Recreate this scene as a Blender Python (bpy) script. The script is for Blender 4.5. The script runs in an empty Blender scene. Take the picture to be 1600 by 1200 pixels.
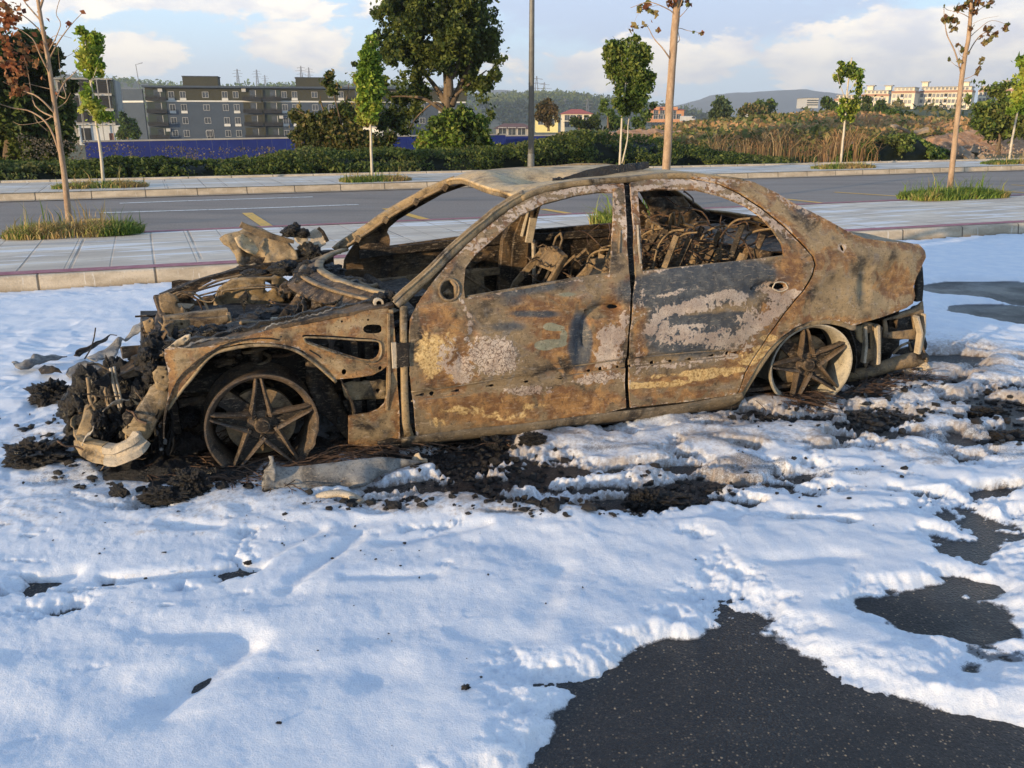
import bpy, bmesh, math, random
import numpy as np
from mathutils import Vector, Matrix
from mathutils.geometry import delaunay_2d_cdt
random.seed(7)
rng = np.random.default_rng(7)
R_ = math.radians
PI = math.pi

# ------------------------------------------------------------------ camera, sky, sun, exposure
FPX, YH = 1340.0, 188.0            # focal length and horizon row of the 1600x1200 photograph
PITCH = math.atan((600-YH)/FPX)
CAM_H = 1.501
SUN_EL, SUN_X, SUN_Y = 7.0, -0.70, -0.715      # elevation and horizontal direction towards the sun
EXPOSURE = 1.1
scene = bpy.context.scene
cam_data = bpy.data.cameras.new('camera'); cam = bpy.data.objects.new('camera', cam_data)
scene.collection.objects.link(cam); scene.camera = cam
cam.location = (0, 0, CAM_H); cam.rotation_euler = (PI/2-PITCH, 0, 0)
cam_data.sensor_width = 36; cam_data.lens = 36*FPX/1600
cam_data.clip_start = .05; cam_data.clip_end = 20000
scene.render.engine = 'CYCLES'
scene.render.resolution_x = 1024; scene.render.resolution_y = 768
vs = scene.view_settings
vs.view_transform = 'Standard'; vs.look = 'None'; vs.gamma = 1; vs.exposure = EXPOSURE; vs.use_curve_mapping = False
try: scene.cycles.volume_bounces = 0
except Exception: pass

class NT:
    """tiny node-tree writer"""
    def __init__(s, tree): s.t = tree; s.t.nodes.clear()
    def n(s, typ, ins=None, **props):
        nd = s.t.nodes.new(typ)
        for k, v in props.items(): setattr(nd, k, v)
        for k, v in (ins or {}).items(): s.set(nd.inputs[k], v)
        return nd
    def set(s, sock, v):
        if isinstance(v, bpy.types.NodeSocket): s.t.links.new(v, sock)
        elif hasattr(v, 'outputs'): s.t.links.new(v.outputs[0], sock)
        else:
            if sock.type == 'RGBA' and not isinstance(v, (int, float)) and len(v) == 3: v = (*v, 1)
            sock.default_value = v
    def m(s, op, a, b=None, c=None, clamp=False):
        nd = s.t.nodes.new('ShaderNodeMath'); nd.operation = op; nd.use_clamp = clamp
        s.set(nd.inputs[0], a)
        if b is not None: s.set(nd.inputs[1], b)
        if c is not None: s.set(nd.inputs[2], c)
        return nd.outputs[0]
    def mix(s, f, a, b, blend='MIX'):
        nd = s.t.nodes.new('ShaderNodeMix'); nd.data_type = 'RGBA'; nd.blend_type = blend; nd.clamp_factor = True
        s.set(nd.inputs[0], f); s.set(nd.inputs[6], a); s.set(nd.inputs[7], b)
        return nd.outputs[2]
    def noise(s, vec, scale, detail=4, rough=.55, dist=0., out=0):
        nd = s.n('ShaderNodeTexNoise', {'Scale': scale, 'Detail': detail, 'Roughness': rough, 'Distortion': dist})
        if vec is not None: s.set(nd.inputs['Vector'], vec)
        return nd.outputs[out]
    def sstep(s, x, lo, hi, a=0., b=1.):
        nd = s.t.nodes.new('ShaderNodeMapRange'); nd.interpolation_type = 'SMOOTHSTEP'
        s.set(nd.inputs[0], x)
        for i, v in zip((1, 2, 3, 4), (lo, hi, a, b)): s.set(nd.inputs[i], v)
        return nd.outputs[0]
    def ramp(s, x, stops):
        nd = s.t.nodes.new('ShaderNodeValToRGB'); s.set(nd.inputs[0], x)
        el = nd.color_ramp.elements
        while len(el) < len(stops): el.new(.5)
        for e, (p, c) in zip(el, stops): e.position = p; e.color = (*c, 1)
        return nd.outputs[0]
    def vscale(s, vec, sc):
        nd = s.t.nodes.new('ShaderNodeVectorMath'); nd.operation = 'MULTIPLY'; s.set(nd.inputs[0], vec); nd.inputs[1].default_value = sc
        return nd.outputs[0]

# world: Nishita sky with procedural clouds placed by direction
world = bpy.data.worlds.new('World'); scene.world = world; world.use_nodes = True
w = NT(world.node_tree)
sky = w.n('ShaderNodeTexSky', sky_type='NISHITA'); sky.sun_disc = False
sky.sun_elevation = R_(SUN_EL); sky.sun_rotation = math.atan2(SUN_X, SUN_Y)
sky.altitude = 60; sky.air_density = 1.0; sky.dust_density = .6; sky.ozone_density = 1.4
geo = w.n('ShaderNodeTexCoord').outputs['Generated']
sep = w.n('ShaderNodeSeparateXYZ', {0: geo})
azm = w.m('ARCTAN2', sep.outputs[0], sep.outputs[1])
elv = w.m('ARCSINE', sep.outputs[2])
cv = w.n('ShaderNodeCombineXYZ', {0: w.m('MULTIPLY', azm, .8), 1: w.m('MULTIPLY', elv, 1.8), 2: 3.7}).outputs[0]
nz = w.noise(cv, 13., 11, .62, .2)
nz2 = w.noise(w.vscale(cv, (1, 1, 1)), 22., 6, .6, .1)
def gs(u, v, ru, rv, amp):      # soft cloud bank centred on a direction given by its place on the photograph
    a0 = math.atan((u-800)/FPX*1.0); e0 = math.atan((YH-v)/FPX)
    du = w.m('DIVIDE', w.m('SUBTRACT', azm, a0), ru/FPX); dv = w.m('DIVIDE', w.m('SUBTRACT', elv, e0), rv/FPX)
    q = w.m('ADD', w.m('MULTIPLY', du, du), w.m('MULTIPLY', dv, dv))
    return w.m('MULTIPLY', w.m('POWER', 2.718, w.m('MULTIPLY', q, -1.)), amp)
def addup(l):
    r = l[0]
    for x in l[1:]: r = w.m('ADD', r, x)
    return r
bank = addup([gs(320, 4, 270, 46, .46), gs(480, 88, 80, 26, .32), gs(245, 105, 60, 30, .28), gs(1420, 95, 170, 60, .46), gs(1010, 115, 180, 40, .32), gs(700, 130, 300, 30, .1), gs(-200, -60, 400, 120, .3), gs(1580, 70, 90, 40, .2)])
grey = addup([gs(1020, 10, 340, 74, .8), gs(1520, 86, 110, 22, .3), gs(560, 20, 80, 30, .15), gs(900, -260, 900, 120, .3)])
cum = w.sstep(w.m('ADD', nz, bank), .64, .72)
shade = w.sstep(w.m('ADD', w.m('MULTIPLY', nz2, .6), w.m('MULTIPLY', nz, .5)), .42, .68)
grm = w.sstep(w.m('ADD', nz, grey), .60, .90)
# clouds reach their colours through emission only in the world background
base = w.mix(.78, sky.outputs[0], (6.2, 9.5, 12.4))
haze_low = w.sstep(elv, -.02, .16, 1., 0.)
base = w.mix(w.m('MULTIPLY', haze_low, .38), base, (9.8, 9.7, 9.7))
c1 = w.mix(w.m('MULTIPLY', grm, .9), base, (4.9, 6.1, 8.3))
ccol = w.mix(shade, (8.0, 7.7, 8.0), (13.6, 11.9, 9.4))
c2 = w.mix(w.m('MULTIPLY', cum, .85), c1, ccol)
up = w.sstep(elv, .16, .5, 0., 1.)
c3 = w.mix(up, c2, w.mix(.65, sky.outputs[0], (3.5, 5.2, 8.2)))
bg = w.n('ShaderNodeBackground', {'Color': c3, 'Strength': .066})
w.n('ShaderNodeOutputWorld', {'Surface': bg})

sun_data = bpy.data.lights.new('sun', 'SUN'); sun = bpy.data.objects.new('sun', sun_data)
scene.collection.objects.link(sun)
sun_data.energy = 5.0; sun_data.angle = R_(.5); sun_data.color = (1., .74, .44)
sd = Vector((SUN_X, SUN_Y, 0)).normalized()*math.cos(R_(SUN_EL)) + Vector((0, 0, math.sin(R_(SUN_EL))))
sun.rotation_euler = sd.to_track_quat('Z', 'Y').to_euler()

# ------------------------------------------------------------------ maths helpers
cp_, sp_ = math.cos(PITCH), math.sin(PITCH)
def ray(u, v):
    a = (u-800)/FPX; b = (v-600)/FPX
    return np.array([a, cp_-b*sp_, -sp_-b*cp_])
def at(u, v, Y):                  # world point seen at (u, v) at depth Y
    d = ray(u, v); p = d*(Y/d[1]); p[2] += CAM_H; return p
def gz(u, v, z=0.):               # world point seen at (u, v) at height z
    d = ray(u, v); p = d*((z-CAM_H)/d[2]); p[2] = z; return p
YAW = R_(19.828); CO = np.array([-1.378, 4.322])
ce = np.array([math.cos(YAW), math.sin(YAW)]); cn = np.array([-ce[1], ce[0]])
def cpt(u, v, y):                 # car coordinates (s along the car, y across, z) of a pixel on lateral plane y
    d = ray(u, v); t = (y+cn@CO)/(cn@d[:2]); P = d*t
    return np.array([(P[:2]-CO)@ce, y, P[2]+CAM_H])
def carw(p): p = np.asarray(p, float); q = CO+p[0]*ce+p[1]*cn; return np.array([q[0], q[1], p[2]])

def hsh(ix, iy, iz, seed):
    h = (ix.astype(np.int64)*374761393 + iy.astype(np.int64)*668265263 + iz.astype(np.int64)*2147483647 + seed*1274126177) & 0xffffffff
    h = ((h ^ (h >> 13))*1274126177) & 0xffffffff
    h = ((h ^ (h >> 16))*2246822519) & 0xffffffff
    return ((h ^ (h >> 15)) & 0xffffff)/float(0xffffff)
def vnoise(P, seed=0):
    P = np.asarray(P, float); i = np.floor(P).astype(np.int64); f = P-i; f = f*f*f*(f*(f*6-15)+10)
    r = 0
    for dx in (0, 1):
        for dy in (0, 1):
            for dz in (0, 1):
                wgt = (f[:, 0] if dx else 1-f[:, 0])*(f[:, 1] if dy else 1-f[:, 1])*(f[:, 2] if dz else 1-f[:, 2])
                r = r + wgt*hsh(i[:, 0]+dx, i[:, 1]+dy, i[:, 2]+dz, seed)
    return r*2-1
def fbm(P, sc, oc=4, seed=0, gain=.5):
    P = np.asarray(P, float)*sc
    if P.shape[1] == 2: P = np.c_[P, np.full(len(P), .37)]
    a = 1; s = 0; tot = 0
    for o in range(oc): s = s + a*vnoise(P, seed+o*17); tot += a; a *= gain; P = P*2.03+11.3
    return s/tot
def sst(x, a, b): t = np.clip((x-a)/(b-a), 0, 1); return t*t*(3-2*t)

def inside(P, poly):
    x, y = P[:, 0], P[:, 1]; c = np.zeros(len(P), bool); n = len(poly)
    for i in range(n):
        x1, y1 = poly[i][:2]; x2, y2 = poly[(i+1) % n][:2]
        if y1 == y2: continue
        c ^= ((y1 > y) != (y2 > y)) & (x < (x2-x1)*(y-y1)/(y2-y1)+x1)
    return c
def segdist(P, poly, closed=True):
    d = np.full(len(P), 1e9); n = len(poly)
    for i in range(n if closed else n-1):
        a = np.array(poly[i][:2], float); b = np.array(poly[(i+1) % n][:2], float); ab = b-a; L = ab@ab
        if L < 1e-12: continue
        t = np.clip(((P-a)@ab)/L, 0, 1); q = P-(a+t[:, None]*ab); d = np.minimum(d, np.hypot(q[:, 0], q[:, 1]))
    return d
def spl(pts, n=8, closed=False):   # Catmull-Rom
    p = [np.asarray(q, float) for q in pts]; out = []; m = len(p)
    for i in range(m if closed else m-1):
        a = p[(i-1) % m] if (closed or i > 0) else p[0]; b = p[i]; c = p[(i+1) % m]; d = p[(i+2) % m] if (closed or i+2 < m) else p[-1]
        for k in range(n):
            t = k/n; out.append(.5*((2*b)+(-a+c)*t+(2*a-5*b+4*c-d)*t*t+(-a+3*b-3*c+d)*t**3))
    if not closed: out.append(p[-1])
    return np.array(out)

# ------------------------------------------------------------------ object helpers
COL = scene.collection
def mk(name, V, F, mat=None, parent=None, smooth=False, attrs=None):
    V = np.asarray(V, np.float32); me = bpy.data.meshes.new(name)
    if isinstance(F, np.ndarray):
        nf, k = F.shape; me.vertices.add(len(V)); me.vertices.foreach_set('co', V.ravel())
        me.loops.add(nf*k); me.loops.foreach_set('vertex_index', F.astype(np.int32).ravel())
        me.polygons.add(nf); me.polygons.foreach_set('loop_start', np.arange(0, nf*k, k, dtype=np.int32))
        me.update(calc_edges=True); me.validate()
    else:
        me.from_pydata([tuple(map(float, v)) for v in V], [], [tuple(map(int, f)) for f in F]); me.update()
    if smooth: me.polygons.foreach_set('use_smooth', np.ones(len(me.polygons), bool))
    for an, arr in (attrs or {}).items():
        arr = np.asarray(arr, np.float32)
        if arr.ndim == 1: arr = np.c_[arr, arr, arr]
        if arr.shape[1] == 3: arr = np.c_[arr, np.ones(len(arr))]
        a = me.color_attributes.new(an, 'FLOAT_COLOR', 'POINT'); a.data.foreach_set('color', arr.astype(np.float32).ravel())
    if mat is not None: me.materials.append(mat)
    o = bpy.data.objects.new(name, me); COL.objects.link(o)
    if parent is not None: o.parent = parent
    return o
def empty(name, loc=(0, 0, 0), rz=0):
    o = bpy.data.objects.new(name, None); COL.objects.link(o); o.location = tuple(map(float, loc)); o.rotation_euler = (0, 0, rz); o.empty_display_size = .2
    return o
def tag(o, label=None, cat=None, group=None, kind=None):
    if label: o['label'] = label
    if cat: o['category'] = cat
    if group: o['group'] = group
    if kind: o['kind'] = kind
    return o

class MB:
    """collects shapes, builds one mesh"""
    def __init__(s): s.V = []; s.F = []; s.n = 0
    def add(s, V, F):
        V = np.asarray(V, float); s.V.append(V); s.F += [tuple(int(i)+s.n for i in f) for f in F]; s.n += len(V); return s
    def box(s, c, size, rot=0, jit=0):
        c = np.asarray(c, float); h = np.asarray(size, float)/2
        V = np.array([[x, y, z] for x in (-1, 1) for y in (-1, 1) for z in (-1, 1)], float)*h
        if jit: V += rng.normal(0, jit, V.shape)
        if np.ndim(rot) == 0:
            ca, sa = math.cos(rot), math.sin(rot); M = np.array([[ca, -sa, 0], [sa, ca, 0], [0, 0, 1]])
        else: M = np.array(Matrix.LocRotScale(None, __import__('mathutils').Euler(rot), None).to_3x3())
        return s.add(V@M.T+c, [(0, 1, 3, 2), (4, 6, 7, 5), (0, 4, 5, 1), (2, 3, 7, 6), (0, 2, 6, 4), (1, 5, 7, 3)])
    def quad(s, a, b, c, d): return s.add([a, b, c, d], [(0, 1, 2, 3)])
    def sweep(s, path, prof, up=(0, 0, 1), scale=None, cap=True, closed=False, round_=False):
        """sweep a 2-D profile (list of (a, b)) along path; a = sideways, b = towards up"""
        path = np.asarray(path, float); n = len(path); up = np.asarray(up, float); prof = np.asarray(prof, float); m = len(prof); V = []
        for i in range(n):
            t = (path[(i+1) % n]-path[i-1]) if closed else path[min(i+1, n-1)]-path[max(i-1, 0)]
            t = t/(np.linalg.norm(t)+1e-12); a = np.cross(t, up)
            if np.linalg.norm(a) < 1e-2: a = np.cross(t, (1, .1, 0))
            if i and (round_ or np.linalg.norm(np.cross(t, up)) < .35): a = pa-t*(pa@t)
            a /= np.linalg.norm(a); pa = a; b = np.cross(a, t)
            k = 1 if scale is None else scale[i]
            V += [path[i]+(a*q[0]+b*q[1])*k for q in prof]
        F = []
        for i in range(n if closed else n-1):
            j = (i+1) % n
            for k in range(m): l = (k+1) % m; F.append((i*m+k, i*m+l, j*m+l, j*m+k))
        if cap and not closed: F += [tuple(range(m))[::-1], tuple((n-1)*m+k for k in range(m))]
        return s.add(V, F)
    def tube(s, path, r, k=8, scale=None, closed=False):
        return s.sweep(path, [(r*math.cos(2*PI*i/k), r*math.sin(2*PI*i/k)) for i in range(k)], scale=scale, closed=closed, round_=True)
    def beam(s, path, w_, h_, up=(0, 0, 1), scale=None):
        a, b = w_/2, h_/2; c = min(a, b)*.3
        return s.sweep(path, [(-a, -b+c), (-a+c, -b), (a-c, -b), (a, -b+c), (a, b-c), (a-c, b), (-a+c, b), (-a, b-c)], up=up, scale=scale)
    def lathe(s, prof, c=(0, 0, 0), k=48, axis='y', rot=0):
        V = []; m = len(prof)
        for i in range(k):
            a = 2*PI*i/k+rot
            for r, h in prof:
                x, z = r*math.cos(a), r*math.sin(a)
                V.append((x, h, z) if axis == 'y' else (x, z, h))
        F = []
        for i in range(k):
            j = (i+1) % k
            for q in range(m-1): F.append((i*m+q, j*m+q, j*m+q+1, i*m+q+1))
        return s.add(np.array(V)+np.asarray(c), F)
    def grid(s, fn, us, vs_):
        nu, nv = len(us), len(vs_); V = [fn(u, v) for u in us for v in vs_]
        return s.add(V, [(i*nv+j, (i+1)*nv+j, (i+1)*nv+j+1, i*nv+j+1) for i in range(nu-1) for j in range(nv-1)])
    def noise(s, amp, sc, seed=0, oc=3):
        P = np.concatenate(s.V); D = np.c_[fbm(P, sc, oc, seed), fbm(P, sc, oc, seed+50), fbm(P, sc, oc, seed+90)]*amp; s.V = [P+D]; return s
    def build(s, name, mat, parent=None, smooth=False, solid=0, split=None, attrs=None):
        V = np.concatenate(s.V); o = mk(name, V, s.F, mat, parent, smooth, attrs(V) if callable(attrs) else attrs)
        if solid: mod = o.modifiers.new('solidify', 'SOLIDIFY'); mod.thickness = solid; mod.offset = 0
        if split: mod = o.modifiers.new('split', 'EDGE_SPLIT'); mod.split_angle = R_(split)
        return o

_ico = {}
def ico(level):
    if level not in _ico:
        b = bmesh.new(); bmesh.ops.create_icosphere(b, subdivisions=level, radius=1); b.verts.ensure_lookup_table()
        _ico[level] = (np.array([v.co[:] for v in b.verts]), np.array([[v.index for v in f.verts] for f in b.faces])); b.free()
    return _ico[level]
def lump_geo(c, r, seed, rough=.35, level=4, sc=2.2):
    V, F = ico(level); n = fbm(V*1.0+seed*3.1, sc, 5, seed, .62); rd = 1-np.abs(fbm(V+seed*1.7, sc*1.7, 4, seed+5, .6))*1.6
    k = 1+rough*(n*1.3+(rd-.5)*.8)
    return V*k[:, None]*np.asarray(r)+np.asarray(c), F
def crinkle(poly, res, fn, seed=0, holes=()):
    """flat polygon (2-D) -> fine triangulation, placed in space by fn(P2)"""
    P = []; E = []
    def loop(pl):
        st = len(P); n = len(pl)
        for i in range(n):
            a = np.array(pl[i], float); b = np.array(pl[(i+1) % n], float); L = np.hypot(*(b-a)); k = max(1, int(round(L/res)))
            for j in range(k): P.append(a+(b-a)*j/k)
        m = len(P)-st; E.extend([(st+i, st+(i+1) % m) for i in range(m)])
    loop(poly)
    for h in holes: loop(h)
    A = np.array(poly); lo, hi = A.min(0), A.max(0)
    xs = np.arange(lo[0]+res/2, hi[0], res); ys = np.arange(lo[1]+res/2, hi[1], res*.87)
    G = np.array([(x+(res/2 if j % 2 else 0), y) for j, y in enumerate(ys) for x in xs])
    if len(G):
        ok = inside(G, poly) & (segdist(G, poly) > res*.45)
        for h in holes: ok &= ~inside(G, h) & (segdist(G, h) > res*.45)
        G = G[ok]; P = P+list(G)
    vo, eo, fo, *_ = delaunay_2d_cdt([Vector((float(p[0]), float(p[1]))) for p in P], E, [], 0, 1e-7)
    vo = np.array([v[:] for v in vo]); fo = np.array([f for f in fo if len(f) == 3])
    cen = vo[fo].mean(1); ok = inside(cen, poly)
    for h in holes: ok &= ~inside(cen, h)
    return vo, fn(vo), fo[ok]
# ------------------------------------------------------------------ materials
def material(name, fn, disp=False):
    m = bpy.data.materials.new(name); m.use_nodes = True; t = NT(m.node_tree); fn(t); return m
def out(t, bsdf): t.n('ShaderNodeOutputMaterial', {'Surface': bsdf})
def pbsdf(t, col, rough=.7, metal=0., bump=None, bs=.3, bd=.01, spec=.5, **kw):
    ins = {'Base Color': col, 'Roughness': rough, 'Metallic': metal, 'Specular IOR Level': spec}; ins.update(kw)
    b = t.n('ShaderNodeBsdfPrincipled', ins)
    if bump is not None:
        bn = t.n('ShaderNodeBump', {'Strength': bs, 'Distance': bd, 'Height': bump}); t.set(b.inputs['Normal'], bn.outputs[0])
    return b
def simple(name, c1, c2, sc=4., rough=.8, bs=.3, bd=.01, metal=0., stretch=(1, 1, 1), spec=.4, fine=8.):
    def f(t):
        v = t.vscale(t.n('ShaderNodeTexCoord').outputs['Object'], stretch)
        n1 = t.noise(v, sc, 6, .6); n2 = t.noise(v, sc*fine, 4, .6)
        col = t.mix(t.sstep(t.m('ADD', t.m('MULTIPLY', n1, .7), t.m('MULTIPLY', n2, .3)), .35, .65), c1, c2)
        out(t, pbsdf(t, col, rough, metal, t.m('ADD', n1, t.m('MULTIPLY', n2, .5)), bs, bd, spec))
    return material(name, f)

def burnt(name, dark=(.05, .037, .024), mid=(.17, .125, .075), grey=(.115, .10, .082), rust=0., ash=0., blue=0., sage=0., sc=1., bs=.5, lo=.34):
    """burnt bare sheet metal; the vertex layer 'masks' says where rust, ash and scale stand on the panel"""
    def f(t):
        v = t.n('ShaderNodeTexCoord').outputs['Object']
        at_ = t.n('ShaderNodeAttribute', attribute_name='masks'); sp = t.n('ShaderNodeSeparateColor', {0: at_.outputs['Color']})
        sg = t.n('ShaderNodeAttribute', attribute_name='masks2'); sp2 = t.n('ShaderNodeSeparateColor', {0: sg.outputs['Color']})
        nA = t.noise(v, 5*sc, 7, .62, .6); nB = t.noise(v, 17*sc, 6, .65, .4); nC = t.noise(v, 85*sc, 4, .75); nD = t.noise(v, 230*sc, 3, .7)
        nW = t.noise(v, 9*sc, 8, .6, 1.6)
        base = t.mix(t.sstep(nA, lo, lo+.2), dark, mid)
        base = t.mix(t.m('MULTIPLY', t.sstep(nW, .5, .66), .8), base, grey)
        base = t.mix(t.m('MULTIPLY', t.sstep(nC, .5, .72), .45), base, t.mix(.5, mid, (.34, .25, .16)))
        def msk(a, amt, wid=.16, k=.75, nz=nB):
            x = t.m('ADD', t.m('ADD', a, amt), t.m('MULTIPLY', t.m('SUBTRACT', nz, .5), k)); return t.sstep(x, .5-wid/2, .5+wid/2)
        mR = msk(sp.outputs[0], rust, .3, 1.5, nW); nF = t.m('ADD', t.m('MULTIPLY', nB, .40), t.m('MULTIPLY', t.noise(v, 46*sc, 3, .6), .60)); mA = t.m('MULTIPLY', msk(sp.outputs[1], ash, .10, 1.9, nF), .88); mB = msk(sp.outputs[2], blue, .2, .5, nA); mS = msk(sp2.outputs[0], sage, .08, .4, nA); mY = msk(sp2.outputs[1], 0, .2, 1.3, nW)
        rc = t.mix(t.sstep(nB, .4, .66), (.17, .078, .030), (.43, .235, .085)); rc = t.mix(t.m('MULTIPLY', t.sstep(nC, .5, .7), .5), rc, (.11, .06, .028))
        c = t.mix(t.m('MULTIPLY', mR, .9), base, rc)
        bc = t.mix(t.sstep(nB, .4, .7), (.055, .066, .08), (.13, .14, .145)); c = t.mix(t.m('MULTIPLY', mB, .95), c, bc)
        c = t.mix(t.m('MULTIPLY', mS, .85), c, (.22, .235, .17))
        yc = t.mix(t.sstep(nC, .4, .65), (.52, .33, .12), (.82, .60, .28)); c = t.mix(t.m('MULTIPLY', mY, .9), c, yc)
        vo = t.n('ShaderNodeTexVoronoi', {'Scale': 40*sc, 'Vector': v}, feature='DISTANCE_TO_EDGE'); 
        vw = t.n('ShaderNodeVectorMath', {0: v, 1: t.vscale(t.noise(v, 30*sc, 3, .6, 0, 1), (.05, .05, .05))}, operation='ADD'); t.set(vo.inputs['Vector'], vw.outputs[0])
        crack = t.m('MAXIMUM', t.sstep(vo.outputs['Distance'], .012, .07), t.m('SUBTRACT', 1., sp2.outputs[2])); 
        ac = t.mix(t.sstep(nA, .4, .6), (.44, .345, .28), (.64, .53, .43)); ac = t.mix(t.m('MULTIPLY', t.sstep(nC, .48, .64), .5), ac, (.24, .16, .11))
        ac = t.mix(crack, (.15, .095, .065), ac)
        c = t.mix(mA, c, ac)
        nG = t.noise(v, 2.7*sc, 9, .7, 1.3); c = t.mix(t.sstep(nG, .42, .56, .0, .72), c, t.mix(.25, c, (.02, .015, .012)))
        nS = t.noise(t.vscale(v, (.6, 1, 2.2)), 42*sc, 5, .75); c = t.mix(t.m('MULTIPLY', t.sstep(nS, .54, .64), .50), c, t.mix(.5, c, (.62, .50, .36)))
        c = t.mix(t.m('MULTIPLY', t.sstep(nD, .60, .72), .6), c, (.03, .024, .018))
        soot = t.sstep(t.noise(v, 2.6*sc, 5, .6, .4), .52, .75); c = t.mix(t.m('MULTIPLY', soot, .35), c, (.045, .036, .026)); c = t.mix(t.m('MULTIPLY', t.sstep(nC, .36, .45, 1., 0.), .6), c, (.035, .027, .02))
        hgt = t.m('ADD', t.m('ADD', t.m('MULTIPLY', nB, .8), t.m('MULTIPLY', nC, .5)), t.m('MULTIPLY', t.m('MULTIPLY', mA, crack), .5))
        out(t, pbsdf(t, c, t.sstep(nB, .3, .7, .55, .85), t.m('MULTIPLY', mB, .25), hgt, bs, .006, .35))
    return material(name, f)

M = {}
M['panel'] = burnt('burnt_panel', dark=(.024, .019, .015), mid=(.25, .18, .10), grey=(.19, .175, .155), rust=.0, ash=.06)
M['panel_tan'] = burnt('burnt_panel_tan', dark=(.024, .018, .012), mid=(.34, .245, .13), grey=(.24, .21, .165), ash=.02, rust=.16)
M['roof'] = burnt('burnt_roof', dark=(.17, .12, .065), mid=(.62, .45, .24), grey=(.32, .27, .20), ash=-.1, rust=-.2, lo=.3)
M['sill'] = burnt('sooty_sill', dark=(.03, .023, .016), mid=(.17, .13, .08), grey=(.12, .105, .08), rust=.05, ash=-.15)
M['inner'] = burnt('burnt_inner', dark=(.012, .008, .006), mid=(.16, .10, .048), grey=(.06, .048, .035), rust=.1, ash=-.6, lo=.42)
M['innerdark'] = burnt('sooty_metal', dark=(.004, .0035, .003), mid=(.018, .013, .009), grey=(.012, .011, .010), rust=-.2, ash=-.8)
M['strut'] = burnt('rusty_strut', dark=(.045, .03, .02), mid=(.28, .195, .105), grey=(.15, .12, .085), rust=.12, ash=-.4, sc=2.)
M['pale'] = burnt('ashen_aluminium', dark=(.22, .18, .13), mid=(.50, .42, .31), grey=(.38, .35, .30), rust=-.3, ash=-.1, sc=1.5, lo=.3)
M['wheel'] = burnt('burnt_alloy', dark=(.014, .013, .013), mid=(.10, .068, .042), grey=(.04, .04, .042), rust=-.1, ash=-.7, sc=2., bs=.25)
M['barrel'] = burnt('bare_rim_alloy', dark=(.22, .19, .14), mid=(.45, .40, .30), grey=(.30, .28, .24), rust=-.5, ash=-.7, sc=1.2, bs=.15)
def _char(t):
    v = t.n('ShaderNodeTexCoord').outputs['Object']; n1 = t.noise(v, 18, 8, .7); n2 = t.noise(v, 90, 5, .7)
    c = t.mix(t.sstep(n1, .45, .72), (.003, .0027, .0025), (.018, .012, .009)); c = t.mix(t.m('MULTIPLY', t.sstep(n2, .62, .74), .5), c, (.09, .055, .03))
    out(t, pbsdf(t, c, t.sstep(n1, .3, .7, .2, .7), 0, t.m('ADD', n1, n2), .9, .02, .6))
M['char'] = material('charred_plastic', _char)
M['wire'] = simple('burnt_tyre_wire', (.03, .018, .012), (.13, .075, .042), 30, .7)
M['soot'] = simple('soot', (.008, .007, .006), (.022, .017, .013), 8, .9)
M['melt'] = burnt('melted_bodywork', dark=(.07, .07, .07), mid=(.27, .265, .25), grey=(.15, .155, .16), rust=-.5, ash=-.5, sc=1.3, lo=.38, bs=.3)

def _asph():
    def f(t):
        g = t.n('ShaderNodeNewGeometry').outputs['Position']
        def agg(sc, lo, hi):
            vo = t.n('ShaderNodeTexVoronoi', {'Vector': g, 'Scale': sc, 'Randomness': 1.}); vc = t.n('ShaderNodeSeparateColor', {0: vo.outputs['Color']})
            return t.m('MULTIPLY', t.sstep(vc.outputs[0], lo, hi), t.sstep(vo.outputs['Distance'], .25, .5, 1., 0.)), vc.outputs[1], vo.outputs['Distance']
        a1, r1, d1 = agg(120, .74, .98); a2, r2, d2 = agg(260, .6, .98)
        n1 = t.noise(g, 1.3, 5, .6); n2 = t.noise(g, 90, 4, .75); n4 = t.noise(g, 5, 5, .65)
        c = t.mix(t.sstep(n2, .35, .7), (.005, .005, .0065), (.020, .019, .019))
        c = t.mix(t.m('MULTIPLY', t.sstep(n4, .5, .7), .4), c, (.045, .04, .034))
        sc_ = t.mix(r1, (.06, .05, .042), (.42, .31, .19)); c = t.mix(t.m('MULTIPLY', a1, .95), c, sc_); c = t.mix(t.m('MULTIPLY', a2, .55), c, t.mix(r2, (.03, .028, .026), (.24, .19, .13)))
        h = t.m('SUBTRACT', t.m('MULTIPLY', n2, .8), t.m('ADD', d1, t.m('MULTIPLY', d2, .5)))
        out(t, pbsdf(t, c, t.sstep(n1, .4, .65, .30, .62), 0, h, .8, .004, .5))
    return f
M['lot'] = material('wet_parking_asphalt', _asph())
def _road(t):
    g = t.n('ShaderNodeNewGeometry').outputs['Position']
    n1 = t.noise(t.vscale(g, (.25, 1, 1)), .9, 6, .6); n2 = t.noise(g, 30, 4, .7); n3 = t.noise(t.vscale(g, (.12, .8, 1)), 3., 4, .6)
    c = t.mix(t.sstep(n2, .35, .7), (.22, .18, .15), (.33, .275, .225)); c = t.mix(t.m('MULTIPLY', t.sstep(n1, .45, .7), .5), c, (.115, .105, .10))
    c = t.mix(t.m('MULTIPLY', t.sstep(n3, .5, .7), .4), c, (.30, .27, .24))
    out(t, pbsdf(t, c, .75, 0, n2, .5, .01, .3))
M['road'] = material('road_asphalt', _road)
def _paint(col, wear=.55):
    def f(t):
        g = t.n('ShaderNodeNewGeometry').outputs['Position']; n = t.noise(g, 14, 6, .7); n2 = t.noise(g, 2, 3, .6)
        out(t, pbsdf(t, t.mix(t.sstep(t.m('ADD', n, t.m('MULTIPLY', n2, .3)), wear+.08, wear+.3), col, (.14, .125, .11)), .7))
    return f
M['white'] = material('white_road_paint', _paint((.75, .74, .70)))
M['yellow'] = material('yellow_road_paint', _paint((.72, .42, .07), .6))
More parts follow.
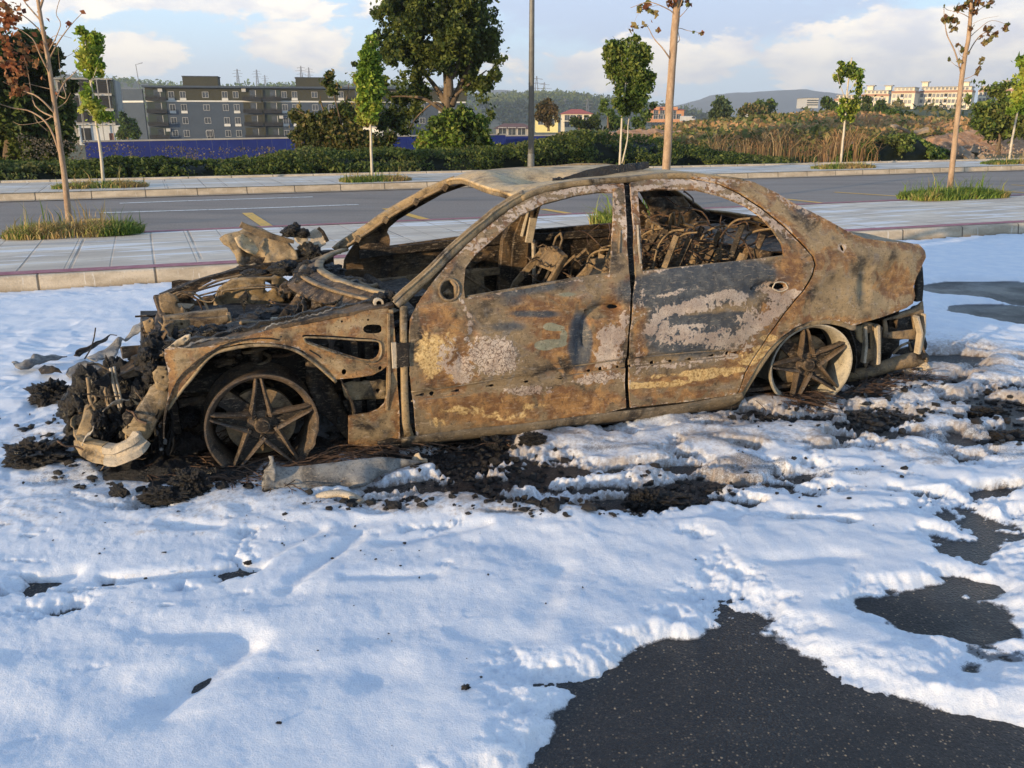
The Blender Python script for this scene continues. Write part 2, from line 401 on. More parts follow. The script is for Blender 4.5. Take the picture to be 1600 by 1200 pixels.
RD = R_(22.7)
def _pave(t):
    g = t.n('ShaderNodeNewGeometry').outputs['Position']
    mp = t.n('ShaderNodeMapping', {'Vector': g, 'Rotation': (0, 0, -RD)}).outputs[0]
    s = t.n('ShaderNodeSeparateXYZ', {0: mp}); x, y = s.outputs[0], s.outputs[1]
    def groove(a, per, wd, off=0):
        f = t.m('FRACT', t.m('ADD', t.m('DIVIDE', a, per), off)); d = t.m('ABSOLUTE', t.m('SUBTRACT', f, .5)); return t.sstep(d, .5-wd/per, .5-wd/per*.4)
    nb = t.noise(g, .55, 3, .5); gate = t.sstep(nb, .40, .5)
    gr = t.m('MULTIPLY', groove(x, 1.2, .014), 1.)
    gr = t.m('MAXIMUM', gr, t.m('MULTIPLY', groove(t.m('ADD', x, .75), 1.2, .018), gate))
    gr2 = t.m('MULTIPLY', t.m('MAXIMUM', groove(y, .47, .012), groove(x, .4, .010)), .55)
    n1 = t.noise(t.vscale(mp, (.5, 1.6, 1)), 1.2, 6, .62); n2 = t.noise(mp, 25, 4, .7); n3 = t.noise(t.vscale(mp, (.3, 2.2, 1)), 1.7, 5, .6, .5)
    c = t.mix(t.sstep(n1, .35, .65), (.50, .42, .33), (.68, .59, .47)); c = t.mix(t.m('MULTIPLY', t.sstep(n3, .52, .66), .55), c, (.33, .31, .29)); c = t.mix(t.m('MULTIPLY', t.sstep(n2, .55, .75), .4), c, (.22, .2, .18))
    foamy = t.sstep(t.noise(t.vscale(mp, (.35, 2.6, 1)), 1.5, 7, .6, .3), .54, .60); c = t.mix(t.m('MULTIPLY', foamy, .8), c, (.76, .76, .76))
    c = t.mix(t.m('MULTIPLY', t.m('MAXIMUM', gr, gr2), t.sstep(t.noise(g, 1.1, 3, .6), .35, .6, .25, .8)), c, (.17, .15, .13))
    h = t.m('SUBTRACT', t.m('MULTIPLY', n2, .2), t.m('MAXIMUM', gr, t.m('MULTIPLY', gr2, 2)))
    out(t, pbsdf(t, c, .65, 0, h, .6, .02, .4))
M['pave'] = material('concrete_paving', _pave)
M['red'] = simple('red_paver_edge', (.30, .10, .12), (.42, .19, .20), 9, .75, .4, .01)
def _kerb(t):
    g = t.n('ShaderNodeNewGeometry').outputs['Position']; mp = t.n('ShaderNodeMapping', {'Vector': g, 'Rotation': (0, 0, -RD)}).outputs[0]
    s = t.n('ShaderNodeSeparateXYZ', {0: mp}); f = t.m('FRACT', s.outputs[0]); jt = t.sstep(t.m('ABSOLUTE', t.m('SUBTRACT', f, .5)), .485, .495)
    n1 = t.noise(t.vscale(mp, (1, 1, 3)), 2.2, 6, .65); n2 = t.noise(t.vscale(mp, (9, 9, .7)), 3., 4, .6, .4); n3 = t.noise(mp, 50, 3, .6)
    c = t.mix(t.sstep(n1, .35, .65), (.38, .31, .22), (.56, .47, .35)); c = t.mix(t.m('MULTIPLY', t.sstep(n2, .60, .70), .7), c, (.66, .62, .55)); c = t.mix(t.m('MULTIPLY', t.sstep(n3, .55, .7), .3), c, (.2, .16, .12))
    c = t.mix(t.m('MULTIPLY', t.sstep(s.outputs[2], .0, .05, 1., 0.), .5), c, (.16, .13, .10))
    c = t.mix(t.m('MULTIPLY', jt, .85), c, (.05, .042, .035)); out(t, pbsdf(t, c, .85, 0, t.m('SUBTRACT', n3, jt), .4, .01))
M['kerb'] = material('kerb_concrete', _kerb)
def _foam(t):
    g = t.n('ShaderNodeNewGeometry').outputs['Position']; a = t.n('ShaderNodeAttribute', attribute_name='masks'); sp = t.n('ShaderNodeSeparateColor', {0: a.outputs['Color']})
    n1 = t.noise(g, 160, 4, .75); n2 = t.noise(g, 45, 5, .7); n3 = t.noise(g, 7, 5, .6); sk = t.noise(g, 420, 2, .6)
    vo = t.n('ShaderNodeTexVoronoi', {'Vector': g, 'Scale': 210.})
    c = t.mix(t.sstep(n3, .35, .7), (.63, .68, .75), (.74, .76, .79))
    c = t.mix(t.m('MULTIPLY', t.sstep(n1, .52, .66), .48), c, (.44, .49, .57))
    # thin foam lets the grains of asphalt through; dirt is soot that landed on it
    thin = t.sstep(t.m('ADD', sp.outputs[0], t.m('MULTIPLY', t.m('SUBTRACT', n1, .5), 1.3)), .25, .75)
    c = t.mix(t.m('MULTIPLY', thin, .85), c, (.075, .075, .08))
    dirt = t.sstep(t.m('ADD', sp.outputs[1], t.m('MULTIPLY', t.m('SUBTRACT', n2, .5), 1.2)), .35, .95); c = t.mix(t.m('MULTIPLY', dirt, .75), c, (.22, .16, .11))
    c = t.mix(t.m('MULTIPLY', t.sstep(t.m('ADD', n2, t.m('MULTIPLY', sp.outputs[1], .12)), .735, .76), .8), c, (.10, .075, .06))
    h = t.m('ADD', t.m('MULTIPLY', vo.outputs['Distance'], -.5), t.m('ADD', n1, t.m('MULTIPLY', n2, 1.2)))
    fb = pbsdf(t, c, t.sstep(sk, .62, .72, .75, .22), 0, h, .5, .004, .4, **{'Subsurface Weight': .75, 'Subsurface Radius': (.9, .95, 1.), 'Subsurface Scale': .045}); out(t, fb)
M['foam'] = material('fire_fighting_foam', _foam)
def leafmat(name, tr=.35):
    def f(t):
        a = t.n('ShaderNodeAttribute', attribute_name='masks').outputs['Color']
        d = t.n('ShaderNodeBsdfPrincipled', {'Base Color': a, 'Roughness': .6, 'Specular IOR Level': .3}); tl = t.n('ShaderNodeBsdfTranslucent', {'Color': a})
        out(t, t.n('ShaderNodeMixShader', {0: tr, 1: d.outputs[0], 2: tl.outputs[0]}))
    return material(name, f)
M['leaf'] = leafmat('leaves', .45); M['blade'] = leafmat('grass_blades', .3)
M['bark'] = simple('young_bark', (.26, .17, .105), (.42, .30, .20), 14, .85, .5, .01, stretch=(1, 1, .3))
M['barkpale'] = simple('pale_bark', (.42, .36, .27), (.58, .52, .42), 18, .85, .4, .01, stretch=(1, 1, .3))
M['barkdark'] = simple('dark_bark', (.08, .055, .035), (.19, .14, .09), 6, .9, .6, .03, stretch=(1, 1, .3))
M['soil'] = simple('sandy_soil', (.26, .18, .12), (.42, .31, .21), 3., .95, .6, .03)
M['earth'] = simple('reddish_earth', (.32, .17, .09), (.56, .34, .20), 2.5, .95, .9, .12)
M['rock'] = simple('broken_concrete', (.20, .15, .10), (.34, .27, .20), 3, .9, .6, .05)
M['fieldm'] = simple('scrubby_field', (.065, .075, .028), (.15, .12, .055), .07, .95, .3, .2)
M['core'] = simple('dense_shrub_mass', (.012, .018, .006), (.03, .04, .013), 2.5, .95, .8, .1)
M['pole'] = simple('grey_painted_steel', (.11, .105, .095), (.15, .145, .13), 10, .45, .1, .01, spec=.5)
M['blue'] = simple('blue_sheet_fence', (.010, .020, .14), (.014, .028, .18), .5, .5, .2, .02)
M['gwall'] = simple('dark_grey_render', (.042, .060, .088), (.052, .072, .10), .3, .85, .1, .05)  # dark grey paint, bluer than it is: cloud shade put into the colour
M['owall'] = simple('olive_render', (.034, .034, .018), (.044, .043, .023), .3, .85, .1, .05)  # olive paint darkened in albedo to stand for shade on the facade
M['dgreen'] = simple('dark_green_render', (.02, .035, .03), (.03, .045, .036), .3, .85, .1, .05)
M['bandw'] = simple('white_band', (.55, .55, .52), (.62, .62, .6), .5, .8, .1, .02)
M['cream'] = simple('cream_render', (.62, .55, .40), (.70, .63, .48), .2, .85, .1, .05)
M['creamy'] = simple('yellow_render', (.62, .55, .22), (.68, .6, .28), .3, .85, .1, .05)
M['brick'] = simple('hollow_brick_wall', (.42, .20, .10), (.55, .28, .15), .6, .9, .3, .05)
M['terra'] = simple('terracotta_band', (.30, .16, .10), (.36, .20, .13), .5, .85, .1, .05)
M['tiles'] = simple('red_roof_tiles', (.38, .07, .045), (.48, .11, .07), 1.2, .8, .3, .05)
M['tilesb'] = simple('brown_roof_tiles', (.13, .06, .045), (.2, .09, .065), 1.2, .8, .3, .05)
M['frame'] = simple('white_window_frame', (.42, .42, .41), (.5, .5, .49), 2, .6)
M['glass'] = simple('dark_window_glass', (.02, .025, .03), (.06, .07, .085), .8, .12, .0, .01, spec=.8)
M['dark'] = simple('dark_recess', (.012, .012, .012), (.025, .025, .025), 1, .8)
M['concrete'] = simple('bare_concrete', (.26, .25, .23), (.38, .36, .33), .4, .9, .3, .05)
M['steel'] = simple('pylon_steel', (.10, .10, .11), (.16, .16, .17), 1, .7)
# ------------------------------------------------------------------ ground, road, pavements
def edge(a, b, z=0.):
    A = gz(*a, z)[:2]; B = gz(*b, z)[:2]; d = (B-A); L = np.hypot(*d); d = d/L
    return lambda s: A+d*s           # s metres from the left border of the photo
e_kerb = edge((0, 459), (1600, 366)); e_red = edge((0, 425), (1600, 344), .15); e_pb = edge((0, 371), (1575, 305), .13)
e_fk = edge((0, 315), (1600, 266)); e_fb = edge((0, 287), (1600, 250), .13)
def shift(e, off):
    d = e(1)-e(0); n = np.array([-d[1], d[0]])
    return lambda s: e(s)+n*off
def strip(mb, e1, e2, z1, z2, s0=-45, s1=75, ds=.5, und=0., nv=2):
    ss = np.arange(s0, s1+ds/2, ds)
    def f(i, j):
        a = e1(ss[i]); b = e2(ss[i]); p = a+(b-a)*j/(nv-1); return (p[0], p[1], z1+(z2-z1)*j/(nv-1)+und*math.sin(p[0]*1.7+p[1])*math.sin(p[0]*.6))
    mb.grid(f, range(len(ss)), range(nv)); return mb
def terr(P):                       # height of the open ground
    x, y = P[:, 0], P[:, 1]; d = y*math.cos(RD)-x*math.sin(RD)
    z = -.03-.01*np.clip(d-26, 0, 20)-.017*np.clip(d-40, 0, 150)
    r = sst(x/np.maximum(y, 1), .22, .42)*sst(y, 60, 260); z = z+r*6.5
    n = fbm(np.c_[x, y]*.05, 1, 3, 3); return z+n*.25*sst(d, 25, 60)-.05
ang = np.linspace(-PI, PI, 181); rad = np.concatenate([[0], np.geomspace(.5, 4000, 90)])
G = np.array([(r*math.sin(a), r*math.cos(a)) for r in rad for a in ang])
zz = np.where(np.hypot(G[:, 0], G[:, 1]) < 26, -.06, terr(G)); na = len(ang)
F = np.array([(i*na+j, i*na+j+1, (i+1)*na+j+1, (i+1)*na+j) for i in range(len(rad)-1) for j in range(na-1)])
tag(mk('ground', np.c_[G, zz], F, M['fieldm'], smooth=True), kind='structure')
m = MB(); far = 60
A, B = e_kerb(-45), e_kerb(75); dn = (e_kerb(1)-e_kerb(0)); nn = np.array([-dn[1], dn[0]])
m.grid(lambda i, j: (*(e_kerb(-45+i*4)+nn*(.1-j*3.0)), 0.), range(31), range(9))
tag(m.build('parking_lot', M['lot']), kind='structure')
m = strip(MB(), shift(e_pb, -.1), shift(e_fk, .1), 0., 0.); m.build('road', M['road']); ro = bpy.data.objects['road']; tag(ro, kind='structure')
m = strip(MB(), shift(e_kerb, .13), e_pb, .144, .13, und=.003, nv=6); strip(m, e_pb, shift(e_pb, .015), .13, -.02)
tag(m.build('pavement', M['pave']), kind='structure')
m = MB(); strip(m, shift(e_kerb, .0), shift(e_kerb, .02), -.02, .132); strip(m, shift(e_kerb, .02), shift(e_kerb, .035), .132, .147); strip(m, shift(e_kerb, .035), shift(e_kerb, .14), .147, .149)
tag(m.build('kerb', M['kerb']), kind='structure')
m = strip(MB(), shift(e_kerb, .09), e_red, .153, .150); strip(m, shift(e_pb, -.16), shift(e_pb, -.01), .137, .137)
tag(m.build('red_paver_border', M['red']), kind='structure')
m = strip(MB(), shift(e_fk, .14), e_fb, .144, .144, und=.004, nv=6); tag(m.build('pavement', M['pave']), kind='structure')
m = MB(); strip(m, e_fk, shift(e_fk, .03), -.02, .14); strip(m, shift(e_fk, .03), shift(e_fk, .15), .15, .15); strip(m, shift(e_fk, -.22), shift(e_fk, 0), .012, .014)
strip(m, shift(e_fb, -.02), shift(e_fb, .0), .14, .19); strip(m, e_fb, shift(e_fb, .16), .19, .19)
tag(m.build('kerb', M['kerb']), kind='structure')
# verge of sandy soil behind the far pavement
def soilf(i, j):
    p = shift(e_fb, .15+j*.35)(-45+i*.4); return (p[0], p[1], 0)
m = MB(); m.grid(soilf, range(300), range(9)); V = np.concatenate(m.V); off = np.tile(np.arange(9), 300)
V[:, 2] = .12+np.maximum(fbm(V[:, :2], 1.6, 4, 5), -.3)*.13+fbm(V[:, :2], 7, 2, 9)*.03-.02*off; m.V = [V]
tag(m.build('soil_verge', M['soil'], smooth=True), kind='structure')
def line(pts, w_, mat, z=.006):
    mb = MB(); P = [gz(*p)[:2] for p in pts]
    for a, b in zip(P[:-1], P[1:]):
        d = (b-a)/np.hypot(*(b-a)); n = np.array([-d[1], d[0]])*w_/2; k = 8
        mb.grid(lambda i, j: (*(a+(b-a)*i/k+n*(1-2*j)), z), range(k+1), (0, 1))
    return mb.build('road_marking', mat, None)
for pts, w_, c in [([(156, 333), (380, 326.5), (560, 320)], .13, 'white'), ([(187, 318), (308, 313.6), (489, 308)], .13, 'white'), ([(386, 333), (421, 356)], .17, 'yellow'), ([(603, 326), (682, 348)], .16, 'yellow'),
                   ([(848, 327), (908, 337)], .15, 'yellow'), ([(1225, 311), (1290, 318)], .14, 'yellow'), ([(1304, 300.5), (1445, 309.5)], .13, 'yellow'), ([(1450, 294), (1640, 303)], .13, 'yellow'), ([(1580, 289), (1660, 293)], .13, 'yellow'), ([(147, 342), (141, 356)], .2, 'yellow')]:
    tag(line(pts, w_, M[c]), kind='structure')

# ------------------------------------------------------------------ fire-fighting foam over the parking lot
us = np.arange(-420, 2021, 2.3); vv = np.concatenate([np.arange(1330, 640, -1.9), np.arange(640, 350, -1.15)])
U, Vv = np.meshgrid(us, vv); U = U.ravel(); Vv = Vv.ravel()
a_ = (U-800)/FPX; b_ = (Vv-600)/FPX; dy = cp_-b_*sp_; dz = -sp_-b_*cp_; t_ = -CAM_H/dz
GX = np.c_[a_*t_, dy*t_]
holes = [[(780, 1210), (815, 1165), (870, 1085), (905, 1068), (1000, 1030), (1050, 1020), (1085, 985), (1110, 955), (1138, 930), (1162, 942), (1155, 965), (1185, 990), (1250, 1018), (1320, 1055), (1390, 1080), (1480, 1106), (1600, 1130), (1800, 1160), (1900, 1400), (600, 1400)],
         [(1375, 958), (1430, 940), (1470, 933), (1540, 955), (1590, 985), (1598, 1000), (1530, 995), (1440, 980)], [(1450, 1068), (1490, 1037), (1560, 1020), (1592, 1022), (1550, 1050), (1500, 1076)],
         [(1465, 900), (1500, 905), (1530, 922), (1472, 920)], [(1508, 800), (1556, 805), (1550, 850), (1520, 850)], [(1500, 830), (1520, 860), (1540, 885), (1530, 890), (1500, 860)],
         [(1445, 452), (1500, 444), (1600, 446), (1720, 462), (1680, 482), (1580, 476), (1520, 466), (1470, 462)], [(1500, 480), (1560, 476), (1640, 486), (1700, 505), (1640, 514), (1580, 503), (1530, 490)]]
sdh = np.full(len(GX), .6)
for h in holes:
    pg = [tuple(gz(*p)[:2]) for p in h]; 
    dd = segdist(GX, pg); ins = inside(GX, pg); sdh = np.minimum(sdh, np.where(ins, -dd, dd))
ell = [(735, 712, 95, 22, 1.3), (690, 775, 120, 22, 1.2), (775, 755, 70, 20, 1.0), (870, 805, 130, 16, .95), (1060, 775, 110, 30, .9), (1085, 735, 90, 12, .8), (1050, 790, 50, 14, .6), (1345, 655, 130, 18, 1.2), (1215, 662, 70, 9, 1.1), (1440, 715, 90, 14, .6), (1230, 748, 60, 8, .7), (1560, 640, 60, 24, .9), (1580, 680, 40, 22, 1.), (1570, 700, 60, 8, .7), (1520, 620, 26, 10, .8), (1330, 775, 60, 11, .5),
       (1490, 560, 60, 16, .7), (1100, 430, 2000, 3, 0), (560, 800, 90, 14, .8), (620, 690, 90, 12, .7), (300, 690, 260, 60, 1.3), (900, 560, 480, 110, 1.2), (1300, 590, 180, 38, 1.2), (230, 480, 10, 10, 0), (860, 735, 60, 12, .35), (960, 700, 50, 8, .4), (1150, 695, 120, 8, .2), (80, 945, 90, 16, .4), (230, 930, 100, 14, .3), (1020, 840, 60, 6, .3), (240, 912, 120, 5, .6), (60, 917, 50, 7, .6)]
E_ = sum(a*np.exp(-(((U-x)/rx)**2+((Vv-y)/ry)**2)) for x, y, rx, ry, a in ell)
r9 = np.random.default_rng(21)
for _ in range(95): ell.append((r9.uniform(560, 1640), r9.uniform(648, 825), r9.uniform(14, 60), r9.uniform(2.5, 8), r9.uniform(.55, 1.15)))
for _ in range(26): ell.append((r9.uniform(1430, 1640), r9.uniform(560, 830), r9.uniform(10, 40), r9.uniform(2.5, 9), r9.uniform(.6, 1.1)))
for _ in range(14): ell.append((r9.uniform(-40, 330), r9.uniform(820, 970), r9.uniform(14, 60), r9.uniform(2, 5), r9.uniform(.4, .9)))
ell += [(1560, 445, 130, 7, .9), (1530, 490, 90, 9, .9), (1500, 460, 50, 5, .7)]
E_ = sum(a*np.exp(-(((U-x)/rx)**2+((Vv-y)/ry)**2)) for x, y, rx, ry, a in ell)
def car_st(P): q = P-CO; return q@ce, q@cn
cs, cy_ = car_st(GX)
near = np.exp(-((cy_+1.35)/1.15)**2)*sst(cs, -1.6, -.8)*sst(cs, 6.5, 4.5)       # churned-up band beside the car
wx = GX+np.c_[fbm(GX, 2., 3, 71), fbm(GX, 2., 3, 72)]*.12
n_lo = fbm(wx, 1.6, 4, 11); n_md = fbm(wx*np.array([1, 1.5]), 4.2, 4, 12, .45); n_hi = fbm(GX, 22, 4, 13, .6); n_pil = 1-np.abs(fbm(wx*np.array([1, 1.3]), 3.2, 3, 14))*2.2
q = np.clip(sdh/.21, -1, 1.6)+n_lo*.22+n_md*.22+n_hi*(.05+.08*near)-E_*1.35-near*(.24-n_md*2.1-n_hi*.7)-.0
q = q+.25
thick = .044*sst(q, .0, 1.0)+.004*sst(q, .02, .35)
soft = .16+.72*sst(-Vv, -900, -760)*sst(Vv, 470, 560); hgt = thick*(1+.42*n_lo)+sst(q, .1, .9)*(soft*(.017*n_md*(1+near*.6)+.018*(n_pil-.3)*(1+.2*near))+.0012*n_hi*(1+2.5*near))
furrow = [((262, 1108), (388, 1022), .05, .030), ((225, 1000), (372, 1002), .05, .014), ((168, 920), (400, 898), .03, .03), ((30, 928), (115, 905), .04, .03), ((450, 932), (560, 852), .035, .02), ((540, 918), (680, 912), .03, .012), ((1010, 1030), (1060, 1060), .03, .01), ((390, 900), (500, 842), .03, .018), ((270, 838), (340, 838), .03, .02), ((830, 1010), (880, 900), .05, .012), ((600, 862), (760, 835), .03, .016), ((1200, 888), (1330, 880), .04, .012)]
for p0, p1, wd, dp in furrow:
    dd = segdist(GX, [gz(*p0)[:2], gz(*p1)[:2]], closed=False)*(1+.5*n_md); hgt = hgt-dp*np.exp(-(dd/wd)**2)
rng2 = np.random.default_rng(3)
for _ in range(46):                # soft dimples in the foam
    uu = rng2.uniform(-100, 1650); v0 = rng2.uniform(800, 1200); c0 = gz(uu, v0)[:2]; r0 = rng2.uniform(.03, .10); ex = rng2.uniform(1, 2.4)
    dq = GX-c0; hgt = hgt-rng2.uniform(.004, .013)*np.exp(-(dq[:, 0]/(r0*ex))**2-(dq[:, 1]/r0)**2)
hgt = np.where(q < .02, np.minimum(hgt, -.004), hgt)
zf = hgt-.0035
kd = (GX-e_kerb(0))@nn
zf = np.where(kd > -.5, np.minimum(zf, .02+.02*n_md), zf)
keep = (kd < .0)
ny, nx = len(vv), len(us); idx = np.arange(ny*nx).reshape(ny, nx)
Q = np.stack([idx[:-1, :-1], idx[:-1, 1:], idx[1:, 1:], idx[1:, :-1]], -1).reshape(-1, 4)
ok = keep[Q].all(1) & (zf[Q].max(1) > -.001); Q = Q[ok]
used, inv = np.unique(Q.ravel(), return_inverse=True); Q = inv.reshape(-1, 4)
thin = 1-sst(thick, .001, .014)
thin = np.maximum(thin, .6*near*sst(fbm(GX*np.array([.7, 1.6]), 3., 4, 81), .05, .4)*sst(-Vv, -815, -760)*(Vv < 815))
dirt = np.clip(.16*near+.5*np.clip(E_, 0, 1)*(thick < .05)+.15*sst(-n_md, .1, .5)-.12*sst(Vv, 820, 900)+.26*np.exp(-((cy_+.9)/1.0)**2)*(cs > -1.8)*(1+1.2*n_lo), 0, 1)
fo = mk('foam', np.c_[GX, zf][used], Q, M['foam'], smooth=True, attrs={'masks': np.c_[thin, dirt, thin][used]})
tag(fo, 'white fire fighting foam spread over the wet asphalt around the burnt car', 'foam', kind='stuff')
def foamz(x, y):                   # height of the foam under a point, to rest debris on it
    return float(max(0, zf[np.argmin((GX[:, 0]-x)**2+(GX[:, 1]-y)**2)]))

# ------------------------------------------------------------------ vegetation
def leafmesh(C, size, cols, elong=1.6, droop=0.):
    n = len(C); d = rng.normal(size=(n, 3)); d[:, 2] -= droop; d /= np.linalg.norm(d, axis=1)[:, None]
    e = np.cross(d, rng.normal(size=(n, 3))); e /= np.linalg.norm(e, axis=1)[:, None]
    s = size*rng.uniform(.6, 1.35, n)[:, None]; a = d*s*elong*.5; b = e*s*.5; up = np.cross(d, e)*s*.18
    V = np.stack([C-a, C+b*.9+up, C+a, C-b*.9+up], 1).reshape(-1, 3)
    return V, np.arange(4*n).reshape(n, 4), np.repeat(cols, 4, 0)
def palette(n, cols, jit=.25, P=None, sc=1.):
    c = np.array(cols, float); k = rng.integers(0, len(c), n)
    if P is not None: k = np.clip(((fbm(P, sc, 3, 31)*.9+.5+rng.normal(0, .18, n))*len(c)).astype(int), 0, len(c)-1)
    return c[k]*(1+rng.uniform(-jit, jit, (n, 1)))
GREEN = [(.035, .06, .012), (.08, .135, .025), (.145, .21, .04), (.24, .28, .065)]
DARKG = [(.028, .045, .012), (.055, .085, .02), (.095, .135, .03), (.16, .19, .042)]
LIME = [(.11, .19, .022), (.19, .30, .035), (.31, .41, .055), (.44, .46, .085)]
OLIVE = [(.08, .095, .025), (.13, .145, .04), (.19, .18, .055), (.26, .20, .08)]
RUSSET = [(.18, .06, .03), (.32, .11, .045), (.38, .17, .07), (.24, .14, .06)]
DRY = [(.30, .19, .08), (.42, .27, .12), (.50, .34, .17), (.25, .15, .07)]
def blobpts(blobs, n, shell=.5, squash=.9):
    """random points in a set of blobs (world centre, radius), thicker towards their surfaces"""
    B = np.array([(*b[0], b[1]) for b in blobs]); wgt = B[:, 3]**2.2; k = rng.choice(len(B), n, p=wgt/wgt.sum())
    d = rng.normal(size=(n, 3)); d /= np.linalg.norm(d, axis=1)[:, None]
    r = rng.uniform(0, 1, n)**shell; r *= 1+.55*fbm(d+k[:, None]*3.3, 2.5, 3, 8); r *= np.where(rng.uniform(size=n) < .16, rng.uniform(1., 1.45, n), 1)
    return B[k, :3]+d*r[:, None]*B[k, 3:]*np.array([1, 1, squash])
def clumpify(P, sc, thr):
    return P[fbm(P, sc, 3, 41) > thr]
def pb(lst, Y, dj=.6):
    o = []
    for u, v, r in lst:
        y = Y+rng.uniform(-dj, dj)*r*Y/FPX; o.append((at(u, v, y), r*Y/FPX*1.0))
    return o
def tree(name, label, cat, base, trunk, limbs, blobs, n, leaf, cols, bark, r0, r1, thr=-.15, csc=2.2, group=None, twig=(0, 0), shell=.5, elong=1.6, tips=0):
    root = empty(name, base); tag(root, label, cat, group); b = np.asarray(base, float)
    mb = MB(); tp = spl(trunk, 5); k = len(tp); mb.tube(tp-b, 1., 9, scale=[r0+(r1-r0)*(i/(k-1))**.8 for i in range(k)])
    for path, ra, rb in limbs:
        p = spl(path, 4); kk = len(p); mb.tube(p-b, 1., 6, scale=[ra+(rb-ra)*i/(kk-1) for i in range(kk)])
    mb.noise(r0*.12, 1.5/max(r0*6, .1), 3); mb.build('trunk', bark, root, smooth=True)
    if n:
        P = blobpts(blobs, n, shell); P = clumpify(P, csc, thr)
        if tips: P = np.r_[P, np.concatenate([np.asarray(pt)+rng.normal(0, rr, (c_, 3)) for pt, rr, c_ in tips])]
        c = palette(len(P), cols, .3, P, csc*.6); V, F_, cc = leafmesh(P-b, leaf, c, elong, .3)
        mk('crown', V, F_, M['leaf'], root, attrs={'masks': cc})
    return root
def twigs(trunk_pts, Y, specs):
    """limbs given as pixel polylines at depth Y"""
    return [([at(u, v, Y+(rng.uniform(-.25, .25) if i else 0)) for i, (u, v) in enumerate(p)], a, b_) for p, a, b_ in specs]
def base_on(u, v, z=.13): return gz(u, v, z)
# young trees of the near strip
b = base_on(108, 347); Y = b[1]
L = twigs(None, Y, [([(100, 262), (78, 200), (50, 175), (18, 168), (-10, 160)], .016, .004), ([(88, 180), (60, 152), (30, 140), (5, 128)], .014, .004), ([(83, 183), (55, 165), (45, 120), (38, 90)], .012, .003), ([(80, 120), (62, 85), (50, 60), (20, 40)], .012, .003),
     ([(75, 95), (95, 60), (112, 38), (128, 20)], .010, .003), ([(70, 60), (55, 40), (30, 20), (5, 8)], .012, .003), ([(85, 160), (100, 130), (112, 118), (122, 108)], .010, .003), ([(88, 170), (102, 160), (110, 145)], .009, .003), ([(76, 80), (95, 40), (88, 20), (100, -20)], .008, .003),
     ([(62, 30), (40, 5), (25, -20), (10, -30)], .012, .004), ([(60, 20), (70, -10), (85, -50), (80, -100)], .02, .006), ([(92, 150), (103, 152), (95, 120), (90, 70)], .008, .002), ([(84, 140), (60, 135), (38, 130)], .007, .002), ([(72, 75), (78, 62), (90, 55), (112, 60)], .006, .002), ([(100, 90), (112, 84), (121, 74)], .003, .002),
     ([(80, 183), (65, 190), (35, 195), (20, 190)], .006, .002), ([(75, 205), (58, 190), (54, 180)], .006, .002)])
tree('young_tree', 'young tree with rust red dying leaves in the grass bed at far left', 'tree', b, [b, at(101, 280, Y), at(88, 185, Y), at(76, 100, Y), at(64, 30, Y), at(50, -60, Y)], L,
     pb([(12, 22, 16), (10, 36, 12), (24, 28, 8), (35, 5, 12), (8, 60, 10), (15, 80, 12), (12, 100, 12), (28, 110, 12), (38, 92, 11), (20, 125, 10), (32, 140, 12), (22, 145, 10), (35, 70, 10), (75, 62, 10), (60, 75, 9), (78, 33, 5), (107, 38, 4), (128, 21, 3), (3, 50, 8), (58, 100, 8), (60, 50, 8), (30, 52, 10), (5, 8, 14), (10, 118, 6), (68, 120, 5), (88, 145, 5)], Y, 1.5), 620, .06, RUSSET, M['bark'], .046, .021, -.2, 5, 'young trees planted along the near paved strip', elong=1.2)
b = base_on(1035, 330, .13); Y = 15.5; b = np.array([2.62, 15.5, .13])
L = twigs(None, Y, [([(1049, 95), (1035, 75), (1022, 60), (1012, 42), (1003, 36)], .014, .004), ([(1056, 40), (1052, 20), (1030, 8), (1012, 4), (985, 12)], .012, .004), ([(1056, 68), (1062, 62), (1060, 45), (1075, 48), (1097, 52)], .008, .003), ([(1058, 30), (1070, 18), (1078, 8)], .008, .003), ([(1060, 40), (1060, 20), (1066, 0), (1080, -40)], .012, .004), ([(1058, 10), (1040, -20), (1030, -50)], .014, .004), ([(1030, 8), (1000, 18), (988, 45)], .003, .0015)])
tree('young_tree', 'young tree with stout bare trunk and few curled leaves rising behind the car roof', 'tree', b, [b, at(1040, 275, Y), at(1048, 130, Y), at(1057, 10, Y), at(1062, -80, Y)], L,
     pb([(1010, 8, 6), (1015, 14, 5), (1000, 15, 4), (1005, 40, 5), (986, 45, 5), (993, 40, 4), (1025, 22, 5), (1017, 33, 3), (1026, 48, 3), (1038, 59, 3), (1076, 49, 4), (1085, 51, 4), (1096, 52, 4), (1050, 2, 9), (1062, 3, 7), (1075, 4, 6), (1040, -20, 20), (1070, -40, 22)], Y, .6), 340, .10, OLIVE+[(.26, .10, .05), (.2, .09, .04)], M['bark'], .084, .058, -.9, 5, 'young trees planted along the near paved strip', elong=1.1)
b = base_on(1483, 305); Y = b[1]
L = twigs(None, Y, [([(1502, 115), (1492, 80), (1480, 55), (1476, 30), (1475, 8)], .016, .004), ([(1512, 85), (1522, 68), (1532, 55), (1545, 50), (1560, 52)], .013, .003), ([(1513, 60), (1530, 45), (1550, 32), (1577, 40)], .008, .003), ([(1515, 30), (1530, 15), (1545, 5), (1555, 2)], .008, .003), ([(1516, 28), (1500, 20), (1480, 15), (1475, 8)], .007, .003), ([(1503, 125), (1520, 118), (1530, 108), (1533, 95)], .007, .003), ([(1510, 92), (1500, 85), (1497, 72)], .005, .002), ([(1502, 108), (1490, 100), (1482, 92)], .005, .002), ([(1515, 40), (1535, 30), (1560, 25)], .004, .002), ([(1518, 0), (1505, -30), (1500, -60)], .012, .004), ([(1519, -10), (1540, -40), (1545, -70)], .012, .004)])
